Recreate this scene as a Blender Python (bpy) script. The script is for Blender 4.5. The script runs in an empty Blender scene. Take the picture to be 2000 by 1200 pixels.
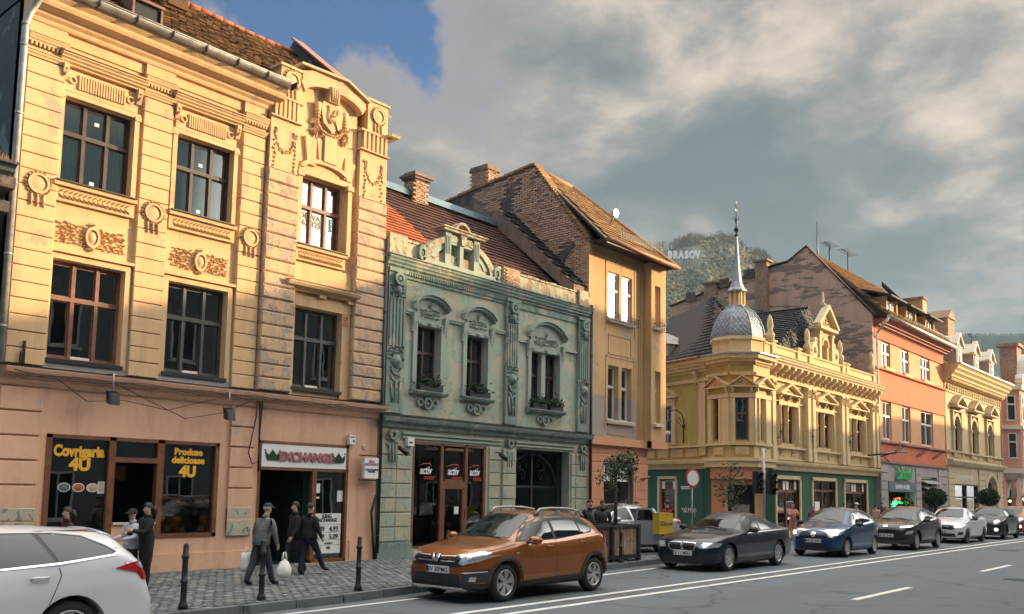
import bpy, bmesh, math, random
from math import sin, cos, pi, radians, atan2, hypot, sqrt
from mathutils import Vector, Matrix, geometry
from mathutils.bvhtree import BVHTree
random.seed(7)
SC = bpy.context.scene
COL = SC.collection
D = bpy.data

# ------------------------------------------------------------------ camera
CAM_H = 1.9
FPX, CYPX = 1764.5, 775.0
PITCH, YAW, ROLL = 0.102965, 0.707066, 0.0179394
_fw = Vector((cos(PITCH)*cos(YAW), cos(PITCH)*sin(YAW), sin(PITCH)))
_rt = Vector((sin(YAW), -cos(YAW), 0)); _up = _rt.cross(_fw)
_rt2 = _rt*cos(ROLL)+_up*sin(ROLL); _up2 = -_rt*sin(ROLL)+_up*cos(ROLL)
cam = D.objects.new('camera', D.cameras.new('camera')); COL.objects.link(cam)
cam.matrix_world = Matrix(((_rt2.x,_up2.x,-_fw.x,0),(_rt2.y,_up2.y,-_fw.y,0),(_rt2.z,_up2.z,-_fw.z,CAM_H),(0,0,0,1)))
cam.data.sensor_width = 36; cam.data.lens = FPX/2000*36
cam.data.shift_y = (CYPX-600)/2000
cam.data.clip_start = 0.1; cam.data.clip_end = 5000
SC.camera = cam
def ray(px, py): return _fw*FPX + _rt2*(px-1000) - _up2*(py-CYPX)
def at_depth(px, py, dist):
    d = ray(px, py); return Vector((0,0,CAM_H)) + d*(dist/hypot(d.x,d.y))

# ------------------------------------------------------------------ light
SUN_AZ, SUN_EL = radians(55), radians(12.3)      # azimuth from the facade normal (-y) towards +x
sdir = Vector((sin(SUN_AZ)*cos(SUN_EL), -cos(SUN_AZ)*cos(SUN_EL), sin(SUN_EL)))
sl = D.lights.new('sun','SUN'); so = D.objects.new('sun', sl); COL.objects.link(so)
sl.energy = 4.4; sl.angle = radians(0.6); sl.color = (1.0, 0.70, 0.36)
so.rotation_euler = sdir.to_track_quat('Z','Y').to_euler(); so.location = (0,0,60)
W = D.worlds.new('World'); SC.world = W; W.use_nodes = True
SC.view_settings.view_transform = 'Standard'; SC.view_settings.look = 'None'
SC.view_settings.gamma = 1; SC.view_settings.exposure = 1.27; SC.view_settings.use_curve_mapping = False
def N(nt, t, **k):
    n = nt.nodes.new(t)
    for a, v in k.items():
        if a.startswith('i_'):
            n.inputs[a[2:].replace('_',' ')].default_value = v
        else: setattr(n, a, v)
    return n
def ramp(nt, fac, stops):
    r = nt.nodes.new('ShaderNodeValToRGB'); e = r.color_ramp.elements
    while len(e) < len(stops): e.new(0.5)
    for i, (p, c) in enumerate(stops):
        e[i].position = p; e[i].color = (c[0],c[1],c[2],1) if hasattr(c,'__len__') else (c,c,c,1)
    nt.links.new(fac, r.inputs[0]); return r.outputs[0]
def mixc(nt, f, a, b, mode='MIX'):
    m = nt.nodes.new('ShaderNodeMix'); m.data_type = 'RGBA'; m.blend_type = mode
    for s, v in ((m.inputs[0],f),(m.inputs[6],a),(m.inputs[7],b)):
        if isinstance(v, bpy.types.NodeSocket): nt.links.new(v, s)
        elif hasattr(v,'__len__'): s.default_value = (v[0],v[1],v[2],1)
        else: s.default_value = v
    return m.outputs[2]
def mth(nt, op, a, b=None, c=None):
    m = nt.nodes.new('ShaderNodeMath'); m.operation = op
    for i, v in enumerate((a,b,c)):
        if v is None: continue
        if isinstance(v, bpy.types.NodeSocket): nt.links.new(v, m.inputs[i])
        else: m.inputs[i].default_value = v
    return m.outputs[0]
def noise(nt, vec, scale, detail=6, rough=.55, dist=0.0, lac=2.0):
    n = nt.nodes.new('ShaderNodeTexNoise'); n.inputs['Scale'].default_value = scale
    n.inputs['Detail'].default_value = detail; n.inputs['Roughness'].default_value = rough
    n.inputs['Distortion'].default_value = dist; n.inputs['Lacunarity'].default_value = lac
    nt.links.new(vec, n.inputs['Vector']); return n.outputs[0]
def mapping(nt, vec, scale=(1,1,1), loc=(0,0,0), rot=(0,0,0)):
    m = nt.nodes.new('ShaderNodeMapping'); m.inputs['Scale'].default_value = scale
    m.inputs['Location'].default_value = loc; m.inputs['Rotation'].default_value = rot
    nt.links.new(vec, m.inputs['Vector']); return m.outputs[0]
def build_world():
    nt = W.node_tree; nt.nodes.clear()
    out = nt.nodes.new('ShaderNodeOutputWorld'); bg = nt.nodes.new('ShaderNodeBackground')
    nt.links.new(bg.outputs[0], out.inputs[0]); bg.inputs[1].default_value = 0.1
    sky = nt.nodes.new('ShaderNodeTexSky'); sky.sky_type = 'NISHITA'; sky.sun_disc = False
    sky.sun_elevation = SUN_EL; sky.sun_rotation = atan2(sdir.x, sdir.y); sky.dust_density = 0.6; sky.ozone_density = 2.0
    tc = nt.nodes.new('ShaderNodeTexCoord'); v = tc.outputs['Generated']
    sx = nt.nodes.new('ShaderNodeSeparateXYZ'); nt.links.new(v, sx.inputs[0])
    zz = mth(nt,'ADD', mth(nt,'MAXIMUM', sx.outputs[2], 0.0), 0.22)
    cx = nt.nodes.new('ShaderNodeCombineXYZ')
    nt.links.new(mth(nt,'DIVIDE',sx.outputs[0],zz), cx.inputs[0]); nt.links.new(mth(nt,'DIVIDE',sx.outputs[1],zz), cx.inputs[1])
    p = cx.outputs[0]
    n1 = noise(nt, mapping(nt,p,(1,1,1),(9.3,0.6,0.0)), 1.35, 10, .57, .25)
    n2 = noise(nt, mapping(nt,p,(1,1,1),(1.3,5.2,2)), 2.1, 10, .58, .12)
    n3 = noise(nt, mapping(nt,p,(1,1,1),(8.7,3.2,4)), 0.5, 3, .5)
    # the deck opens towards the north-west (left of the street)
    north = mth(nt,'SUBTRACT', sx.outputs[1], sx.outputs[0])
    cov = mth(nt,'ADD', n1, mth(nt,'MULTIPLY', mth(nt,'ADD',n3,-.5), .35))
    cov = mth(nt,'SUBTRACT', cov, mth(nt,'MULTIPLY', mth(nt,'ADD',north,-.06), .18))
    cov = mth(nt,'ADD', cov, mth(nt,'MULTIPLY', mth(nt,'MAXIMUM', mth(nt,'SUBTRACT', sx.outputs[2], .5), 0.0), .3))
    mask = ramp(nt, cov, [(.44,0),(.47,.8),(.52,1)])
    core = ramp(nt, cov, [(.46,0),(.58,1)])
    lit = mth(nt,'ADD', n2, mth(nt,'MULTIPLY', mth(nt,'SUBTRACT', sx.outputs[2], .33), .50))
    lit = mth(nt,'ADD', lit, mth(nt,'MULTIPLY', north, -.04))
    cc = ramp(nt, lit, [(.42,(.60,.78,.88)),(.50,(.86,1.0,1.08)),(.56,(1.45,1.4,1.36)),(.63,(2.6,2.25,1.9)),(.73,(3.7,3.15,2.5))])
    thin = mixc(nt, core, (1.7,1.5,1.45), cc)
    # sky overhead, above the view, brightened to fill the street shade
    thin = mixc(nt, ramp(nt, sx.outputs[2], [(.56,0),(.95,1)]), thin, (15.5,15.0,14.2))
    # clouds round the low sun, out of view, brightened to lift the shade
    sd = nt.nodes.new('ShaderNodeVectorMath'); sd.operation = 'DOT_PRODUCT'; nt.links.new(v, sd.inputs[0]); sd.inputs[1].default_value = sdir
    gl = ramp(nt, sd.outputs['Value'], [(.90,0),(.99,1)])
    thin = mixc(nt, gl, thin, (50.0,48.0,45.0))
    sk = mixc(nt, 1.0, sky.outputs[0], (0.24,.44,.66), 'MULTIPLY')
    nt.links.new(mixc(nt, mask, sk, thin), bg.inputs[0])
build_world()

# ------------------------------------------------------------------ materials
def base_mat(name):
    m = D.materials.new(name); m.use_nodes = True; nt = m.node_tree
    b = nt.nodes['Principled BSDF']; g = nt.nodes.new('ShaderNodeNewGeometry')
    return m, nt, b, g.outputs['Position']
def bump(nt, b, h, strength, dist):
    bp = nt.nodes.new('ShaderNodeBump'); bp.inputs['Strength'].default_value = strength; bp.inputs['Distance'].default_value = dist
    nt.links.new(h, bp.inputs['Height']); nt.links.new(bp.outputs[0], b.inputs['Normal'])
def plain(name, c, rough=.6, metal=0.0, var=.12, scale=6, coat=0.0, spec=.5, bmp=.15):
    m, nt, b, pos = base_mat(name)
    n = noise(nt, pos, scale, 5, .6)
    nt.links.new(mixc(nt, ramp(nt,n,[(.3,0),(.7,1)]), [x*(1-var) for x in c], [min(1,x*(1+var)) for x in c]), b.inputs['Base Color'])
    b.inputs['Roughness'].default_value = rough; b.inputs['Metallic'].default_value = metal
    b.inputs['Coat Weight'].default_value = coat; b.inputs['Coat Roughness'].default_value = .04
    b.inputs['Specular IOR Level'].default_value = spec
    if bmp: bump(nt, b, noise(nt,pos,scale*9,4,.6), bmp, .005)
    return m
def plaster(name, c, patch=None, amt=.5, dirt=.35, scale=1.0, bmp=.3, c2=None, off=0, dcol=(.16,.13,.11), pz=(1,1,.8)):
    """painted plaster: tonal drift, peeled patches, vertical dirt streaks, fine grain"""
    m, nt, b, pos = base_mat(name)
    p0 = mapping(nt,pos,(1,1,1),(off,off*.7,off*.3))
    big = noise(nt, p0, .7*scale, 5, .6, .3)
    c2 = c2 or [x*.8 for x in c]
    col = mixc(nt, ramp(nt,big,[(.35,0),(.68,1)]), c, c2)
    fine = noise(nt, p0, 9*scale, 6, .65)
    col = mixc(nt, mth(nt,'MULTIPLY',ramp(nt,fine,[(.4,0),(.75,1)]),.35), col, [x*.72 for x in c])
    st = noise(nt, mapping(nt,p0,(2.2,2.2,.22)), 1.6*scale, 6, .62)
    col = mixc(nt, mth(nt,'MULTIPLY',ramp(nt,st,[(.50,0),(.78,1)]),dirt), col, dcol)
    h = fine
    if patch:
        pn = noise(nt, mapping(nt,p0,pz), 1.35*scale, 9, .66, .4)
        t = 1-amt*.5
        pm = ramp(nt, pn, [(t-.22,0),(t-.19,1)])
        pc = mixc(nt, fine, patch, [x*.7 for x in patch])
        col = mixc(nt, pm, col, pc)
        h = mth(nt,'SUBTRACT', fine, mth(nt,'MULTIPLY',pm,1.2))
    nt.links.new(col, b.inputs['Base Color']); b.inputs['Roughness'].default_value = .88
    b.inputs['Specular IOR Level'].default_value = .25
    bump(nt, b, h, bmp, .012)
    return m
def varied(name, cols, rough=.85, scale=7, bmp=.4, metal=0, rnd=True, spec=.3):
    """pieces (tiles, bricks, setts, leaves): colour differs from piece to piece"""
    m, nt, b, pos = base_mat(name)
    wn = nt.nodes.new('ShaderNodeTexWhiteNoise'); wn.noise_dimensions = '3D'
    g = nt.nodes.new('ShaderNodeNewGeometry')
    if rnd:
        oi = nt.nodes.new('ShaderNodeObjectInfo')
        wn.noise_dimensions = '1D'
        nt.links.new(mth(nt,'ADD', mth(nt,'MULTIPLY',g.outputs['Random Per Island'],91.7), mth(nt,'MULTIPLY',oi.outputs['Random'],37.3)), wn.inputs['W'])
        r = wn.outputs[0]
    else: r = noise(nt,pos,scale,2,.5)
    k = len(cols); col = ramp(nt, r, [((i+.5)/k, c) for i, c in enumerate(cols)])
    n = noise(nt, pos, scale, 6, .65)
    col = mixc(nt, mth(nt,'MULTIPLY',ramp(nt,n,[(.4,0),(.7,1)]),.5), col, [x*.45 for x in cols[0]])
    nt.links.new(col, b.inputs['Base Color']); b.inputs['Roughness'].default_value = rough
    b.inputs['Metallic'].default_value = metal; b.inputs['Specular IOR Level'].default_value = spec
    bump(nt, b, noise(nt,pos,scale*5,4,.6), bmp, .01)
    return m
def emis(name, c, s):
    m, nt, b, pos = base_mat(name); b.inputs['Base Color'].default_value = (*c,1)
    b.inputs['Emission Color'].default_value = (*c,1); b.inputs['Emission Strength'].default_value = s; return m
def glass_mat(name, tint=(.55,.62,.6), base=.10, rg=.012):
    m = D.materials.new(name); m.use_nodes = True; nt = m.node_tree; nt.nodes.clear()
    o = nt.nodes.new('ShaderNodeOutputMaterial'); mx = nt.nodes.new('ShaderNodeMixShader')
    tr = nt.nodes.new('ShaderNodeBsdfTransparent'); tr.inputs[0].default_value = (*tint,1)
    gl = nt.nodes.new('ShaderNodeBsdfGlossy'); gl.inputs['Roughness'].default_value = rg
    fr = nt.nodes.new('ShaderNodeFresnel'); fr.inputs[0].default_value = 1.52
    g = nt.nodes.new('ShaderNodeNewGeometry'); bp = nt.nodes.new('ShaderNodeBump')
    bp.inputs['Strength'].default_value = .05; bp.inputs['Distance'].default_value = .02
    nt.links.new(noise(nt, g.outputs['Position'], 1.7, 1, .5), bp.inputs['Height']); nt.links.new(bp.outputs[0], gl.inputs['Normal'])
    nt.links.new(mth(nt,'MINIMUM', mth(nt,'ADD', mth(nt,'MULTIPLY',fr.outputs[0],1.5), base), 1.0), mx.inputs[0])
    nt.links.new(tr.outputs[0], mx.inputs[1]); nt.links.new(gl.outputs[0], mx.inputs[2]); nt.links.new(mx.outputs[0], o.inputs[0])
    return m
def car_paint(name, c, metal=.35):
    m, nt, b, pos = base_mat(name)
    tc = nt.nodes.new('ShaderNodeTexCoord'); n = noise(nt, tc.outputs['Object'], 4, 4, .6)
    sx = nt.nodes.new('ShaderNodeSeparateXYZ'); nt.links.new(tc.outputs['Object'], sx.inputs[0])
    grime = mth(nt,'MULTIPLY', ramp(nt, mth(nt,'ADD',sx.outputs[2],mth(nt,'MULTIPLY',n,.25)), [(.15,1),(.6,0)]), .10)
    nt.links.new(mixc(nt, grime, c, (.09,.085,.08)), b.inputs['Base Color'])
    nt.links.new(mth(nt,'ADD', mth(nt,'MULTIPLY',grime,.6), .28), b.inputs['Roughness'])
    b.inputs['Metallic'].default_value = metal; b.inputs['Specular IOR Level'].default_value = .2; b.inputs['Coat Weight'].default_value = .9; b.inputs['Coat Roughness'].default_value = .05
    return m
MT = {}
MT['yellow'] = plaster('yellow_plaster',(.66,.445,.24),(.54,.38,.26),.36,.38,1.0,.45,(.58,.385,.21))
MT['yellow_stone'] = plaster('rough_ochre_stone',(.60,.41,.25),(.46,.36,.28),.5,.42,2.4,.8,(.52,.35,.23))
MT['peach'] = plaster('peach_plaster',(.74,.45,.31),(.52,.45,.37),.30,.38,.9,.3,(.62,.37,.25))
MT['peel'] = plaster('peeled_grey_plaster',(.50,.46,.36),(.25,.28,.26),.42,.1,4.5,.8)
MT['green'] = plaster('pale_green_plaster',(.35,.43,.35),(.50,.47,.35),.60,.5,1.6,.6,(.30,.37,.31),dcol=(.10,.13,.11))
MT['green_dark'] = plaster('dark_green_stucco',(.25,.315,.27),(.44,.42,.33),.46,.7,1.8,.6,(.18,.24,.21),dcol=(.07,.085,.08))
MT['green_smooth'] = plaster('smooth_green_plaster',(.34,.40,.345),None,.5,.35,1.0,.25,(.30,.355,.31))
MT['attic'] = plaster('crumbling_attic_plaster',(.46,.42,.29),(.36,.25,.17),.52,.75,2.2,.9,(.34,.35,.26),dcol=(.08,.075,.065))
MT['tan'] = plaster('ochre_render',(.58,.37,.18),(.42,.35,.28),.36,.35,1.2,.35,(.49,.31,.16))
MT['tan_worn'] = plaster('worn_grey_ochre_render',(.50,.33,.17),(.38,.33,.29),.82,.35,1.0,.5,(.42,.31,.2))
MT['salmon'] = plaster('salmon_render',(.62,.30,.17),None,.3,.18,.8,.2,(.56,.27,.155))
MT['firewall'] = plaster('grey_pink_firewall_render',(.64,.41,.27),(.30,.22,.17),.50,.45,.55,.9,(.50,.30,.215),off=5,dcol=(.14,.12,.12),pz=(.7,.7,3.2))
MT['patch'] = plaster('dark_mortar_render',(.17,.12,.10),(.10,.09,.09),.6,.5,1.5,.8)
MT['mortar'] = plaster('mortar',(.28,.19,.15),(.2,.16,.14),.5,.5,2,.8)
MT['teal_wall'] = plaster('weathered_grey_teal_render',(.13,.18,.17),(.07,.09,.09),.7,.6,1.0,.9)
MT['cream'] = plaster('cream_stucco',(.66,.50,.27),(.50,.40,.25),.22,.3,1.2,.3,(.58,.44,.25))
MT['cornerY'] = plaster('corner_yellow_stucco',(.62,.46,.24),(.50,.39,.26),.34,.4,1.2,.35,(.52,.39,.21))
MT['olive_shade'] = plaster('shaded_yellow_plaster',(.42,.32,.10),(.62,.50,.25),.30,.25,1.3,.3,(.36,.27,.09))  # corner house yellow with the shade of its sunless faces put in
MT['pale'] = plaster('pale_stucco_trim',(.66,.52,.30),(.5,.42,.28),.3,.4,1.5,.4,(.56,.45,.28))
MT['shopgreen'] = plaster('dark_green_shop_paint',(.035,.115,.075),None,.3,.25,1,.15,(.03,.095,.065))
MT['orange'] = plaster('orange_render',(.62,.185,.095),(.5,.21,.13),.25,.35,.9,.2,(.54,.165,.085))
MT['orange_pale'] = plaster('apricot_render',(.70,.38,.20),None,.3,.15,.9,.2,(.64,.33,.18))
MT['oppgrey'] = plaster('shaded_grey_render',(.17,.18,.18),None,.3,.3,.9,.2)
MT['greyrender'] = plaster('light_grey_render',(.40,.36,.36),None,.3,.3,.9,.2)
MT['creamstone'] = plaster('cream_ashlar',(.60,.50,.33),(.48,.42,.3),.3,.35,1.2,.3)
MT['pinkw'] = plaster('pink_render',(.62,.33,.25),None,.3,.2,.8,.2)
MT['whitestone'] = plaster('off_white_trim',(.68,.60,.50),None,.3,.25,1,.2)
MT['wood'] = plain('brown_wood',(.16,.062,.025),.45,0,.35,5)
MT['woodred'] = plain('reddish_wood_frame',(.17,.075,.05),.5,0,.3,6)
MT['darkframe'] = plain('dark_brown_frame',(.045,.028,.022),.5,0,.4,6)
MT['blackframe'] = plain('grey_green_frame',(.05,.055,.05),.5,0,.3,6)
MT['whiteframe'] = plain('white_frame',(.62,.58,.52),.5,0,.1,6)
MT['glass'] = glass_mat('window_glass',(.38,.56,.52),.16)
MT['glass_b'] = glass_mat('bright_window_glass',(.3,.32,.3),.30,.12)
MT['shopglass'] = glass_mat('shop_glass',(.6,.74,.72),.08)
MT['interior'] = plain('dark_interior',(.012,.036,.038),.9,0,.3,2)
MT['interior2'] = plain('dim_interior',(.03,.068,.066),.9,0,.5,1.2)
MT['curtain'] = plain('pale_green_curtain',(.32,.38,.26),.9,0,.2,3)
MT['curtainw'] = plain('white_net_curtain',(.42,.43,.42),.9,0,.1,3)
MT['tile'] = varied('old_roof_tile',[(.075,.042,.026),(.16,.09,.045),(.26,.16,.075),(.11,.055,.032)],.9,9)
MT['tilered'] = varied('orange_red_roof_tile',[(.42,.115,.045),(.52,.16,.06),(.34,.085,.035),(.46,.13,.05)],.85,9)
MT['tiledark'] = varied('brown_roof_tile',[(.085,.035,.025),(.12,.05,.033),(.06,.03,.024)],.8,9)
MT['slate'] = varied('black_slate',[(.014,.02,.022),(.03,.036,.036),(.01,.014,.016)],.75,9)
MT['tilegold'] = varied('ochre_roof_tile',[(.34,.20,.09),(.45,.28,.13),(.26,.15,.07),(.38,.22,.11)],.9,9)
MT['roofunder'] = plain('roof_boards',(.05,.035,.028),.9)
MT['brick'] = varied('firewall_brick',[(.56,.34,.22),(.68,.45,.31),(.44,.25,.16),(.60,.41,.30)],.92,14)
MT['metal_l'] = plain('galvanised_metal',(.36,.35,.33),.5,.3,.35,5)
MT['metal_d'] = plain('dark_iron',(.02,.024,.025),.45,.4,.3,8)
MT['copper'] = plain('rusty_metal_cap',(.26,.11,.06),.6,.3,.4,5)
MT['zinc'] = plain('blue_grey_zinc',(.27,.29,.30),.5,.25,.25,2)
MT['bluesheet'] = plain('blue_grey_sheet',(.10,.16,.20),.45,.5,.25,3)
MT['pipe'] = plain('dark_downpipe',(.035,.045,.045),.5,.4,.3,4)
MT['pipered'] = plain('rust_red_pipe',(.34,.085,.035),.6,.1,.3,4)
MT['cable'] = plain('black_cable',(.012,.012,.013),.6,0,.1,4,bmp=0)
MT['white'] = plain('white_paint',(.72,.72,.70),.5,0,.06,3)
MT['paper'] = plain('white_paper',(.70,.71,.68),.8,0,.06,4)
MT['yellowletter'] = plain('yellow_lettering',(.80,.42,.03),.6,0,.03,3,bmp=0)
MT['crimson'] = plain('dull_red_lettering',(.34,.10,.12),.5,0,.1,3,bmp=0)
MT['blackletter'] = plain('black_lettering',(.015,.015,.02),.5,0,.1,3,bmp=0)
MT['redletter'] = plain('red_lettering',(.50,.04,.03),.5,0,.1,3,bmp=0)
MT['whiteletter'] = plain('white_lettering',(.80,.81,.80),.5,0,.05,3,bmp=0)
MT['navy'] = plain('navy_print',(.02,.035,.10),.5,0,.1,3,bmp=0)
MT['greenneon'] = emis('green_neon',(.05,1.0,.18),3.0)
MT['redneon'] = emis('red_neon',(1.0,.06,.03),3.0)
MT['greensign'] = plain('green_sign_letters',(.02,.42,.10),.4,0,.1,3,bmp=0)
MT['warmlamp'] = emis('warm_bulb',(1.0,.55,.2),9.0)
MT['kerbstone'] = plaster('kerb_stone',(.15,.175,.185),(.10,.115,.12),.4,.4,2.5,.6)
MT['sett'] = varied('pavement_sett',[(.13,.155,.16),(.19,.21,.205),(.095,.12,.125),(.26,.265,.245)],.8,16)
MT['joint'] = plain('joint_sand',(.06,.062,.058),.95,0,.3,8)
MT['leaf'] = varied('green_leaves',[(.025,.06,.022),(.05,.10,.035),(.09,.10,.03),(.035,.075,.03)],.7,5,.1)
MT['leafdark'] = varied('dark_leaves',[(.018,.045,.02),(.03,.065,.028),(.045,.06,.02)],.7,5,.1)
MT['bark'] = plain('bark',(.07,.05,.035),.9,0,.4,12)
MT['tyre'] = plain('tyre_rubber',(.018,.018,.019),.8,0,.2,20)
MT['rim'] = plain('alloy_rim',(.50,.50,.50),.3,.8,.1,9,bmp=0)
MT['rimdark'] = plain('dark_rim',(.05,.05,.05),.4,.6,.1,9,bmp=0)
MT['plastic'] = plain('black_plastic',(.035,.037,.04),.6,0,.2,20)
MT['carglass'] = plain('car_glass',(.008,.013,.015),.03,0,.05,5,coat=0,spec=.6,bmp=0)
MT['chrome'] = plain('chrome',(.85,.85,.85),.25,.75,.03,4,bmp=0)
MT['headlamp'] = plain('headlamp_lens',(.55,.57,.58),.08,.5,.35,26,coat=1,bmp=0)
MT['lit'] = emis('lit_headlamp',(1.0,.92,.75),2.2)
MT['tail'] = plain('red_tail_lens',(.42,.012,.012),.12,0,.2,26,coat=1,bmp=0)
MT['skin'] = plain('skin',(.56,.34,.25),.55,0,.08,12)
# ------------------------------------------------------------------ mesh building
class Frame:
    """facade frame: u along the wall, o outwards, z up"""
    def __init__(s, x, y, deg=0, z=0):
        s.p = Vector((x,y,z)); a = radians(deg); s.U = Vector((cos(a),sin(a),0)); s.Nn = Vector((sin(a),-cos(a),0)); s.deg = deg
    def w(s, u, o, z): return s.p + s.U*u + s.Nn*o + Vector((0,0,z))
WORLD = Frame(0,0,0); WORLD.Nn = Vector((0,1,0))          # u=x, o=y
F0 = Frame(0,17.2)
class MB:
    def __init__(s, F=WORLD): s.v = []; s.f = []; s.F = F; s.sm = []
    def P(s, u, o, z): s.v.append(s.F.w(u,o,z)); return len(s.v)-1
    def face(s, ids, smooth=False): s.f.append(tuple(ids)); s.sm.append(smooth)
    def poly(s, pts, smooth=False): s.face([s.P(*p) for p in pts], smooth)
    def box(s, u0,u1,o0,o1,z0,z1):
        i = [s.P(u,o,z) for z in (z0,z1) for o in (o0,o1) for u in (u0,u1)]
        for q in ((0,1,3,2),(4,6,7,5),(0,4,5,1),(2,3,7,6),(0,2,6,4),(1,5,7,3)): s.face([i[k] for k in q])
    def cbox(s, u,o,z,du,do,dz): s.box(u-du/2,u+du/2,o-do/2,o+do/2,z-dz/2,z+dz/2)
    def block(s, u0,u1,o0,o1,z0,z1,b=.012):
        """face block with chamfered front edges"""
        a = [s.P(u0,o0,z0),s.P(u1,o0,z0),s.P(u1,o0,z1),s.P(u0,o0,z1)]
        m = [s.P(u0,o1-b,z0),s.P(u1,o1-b,z0),s.P(u1,o1-b,z1),s.P(u0,o1-b,z1)]
        t = [s.P(u0+b,o1,z0+b),s.P(u1-b,o1,z0+b),s.P(u1-b,o1,z1-b),s.P(u0+b,o1,z1-b)]
        s.face(t)
        for k in range(4):
            j = (k+1)%4; s.face((a[k],a[j],m[j],m[k])); s.face((m[k],m[j],t[j],t[k]))
    def prism_u(s, prof, u0, u1, m0=0, m1=0):
        """profile [(o,z)...] swept along u; m0/m1: mitre slopes"""
        a = [s.P(u0-m0*o,o,z) for o,z in prof]; b = [s.P(u1+m1*o,o,z) for o,z in prof]; n = len(prof)
        for k in range(n): j = (k+1)%n; s.face((a[k],b[k],b[j],a[j]))
        s.face(a); s.face(b[::-1])
    def prism_o(s, prof, o0, o1):
        """outline [(u,z)...] extruded outwards"""
        a = [s.P(u,o0,z) for u,z in prof]; b = [s.P(u,o1,z) for u,z in prof]; n = len(prof)
        for k in range(n): j = (k+1)%n; s.face((a[k],a[j],b[j],b[k]))
        s.face(b); s.face(a[::-1])
    def prism_z(s, pts, z0, z1):
        a = [s.P(u,o,z0) for u,o in pts]; b = [s.P(u,o,z1) for u,o in pts]; n = len(pts)
        for k in range(n): j = (k+1)%n; s.face((a[k],a[j],b[j],b[k]))
        s.face(b); s.face(a[::-1])
    def band(s, inner, outer, o0, o1):
        """strip between two open curves (u,z), thick in o"""
        n = len(inner)
        for k in range(n-1):
            s.prism_o([inner[k],inner[k+1],outer[k+1],outer[k]], o0, o1)
    def tube(s, pts, r, n=8, smooth=True, cap=True):
        W_ = [s.F.w(*p) for p in pts]; rs = r if hasattr(r,'__len__') else [r]*len(pts); rings = []
        for k, p in enumerate(W_):
            d = (W_[min(k+1,len(W_)-1)]-W_[max(k-1,0)]).normalized()
            a = d.orthogonal().normalized() if k == 0 else (pa-d*pa.dot(d)).normalized()
            pa = a; b = d.cross(a); base = len(s.v)
            for j in range(n): t = 2*pi*j/n; s.v.append(p+(a*cos(t)+b*sin(t))*rs[k])
            rings.append(range(base, base+n))
        for r0, r1 in zip(rings, rings[1:]):
            for j in range(n): s.face((r0[j],r0[(j+1)%n],r1[(j+1)%n],r1[j]), smooth)
        if cap: s.face(list(rings[0])[::-1]); s.face(list(rings[-1]))
    def lathe(s, u, o, prof, n=16, smooth=True, a0=0, deg=360):
        rings = []
        for r, z in prof: rings.append([s.P(u+r*cos(a0+radians(deg)*j/n), o+r*sin(a0+radians(deg)*j/n), z) for j in range(n)])
        for r0, r1 in zip(rings, rings[1:]):
            for j in range(n): s.face((r0[j],r0[(j+1)%n],r1[(j+1)%n],r1[j]), smooth)
        s.face(rings[0][::-1]); s.face(rings[-1])
    def disc_o(s, u, z, r, o0, o1, n=20, rz=None, dome=0):
        rz = rz or r
        ring = [(u+r*cos(2*pi*j/n), z+rz*sin(2*pi*j/n)) for j in range(n)]
        s.prism_o(ring, o0, o1)
        if dome: s.lump(u,o1,z,r*.9,dome,rz*.9)
    def ring_o(s, u, z, r0, r1, o0, o1, n=20, e=1.0, a0=0, a1=360):
        A = [radians(a0+(a1-a0)*j/n) for j in range(n+1)]
        s.band([(u+r0*cos(a),z+r0*e*sin(a)) for a in A], [(u+r1*cos(a),z+r1*e*sin(a)) for a in A], o0, o1)
    def lump(s, u, o, z, ru, ro, rz, n=6):
        """smooth half ellipsoid bump"""
        top = s.P(u,o+ro,z); r1 = [s.P(u+ru*.7*cos(2*pi*j/n),o+ro*.72,z+rz*.7*sin(2*pi*j/n)) for j in range(n)]
        r2 = [s.P(u+ru*cos(2*pi*j/n),o,z+rz*sin(2*pi*j/n)) for j in range(n)]
        for j in range(n):
            k = (j+1)%n; s.face((r1[j],r1[k],top),True); s.face((r2[j],r2[k],r1[k],r1[j]),True)
    def leaf(s, u, o, z, L, wd, ang, h):
        """carved leaf: ridge raised by h"""
        c, sn = cos(ang), sin(ang); R_ = lambda a,b: (u+a*c-b*sn, z+a*sn+b*c)
        p = [R_(-L/2,0),R_(0,-wd/2),R_(L/2,0),R_(0,wd/2)]; i = [s.P(a,o,b) for a,b in p]; a,b = R_(L*.1,0); t = s.P(a,o+h,b)
        for k in range(4): s.face((i[k],i[(k+1)%4],t))
    def sphere(s, u, o, z, r, n=10, m=6, sz=1):
        rings = [[s.P(u+r*sin(pi*i/m)*cos(2*pi*j/n), o+r*sin(pi*i/m)*sin(2*pi*j/n), z+r*sz*cos(pi*i/m)) for j in range(n)] for i in range(1,m)]
        a = s.P(u,o,z+r*sz); b = s.P(u,o,z-r*sz)
        for j in range(n):
            k = (j+1)%n; s.face((a,rings[0][j],rings[0][k]),True); s.face((b,rings[-1][k],rings[-1][j]),True)
        for r0, r1 in zip(rings, rings[1:]):
            for j in range(n): s.face((r0[j],r1[j],r1[(j+1)%n],r0[(j+1)%n]),True)
    def build(s, name, mat, parent=None, kind=None, label=None):
        o = wloc(parent) if parent else Vector((0,0,0))
        me = D.meshes.new(name); me.from_pydata([v-o for v in s.v], [], s.f)
        if any(s.sm): me.polygons.foreach_set('use_smooth', s.sm)
        me.materials.append(MT[mat] if isinstance(mat,str) else mat)
        me.validate(); me.update()
        bm = bmesh.new(); bm.from_mesh(me); bmesh.ops.recalc_face_normals(bm, faces=bm.faces); bm.to_mesh(me); bm.free()
        ob = D.objects.new(name, me); COL.objects.link(ob)
        if parent: ob.parent = parent
        if kind: ob['kind'] = kind
        if label: ob['label'] = label
        return ob
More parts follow.
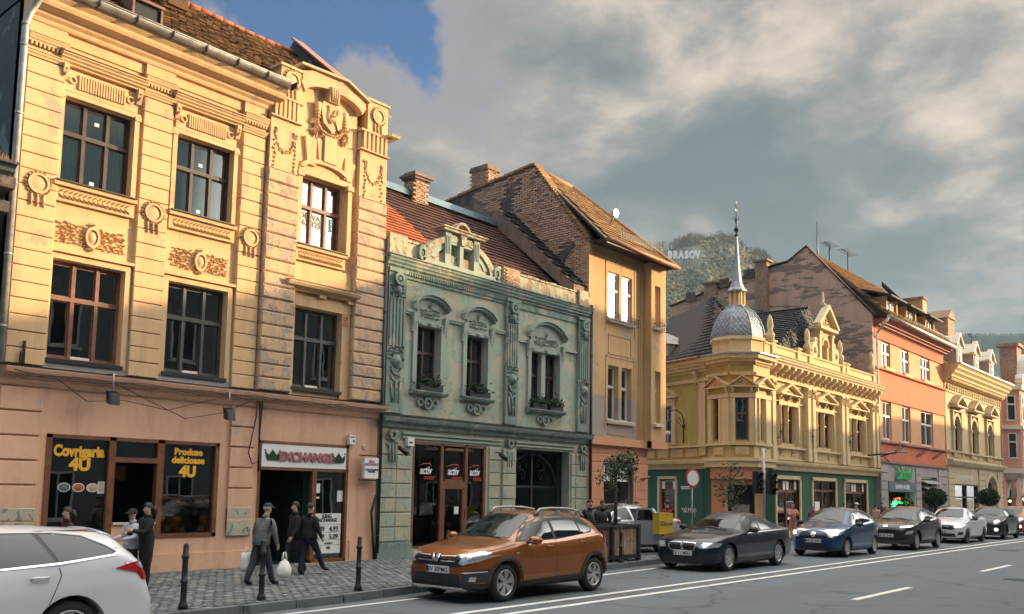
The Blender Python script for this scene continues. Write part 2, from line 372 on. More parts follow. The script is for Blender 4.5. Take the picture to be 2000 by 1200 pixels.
def wloc(o):
    v = Vector(o.location)
    while o.parent: o = o.parent; v += o.location
    return v
def tag(o, label, cat, group=None):
    o['label'] = label; o['category'] = cat
    if group: o['group'] = group
    return o
def thing(name, label, cat, loc, group=None, rz=0):
    o = D.objects.new(name, None); COL.objects.link(o); o.location = loc; o.rotation_euler = (0,0,rz)
    o.empty_display_size = .2
    return tag(o, label, cat, group)
def inst(name, me, loc, parent, rot=None, scale=None, kind=None):
    """one piece sharing mesh data; loc in world"""
    ob = D.objects.new(name, me); COL.objects.link(ob); ob.parent = parent; ob.location = loc-wloc(parent)
    if rot: ob.rotation_euler = rot
    if scale: ob.scale = scale
    return ob
def copy_tree(o, parent=None):
    c = o.copy(); COL.objects.link(c)
    if parent: c.parent = parent
    for ch in list(o.children): copy_tree(ch, c)
    return c
def pieces(name, mat, proto_v, proto_f, xf, parent, single=300):
    """xf: list of 4x4 matrices; the nearest `single` pieces become objects sharing one mesh, the rest one joined part"""
    camp = Vector((0,0,CAM_H))
    xf = sorted(xf, key=lambda m: (m.translation-camp).length)
    me = D.meshes.new(name); me.from_pydata(proto_v, [], proto_f); me.materials.append(MT[mat]); me.update()
    base = wloc(parent) if parent else Vector((0,0,0))
    for m in xf[:single]:
        ob = D.objects.new(name, me); COL.objects.link(ob)
        if parent: ob.parent = parent
        mm = m.copy(); mm.translation = m.translation-base; ob.matrix_local = mm
    rest = xf[single:]
    if rest:
        v = []; f = []; n = len(proto_v); pv = [Vector(p) for p in proto_v]
        for k, m in enumerate(rest):
            mm = m.copy(); mm.translation = m.translation-base
            v += [mm@p for p in pv]; f += [tuple(i+k*n for i in q) for q in proto_f]
        me2 = D.meshes.new(name+'_field'); me2.from_pydata(v, [], f); me2.materials.append(MT[mat]); me2.update()
        ob = D.objects.new(name+'_field', me2); COL.objects.link(ob)
        if parent: ob.parent = parent
        ob['kind'] = 'stuff'
def basis(X, Y, Z, p):
    return Matrix(((X.x,Y.x,Z.x,p.x),(X.y,Y.y,Z.y,p.y),(X.z,Y.z,Z.z,p.z),(0,0,0,1)))
TILE_F = [(0,1,2,3),(7,6,5,4),(0,4,5,1),(1,5,6,2),(2,6,7,3),(3,7,4,0)]
def box_proto(a,b,c,ch=0):
    v = [(x*a/2,y*b/2,z) for z in (0,c) for x,y in ((-1,-1),(1,-1),(1,1),(-1,1))]
    if ch: v[4:] = [(x-ch*(1 if x>0 else -1), y-ch*(1 if y>0 else -1), z) for x,y,z in v[4:]]
    return v, [(3,2,1,0),(4,5,6,7),(0,1,5,4),(1,2,6,5),(2,3,7,6),(3,0,4,7)]
def tiles(parent, name, mat, e0, e1, r0, r1, tw=.2, th=.26, single=0, jit=.012, thick=.022):
    """tiles on the slope between eave e0-e1 and ridge r0-r1 (world points)"""
    e0,e1,r0,r1 = map(Vector,(e0,e1,r0,r1))
    L = max((e1-e0).length,(r1-r0).length); S = ((r0-e0).length+(r1-e1).length)/2
    nu = max(1,int(L/tw)); nv = max(1,int(S/th)); X0 = (e1-e0).normalized(); xf = []
    for j in range(nv):
        t = j/nv; a = e0.lerp(r0,t); b = e1.lerp(r1,t); w = (b-a).length; n = max(1,int(w/tw))
        Yd = (e0.lerp(r0,t+.01)-a+e1.lerp(r1,t+.01)-b).normalized(); Z = X0.cross(Yd).normalized()
        Yd2 = (Yd - Z*-.10).normalized(); Z2 = X0.cross((Yd-Z*.09)).normalized()
        Y2 = Z2.cross(X0)
        for i in range(n):
            s = (i+.5+(.5 if j%2 else 0))/n
            if s > 1: continue
            p = a.lerp(b,s)+Z*(.012+random.uniform(0,jit))+X0*random.uniform(-.006,.006)+Yd*random.uniform(-jit,jit)
            q = Matrix.Rotation(random.uniform(-.03,.03),3,Z2)
            xf.append(basis(q@X0,q@Y2,Z2,p))
    w2 = tw*.47; v = [(-w2,-.03,0),(w2,-.03,0),(w2,th*1.12,-.02),(-w2,th*1.12,-.02),(-w2,-.03,thick),(w2,-.03,thick),(w2,th*1.12,-.004),(-w2,th*1.12,-.004)]
    f = [(4,5,6,7),(0,1,5,4),(1,2,6,5),(2,3,7,6),(3,0,4,7)]
    pieces(name, mat, v, f, xf, parent, single)
def slab(name, mat, parent, e0, e1, r0, r1, t=.12):
    """roof slab under the tiles"""
    P_ = [Vector(p) for p in (e0,e1,r1,r0)]; n = (P_[1]-P_[0]).cross(P_[3]-P_[0]).normalized()
    if n.z < 0: n = -n
    m = MB(); a = [m.P(*p) for p in P_]; b = [m.P(*(p-n*t)) for p in P_]
    m.face(a); m.face(b[::-1])
    for k in range(4): j=(k+1)%4; m.face((a[k],b[k],b[j],a[j]))
    return m.build(name, mat, parent)
def wall(F, name, mat, parent, u0,u1,z0,z1, holes, o=0, t=.35, reveal=None):
    m = MB(F); us = sorted({u0,u1,*[h for q in holes for h in q[:2]]}); zs = sorted({z0,z1,*[h for q in holes for h in q[2:4]]})
    us = [u for u in us if u0<=u<=u1]; zs = [z for z in zs if z0<=z<=z1]
    def hole(u,z): return any(q[0]<u<q[1] and q[2]<z<q[3] for q in holes)
    for i in range(len(us)-1):
        for j in range(len(zs)-1):
            a,b,c,d = us[i],us[i+1],zs[j],zs[j+1]
            if hole((a+b)/2,(c+d)/2): continue
            m.poly([(a,o,c),(b,o,c),(b,o,d),(a,o,d)]); m.poly([(a,o-t,c),(a,o-t,d),(b,o-t,d),(b,o-t,c)])
            for (x,y,pa,pb) in ((a-1e-3,(c+d)/2,(a,c),(a,d)),(b+1e-3,(c+d)/2,(b,d),(b,c)),((a+b)/2,c-1e-3,(b,c),(a,c)),((a+b)/2,d+1e-3,(a,d),(b,d))):
                if hole(x,y) or x<u0 or x>u1 or y<z0 or y>z1:
                    m.poly([(pa[0],o,pa[1]),(pb[0],o,pb[1]),(pb[0],o-t,pb[1]),(pa[0],o-t,pa[1])])
    return m.build(name, mat, parent)
def window(F, parent, u0,u1,z0,z1, o, cols=3, split=.62, frame='darkframe', glass='glass', curtain=None, arch=0, room=.5, fw=.055, pieces_=None, sash=True, cdrop=1.0):
    """casement window: frame with mullions, one pane per light, a room behind"""
    m = MB(F); d = .06
    m.box(u0,u0+fw,o-d,o+.01,z0,z1); m.box(u1-fw,u1,o-d,o+.01,z0,z1); m.box(u0+fw,u1-fw,o-d,o+.008,z0,z0+fw*1.2); m.box(u0+fw,u1-fw,o-d,o+.008,z1-fw,z1)
    zm = z0+(z1-z0)*split if split else None
    cw = (u1-u0)/cols
    for k in range(1,cols): m.box(u0+k*cw-fw*.55,u0+k*cw+fw*.55,o-d,o+.022,z0+fw,z1-fw)
    if zm: m.box(u0+fw*.5,u1-fw*.5,o-d,o+.03,zm-fw*.7,zm+fw*.7)
    rows = [(z0+fw,zm-fw*.5),(zm+fw*.5,z1-fw)] if zm else [(z0+fw,z1-fw)]
    if sash:
        for k in range(cols):
            for a,b in rows:
                x0,x1 = u0+k*cw+fw*.5,u0+(k+1)*cw-fw*.5
                for q in ((x0,x0+.03,a,b),(x1-.03,x1,a,b),(x0+.03,x1-.03,a,a+.035),(x0+.03,x1-.03,b-.03,b)): m.box(q[0],q[1],o-.05,o-.012,q[2],q[3])
    w = m.build('window', frame, parent)
    for k in range(cols):
        for a,b in rows:
            g = MB(F); g.box(u0+k*cw+.02,u0+(k+1)*cw-.02,o-.042,o-.036,a-.01,b+.01); g.build('pane', glass, w)
    if curtain:
        c = MB(F); n = max(8,int((u1-u0)/.045)); zt, zb_ = z1-.02, z1-(z1-z0)*cdrop
        for k in range(cols):
            if curtain[1:] and str(k) not in curtain[1]: continue
            a,b = u0+k*cw+.03, u0+(k+1)*cw-.03; mm = 14
            ids = [(c.P(a+(b-a)*i/mm, o-.16+.028*sin(i*1.9+k)+.01*sin(i*4.3), zb_), c.P(a+(b-a)*i/mm+.01*sin(i), o-.16+.02*sin(i*1.9+k), zt)) for i in range(mm+1)]
            for p, q in zip(ids, ids[1:]): c.face((p[0],q[0],q[1],p[1]), True)
        c.build('curtain', curtain[0], w)
    if room:
        r = MB(F); e = .02
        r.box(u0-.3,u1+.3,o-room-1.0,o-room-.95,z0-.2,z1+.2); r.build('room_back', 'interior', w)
    return w
def text(parent, s, F, u, o, z, size, mat, name='lettering', align='CENTER', extr=.006, sx=1.0, shear=0, bold=0):
    cu = D.curves.new(name,'FONT'); cu.body = s; cu.size = size; cu.align_x = align; cu.extrude = extr; cu.shear = shear; cu.resolution_u = 3
    cu.offset = bold; cu.space_line = .8
    ob = D.objects.new(name, cu); COL.objects.link(ob)
    dg = bpy.context.evaluated_depsgraph_get(); me = D.meshes.new_from_object(ob.evaluated_get(dg)); D.objects.remove(ob); D.curves.remove(cu)
    me.materials.clear(); me.materials.append(MT[mat])
    o2 = D.objects.new(name, me); COL.objects.link(o2)
    M_ = basis(F.U*sx, Vector((0,0,1)), F.Nn, F.w(u,o,z))
    if parent:
        o2.parent = parent; M_.translation -= wloc(parent)
    o2.matrix_local = M_
    return o2
def cornice(F, name, mat, parent, u0,u1,z0,z1,o0,o1, steps=4, back=-.05, m0=0, m1=0):
    """moulded cornice, stepping outwards as it rises"""
    pr = [(back,z0)]
    for k in range(steps):
        a = o0+(o1-o0)*(k/steps)**.8; b = o0+(o1-o0)*((k+1)/steps)**.8; zz = z0+(z1-z0)*k/steps; z2 = z0+(z1-z0)*(k+1)/steps
        pr += [(a,zz),(a,zz+(z2-zz)*.45),((a+b)/2,zz+(z2-zz)*.75)]
    pr += [(o1,z1-.02),(o1,z1),(back,z1)]
    m = MB(F); m.prism_u(pr,u0,u1,m0,m1); return m.build(name, mat, parent)
def dentils(F, name, mat, parent, u0,u1,z0,z1,o0,o1,step=.1,w=.05):
    m = MB(F); n = int((u1-u0)/step)
    for k in range(n): u = u0+(k+.5)*(u1-u0)/n; m.box(u-w/2,u+w/2,o0,o1,z0,z1)
    return m.build(name, mat, parent)
def blocks(F, mat, parent, u0,u1,z0,z1,h,o0,o1, name='stone_block', gap=.014, jit=.004, b=.012):
    n = max(1,round((z1-z0)/h)); hh = (z1-z0)/n
    for k in range(n):
        j = random.uniform(-jit,jit)
        m = MB(F); m.block(u0,u1,o0,o1+j,z0+k*hh+gap/2,z0+(k+1)*hh-gap/2,b); m.build(name, mat, parent)
def garland(m, u, o, z, w, h, n=26, s=.06):
    """hanging leafy festoon"""
    for k in range(n):
        t = k/(n-1); a = pi*t; x = u-w/2*cos(a); y = z-h*sin(a)
        for q in range(2): m.leaf(x+random.uniform(-s,s)*.5,o,y+random.uniform(-s,s)*.6,s*1.5,s*.8,random.uniform(0,6.3),s*.55)
        m.lump(x,o,y,s*.4,s*.5,s*.4,5)
def foliage_panel(m, u0,u1,z0,z1,o,s=.07,dens=1.0,h=.035):
    n = int((u1-u0)*(z1-z0)/(s*s)*1.1*dens)
    nx = max(1,int(sqrt(n*(u1-u0)/(z1-z0)))); nz = max(1,n//nx)
    for i in range(nx):
        for j in range(nz):
            u = u0+(i+.5+random.uniform(-.35,.35))*(u1-u0)/nx; z = z0+(j+.5+random.uniform(-.35,.35))*(z1-z0)/nz
            m.leaf(u,o,z,s*random.uniform(1.0,1.7),s*.6,(0.6 if (i+j)%2 else -.6)+random.uniform(-.7,.7),h*random.uniform(.7,1.3))
def cartouche(F, parent, mat, u, z, r, o, name='medallion', tassels=True):
    m = MB(F); m.ring_o(u,z,r*.62,r*.80,o,o+.05,20); m.disc_o(u,z,r*.62,o,o+.02,20,dome=.015)
    for k in range(18):
        a = 2*pi*k/18; m.leaf(u+r*.93*cos(a),o,z+r*.93*sin(a),r*.42,r*.24,a+random.uniform(-.5,.5)+pi/2,.05)
    if tassels:
        for dx in (-.45,0,.45):
            m.tube([(u+dx*r,o+.02,z-r*.9),(u+dx*r,o+.02,z-r*1.75)],[.022,.014],5)
            for q in range(4): m.leaf(u+dx*r,o,z-r*(1.1+.2*q),r*.3,r*.2,random.uniform(0,3),.045)
    m.build(name, mat, parent)
def pediment(F, parent, mat, u0,u1,z,h,o0,o1,t=.07,name='pediment'):
    m = MB(F); um = (u0+u1)/2
    m.box(u0,u1,o0,o1,z,z+t*.8)
    k = t*1.25
    for s_ in (-1,1):
        e = um+s_*(u1-u0)/2
        m.prism_o([(e,z+t*.8),(um,z+h),(um,z+h+k),(e,z+t*.8+k*.8)],o0,o1)
    m.prism_o([(u0+.06,z+t*.8),(u1-.06,z+t*.8),(um,z+h)],o0,o0+(o1-o0)*.35)
    for q in range(5): m.leaf(um+(q-2)*.09,o0+(o1-o0)*.35,z+t+h*.25,.12,.07,q*1.3,.05)
    return m.build(name, mat, parent)
def downpipe(F, u, o, z0, z1, parent=None, mat='pipe', r=.05, elbow=None):
    m = MB(F); pts = [(u,o,z0),(u,o,z1)]
    if elbow: pts += [(u+elbow[0]*.5,o+elbow[1]*.5,z1+.25),(u+elbow[0],o+elbow[1],z1+.35)]
    m.tube(pts, r, 10)
    z = z0+.4
    while z < z1: m.lathe(u,o,[(r*1.18,z),(r*1.18,z+.04)],10); z += 1.4
    return m.build('downpipe', mat, parent)
def floodlight(F, parent, u, o, z, turn=0):
    a = thing('floodlight', parent, 'floodlight', F.w(u,o,z)) if isinstance(parent,str) else parent
    m = MB(F); m.tube([(u,o-.3,z+.35),(u,o,z+.35),(u,o,z+.02)],.018,6); m.build('bracket','metal_l',a)
    m = MB(F); m.prism_u([(o-.07,z+.02),(o+.07,z-.03),(o+.12,z-.26),(o-.02,z-.22)],u-.10,u+.10); m.build('housing','metal_d',a)
    m = MB(F); m.prism_u([(o+.082,z-.05),(o+.087,z-.05),(o+.128,z-.24),(o+.123,z-.24)],u-.08,u+.08); m.build('lens','metal_d',a)
# ------------------------------------------------------------------ ground
def structure(o): o['kind'] = 'structure'; return o
def asphalt():
    m, nt, b, pos = base_mat('asphalt')
    big = noise(nt, mapping(nt,pos,(.08,1.1,1)), .6, 6, .6, .4); mid = noise(nt,pos,2.2,6,.6); fine = noise(nt,pos,60,4,.7)
    c = mixc(nt, ramp(nt,big,[(.3,0),(.7,1)]), (.050,.068,.086), (.108,.130,.152))
    c = mixc(nt, mth(nt,'MULTIPLY',ramp(nt,mid,[(.45,0),(.7,1)]),.4), c, (.075,.08,.088))
    c = mixc(nt, mth(nt,'MULTIPLY',ramp(nt,fine,[(.4,0),(.8,1)]),.5), c, (.19,.205,.22))
    vo = nt.nodes.new('ShaderNodeTexVoronoi'); vo.feature = 'DISTANCE_TO_EDGE'; vo.inputs['Scale'].default_value = .23
    wv = mapping(nt,pos,(1,1,1)); mx = nt.nodes.new('ShaderNodeVectorMath'); mx.operation = 'ADD'
    nn = nt.nodes.new('ShaderNodeTexNoise'); nn.inputs['Scale'].default_value = 1.1; nt.links.new(pos, nn.inputs['Vector'])
    nt.links.new(wv, mx.inputs[0]); nt.links.new(nn.outputs['Color'], mx.inputs[1]); nt.links.new(mx.outputs[0], vo.inputs['Vector'])
    crack = ramp(nt, vo.outputs['Distance'], [(.003,1),(.012,0)])
    c = mixc(nt, mth(nt,'MULTIPLY',crack,.55), c, (.02,.02,.022))
    nt.links.new(c, b.inputs['Base Color']); b.inputs['Roughness'].default_value = .72
    nt.links.new(ramp(nt,big,[(.3,.60),(.7,.82)]), b.inputs['Roughness'])
    bump(nt, b, fine, .6, .006); MT['asphalt'] = m
asphalt()
MT['roadpaint'] = plaster('worn_road_paint',(.74,.72,.66),(.3,.3,.3),.30,.2,3.5,.2)
m = MB(); m.poly([(-900,-600,-.004),(1800,-600,-.004),(1800,1500,-.004),(-900,1500,-.004)]); structure(m.build('ground','joint'))
m = MB(); nx = 60
m.poly([(-60,2.8,0),(320,2.8,0),(320,12.9,0),(-60,12.9,0)]); structure(m.build('road','asphalt'))
m = MB(); m.poly([(27.7,12.9,.001),(39,12.9,.001),(52,60,.001),(36,60,.001)]); structure(m.build('side_road','asphalt'))
m = MB()
for y in (9.20,9.74): m.box(-40,200,y-.065,y+.065,.0,.005)
structure(m.build('centre_line_marking','roadpaint'))
for k in range(-3,12):
    m = MB(); x = 17.0+9.17*k; m.box(x,x+3.25,6.08,6.22,0,.005); structure(m.build('lane_dash_marking','roadpaint'))
m = MB(); m.prism_z([(-6,11.30),(8,11.36),(12,11.56),(20,12.15),(20,12.24),(12,11.65),(8,11.44),(-6,11.38)],0,.004); structure(m.build('edge_line_marking','roadpaint'))
def kerb_y(x):
    T = ((-60,11.72),(7,11.72),(10,11.9),(12,12.2),(18.5,12.62),(21.5,12.9),(27,13.0))
    for (a,b),(c,d) in zip(T,T[1:]):
        if x <= c: return b+(d-b)*(x-a)/(c-a)
    return 13.0
MT['asphalt2'] = plaster('patched_asphalt',(.095,.108,.124),(.13,.14,.155),.5,.2,3.5,.8)
for x,y in ((24.3,4.9),(37.5,7.9)):
    m = MB(); m.lathe(x,y,[(.34,.002),(.34,.008),(.30,.009),(.29,.006)],20,False); tag(m.build('manhole_cover','metal_d'),'round dark manhole cover in the road, '+('nearer the camera' if x < 30 else 'further down the street'),'manhole cover')
# far pavement with kerb stones
pav = MB(); pav.prism_z([(a,kerb_y(a)+.14) for a in (-60,7,10,12,18.5,21.5,27.4)]+[(27.4,40),(-60,40)],-.3,.105)
pavement = structure(pav.build('pavement','joint'))
pav = MB(); pav.prism_z([(38,13.05),(300,13.05),(300,40),(48,40)],-.3,.125); structure(pav.build('far_pavement','greyrender'))
kerb = structure(D.objects.new('kerb',None)); COL.objects.link(kerb)
x = -6
while x < 27:
    L = .98
    m = MB(); y = kerb_y(x); y2 = kerb_y(x+L)
    m.prism_z([(x+.008,y),(x+L-.008,y2),(x+L-.008,y2+.13),(x+.008,y+.13)],-.1,.135+random.uniform(-.004,.004)); m.build('kerb_stone','kerbstone',kerb); x += L+.004
x = 38.5
while x < 70:
    m = MB(); m.prism_z([(x+.01,12.9),(x+1.19,12.9),(x+1.19,13.04),(x+.01,13.04)],-.1,.13); m.build('kerb_stone','kerbstone',kerb); x += 1.2
xf = []; y = 11.8; row = 0
while y < 17.2:
    x = 4+(row%2)*.08
    while x < 27.3:
        if y > kerb_y(x)+.2:
            M_ = Matrix.Translation((x+random.uniform(-.012,.012), y+random.uniform(-.01,.01), .10+random.uniform(0,.012))) @ Matrix.Rotation(random.uniform(-.09,.09),4,'Z') @ Matrix.Rotation(random.uniform(-.03,.03),4,'X') @ Matrix.Rotation(random.uniform(-.03,.03),4,'Y') @ Matrix.Diagonal((random.uniform(.86,1.08),random.uniform(.86,1.06),1,1))
            xf.append(M_)
        x += .178
    y += .142; row += 1
v,f = box_proto(.168,.132,.035,.012); pieces('paving_sett','sett',v,f[1:],xf,pavement,300)
m = MB(); m.prism_z([(-60,-3),(320,-3),(320,2.66),(-60,2.66)],-.3,.13); structure(m.build('near_pavement','greyrender'))
m = MB(); m.box(-60,320,2.66,2.8,-.1,.14); structure(m.build('near_kerb','kerbstone'))

# ------------------------------------------------------------------ yellow three-storey house
YB = thing('yellow_house','tall yellow plastered corner house with bakery and exchange shop at street level','house',(10.6,17.2,0))
def yellow():
    F = F0; R = YB; Y = 'yellow'
    x0,x1 = 6.2,15.0
    W2 = [(6.97,8.33),(9.27,10.6),(12.41,13.68)]; W1 = [(6.97,8.34),(9.27,10.63),(12.39,13.76)]
    holes = [(a,b,7.55,9.2) for a,b in W2]+[(a,b,4.18,6.06) for a,b in W1]
    wall(F,'upper_wall',Y,R,x0,x1,3.96,10.95,holes,-.10)
    wall(F,'ground_wall','peach',R,x0,x1,.1,3.75,[(7.06,10.6,.82,2.78),(11.58,14.1,.1,2.9)],-.02)
    for a,b,c in ((x0,11.5,.5),(14.2,x1,.62)): m = MB(F); m.box(a,b,-.3,.014,.1,c); m.build('plinth','peach',R)
    # body of the house: side and rear walls, gable, firewall
    m = MB(); m.box(6.2,6.5,17.35,25,0,10.95); m.prism_o([(6.2,10.95),(6.5,10.95),(6.5,10.96),(6.2,10.96)],17.3,25)
    a = [m.P(6.2,17.0,10.9),m.P(6.2,21.2,14.35),m.P(6.2,25.4,10.9)]; b = [m.P(6.5,17.0,10.9),m.P(6.5,21.2,14.35),m.P(6.5,25.4,10.9)]
    m.face(a); m.face(b[::-1]); m.box(6.5,15,24.7,25,0,10.95); m.build('side_wall','teal_wall',R)
    m = MB(); pr = [(17.25,0),(17.25,11.45),(21.2,14.72),(25.2,11.4),(25.2,0)]
    a = [m.P(14.78,y,z) for y,z in pr]; b = [m.P(15.02,y,z) for y,z in pr]; m.face(a); m.face(b[::-1])
    for k in range(5): j=(k+1)%5; m.face((a[k],b[k],b[j],a[j]))
    m.build('firewall','teal_wall',R)
    m = MB(); 
    for (ya,za,yb,zb_) in ((17.2,11.46,21.22,14.78),):
        m.poly([(14.70,ya,za),(15.10,ya,za),(15.10,yb,zb_),(14.70,yb,zb_)]); m.poly([(14.70,ya,za+.06),(15.10,ya,za+.06),(15.10,yb,zb_+.06),(14.70,yb,zb_+.06)]); m.poly([(14.70,ya,za),(14.70,yb,zb_),(14.70,yb,zb_+.06),(14.70,ya,za+.06)]); m.poly([(14.7,ya,za),(15.1,ya,za),(15.1,ya,za+.06),(14.7,ya,za+.06)])
    m.build('firewall_cap','copper',R)
    # floors between storeys and dark rooms
    m = MB(F)
    for z in (3.6,6.7,10.3): m.box(x0+.1,x1-.3,-6,-.5,z,z+.2)
    m.build('floor_slab','interior',R)
    # roof
    slab('roof','roofunder',R,(6.1,16.78,10.93),(11.6,16.78,10.93),(6.1,21.2,14.33),(11.6,21.2,14.33)); slab('roof','roofunder',R,(11.6,17.75,11.676),(14.75,17.75,11.676),(11.6,21.2,14.33),(14.75,21.2,14.33)); slab('rear_roof','roofunder',R,(14.75,25.3,10.9),(6.1,25.3,10.9),(14.75,21.2,14.33),(6.1,21.2,14.33))
    tiles(R,'roof_tile','tile',(6.1,16.78,10.95),(11.6,16.78,10.95),(6.1,21.2,14.35),(11.6,21.2,14.35),.185,.235,300,.02,.03); tiles(R,'upper_roof_tile','tile',(11.6,17.78,11.71),(14.7,17.78,11.71),(11.6,21.2,14.35),(14.7,21.2,14.35),.185,.235,0,.02,.03)
    m = MB()
    for k in range(26):
        u = 6.15+k*.33
        m.tube([(u,21.2,14.36+.02*sin(k*.5)),(u+.36,21.2,14.36+.02*sin(k*.5+.5))],[.085,.10],8)
    m.build('ridge_tile','tilered',R)
    # roof hatch (small dormer)
    q = MB(); q.box(8.25,8.75,17.35,17.42,11.28,11.72); q.build('roof_hatch','metal_d',R)
    q = MB(); q.poly([(8.15,17.28,11.75),(8.85,17.28,11.75),(8.85,18.3,12.02),(8.15,18.3,12.02)]); q.box(8.17,8.22,17.3,17.36,11.2,11.75); q.box(8.78,8.83,17.3,17.36,11.2,11.75)
    q.poly([(8.17,17.36,11.3),(8.17,17.36,11.74),(8.17,18.2,12.0)]); q.poly([(8.83,17.36,11.3),(8.83,17.36,11.74),(8.83,18.2,12.0)]); q.box(8.15,8.85,17.27,17.34,11.72,11.78); q.build('hatch_frame','woodred',R)
    q = MB(); q.box(9.9,10.4,19.2,19.3,13.05,13.3); q.poly([(9.85,19.1,13.32),(10.45,19.1,13.32),(10.45,20,13.62),(9.85,20,13.62)]); q.build('roof_hatch','tile',R)
    # antenna rod
    # main cornice and gutter
    pr = [(-.2,10.42),(.02,10.42),(.04,10.46),(.04,10.50),(.10,10.55),(.12,10.62),(.30,10.66),(.33,10.72),(.33,10.78),(.40,10.84),(.42,10.90),(-.2,10.90)]
    m = MB(F); m.prism_u(pr,x0-.02,11.62); m.build('main_cornice',Y,R)
    m = MB(F); m.prism_u([(-.2,10.902),(.46,10.902),(.46,10.925),(-.2,10.94)],x0-.05,11.66); m.build('cornice_flashing','metal_l',R)
    m = MB(F); A = [(.50+.105*cos(a),11.0+.105*sin(a)) for a in [pi+pi*k/8 for k in range(9)]]+[(.50+.09*cos(a),11.0+.09*sin(a)) for a in [2*pi-pi*k/8 for k in range(9)]]
    m.prism_u(A,x0-.1,11.58); m.tube([(x0-.1,.605,11.0),(11.58,.605,11.0)],.016,6); m.build('gutter','metal_l',R)
    m = MB(F); 
    for k in range(8): m.box(x0+.25+k*.75,x0+.28+k*.75,.38,.62,10.885,11.02)
    m.build('gutter_bracket','metal_d',R)
    m = MB(F); m.tube([(6.32,.45,10.92),(6.28,.3,10.75),(6.17,.14,10.45),(6.12,.12,10.2),(6.12,.12,3.98)],.062,10)
    for z in (4.6,5.9,7.2,8.5,9.8,10.2): m.lathe(6.12,.12,[(.074,z),(.074,z+.04)],10)
    m.build('downpipe','metal_l',R)
    # pilasters of face blocks
    for a,b in ((6.24,6.92),(8.50,9.13),(10.80,11.37)):
        blocks(F,Y,R,a,b,4.0,7.30,.31,-.11,0.0); blocks(F,Y,R,a,b,7.30,9.72,.31,-.11,0.0)
        cornice(F,'pilaster_capital',Y,R,a-.03,b+.03,9.74,9.86,.0,.05,2,-.11)
        dentils(F,'dentil_row',Y,R,a,b,9.93,10.0,-.11,.06,.07,.035)
        cornice(F,'capital_cornice',Y,R,a-.02,b+.02,10.0,10.16,.05,.12,3,-.11)
        m = MB(F); m.box(a,b,-.11,.0,9.86,9.93); m.box(a,b,-.11,.0,10.16,10.43); m.build('pilaster_frieze',Y,R)
        if a < 11: cartouche(F,R,Y,(a+b)/2,7.36,.24,.004)
    # rusticated stone strips beside the gable bay
    for a,b in ((11.40,12.26),(14.02,14.98)):
        blocks(F,'yellow_stone',R,a,b,4.0,6.98,.30,-.11,.11,jit=.01,b=.03)
        blocks(F,'yellow_stone',R,a,b,6.98,9.08,.30,-.11,.11,jit=.01,b=.03)
        m = MB(F); m.box(a+.04,b-.04,-.11,.07,9.1,10.3); m.build('strip_panel',Y,R)
        m = MB(F); garland(m,(a+b)/2,.07,9.95,.5,.42,16,.07)
        for dx in (-.27,.27):
            for q in range(9): m.leaf((a+b)/2+dx+random.uniform(-.03,.03),.07,9.95-q*.10,.12,.08,random.uniform(0,3),.05)
            for q in range(3): m.leaf((a+b)/2+dx+random.uniform(-.05,.05),.07,10.02,.14,.08,random.uniform(0,3),.05)
        m.build('leaf_garland',Y,R)
        m = MB(F)
        for k in range(6): u = a+.13+k*(b-a-.26)/5; m.box(u-.035,u+.035,-.05,.13,10.33,10.78)
        m.box(a+.03,b-.03,-.11,.055,10.33,10.78); m.box(a,b,-.11,.14,10.30,10.33); m.box(a,b,-.11,.15,10.78,10.83); m.build('fluted_panel',Y,R)
    # attic blocks with medallions
    for a,b,t in ((11.62,12.22,11.55),(14.22,14.88,11.62)):
        m = MB(F); m.box(a,b,-.55,.12,10.83,t); m.box(a-.04,b+.04,-.58,.16,t,t+.06); m.build('attic_block',Y,R)
        cartouche(F,R,Y,(a+b)/2,11.28,.25,.12)
    m = MB(F); m.prism_u([(-.3,10.84),(.3,10.84),(.33,10.90),(-.3,10.92)],14.85,15.15); m.build('cornice_return','pale',R)
    # gable bay
    g = MB(F); arch = [(12.26,10.3)]+[(13.14-.88*cos(pi*k/14)*1.0, 11.28+.26*sin(pi*k/14)) for k in range(15)]+[(14.02,10.3)]
    g.prism_o([(12.26,9.3),(14.02,9.3),(14.02,11.25)]+[(13.14+.88*cos(pi*k/12),11.25+.30*sin(pi*k/12)) for k in range(1,12)]+[(12.26,11.25)],-.4,-.04); g.build('gable_wall',Y,R)
    m = MB(F); A = [pi*k/14 for k in range(15)]
    m.band([(13.14+.86*cos(a),11.14+.30*sin(a)) for a in A],[(13.14+.98*cos(a),11.34+.32*sin(a)) for a in A],-.12,.16)
    m.prism_o([(12.22,11.30),(12.5,11.42),(12.9,11.62),(13.2,11.66),(13.2,11.74),(12.5,11.74),(12.18,11.62)],-.5,.14)
    m.prism_o([(12.12,11.74),(13.5,11.80),(13.5,11.86),(12.12,11.80)],-.7,.22); m.prism_o([(13.5,11.80),(14.2,11.50),(14.2,11.56),(13.5,11.86)],-.6,.22)
    m.prism_o([(13.2,11.60),(14.1,11.34),(14.15,11.52),(13.5,11.79),(13.2,11.74)],-.5,.13); m.build('gable_cornice',Y,R)
    m = MB(F)   # shield with monogram and garlands
    m.prism_o([(12.80,10.95),(12.85,11.12),(13.1,11.16),(13.35,11.12),(13.45,10.95),(13.42,10.6),(13.14,10.42),(12.88,10.6)],-.04,.10)
    for dx in (-.40,.42):
        m.tube([(13.13+dx,.03,10.62),(13.13+dx,.05,11.05)],[.05,.085],8)
        for q in range(5): m.lathe(13.13+dx,.03,[(.09,10.68+q*.08),(.09,10.70+q*.08)],8)
        for q in range(7): m.leaf(13.13+dx*1.12+random.uniform(-.06,.06),.0,10.62-q*.055,.2,.12,random.uniform(0,3),.10)
    m.build('shield',Y,R)
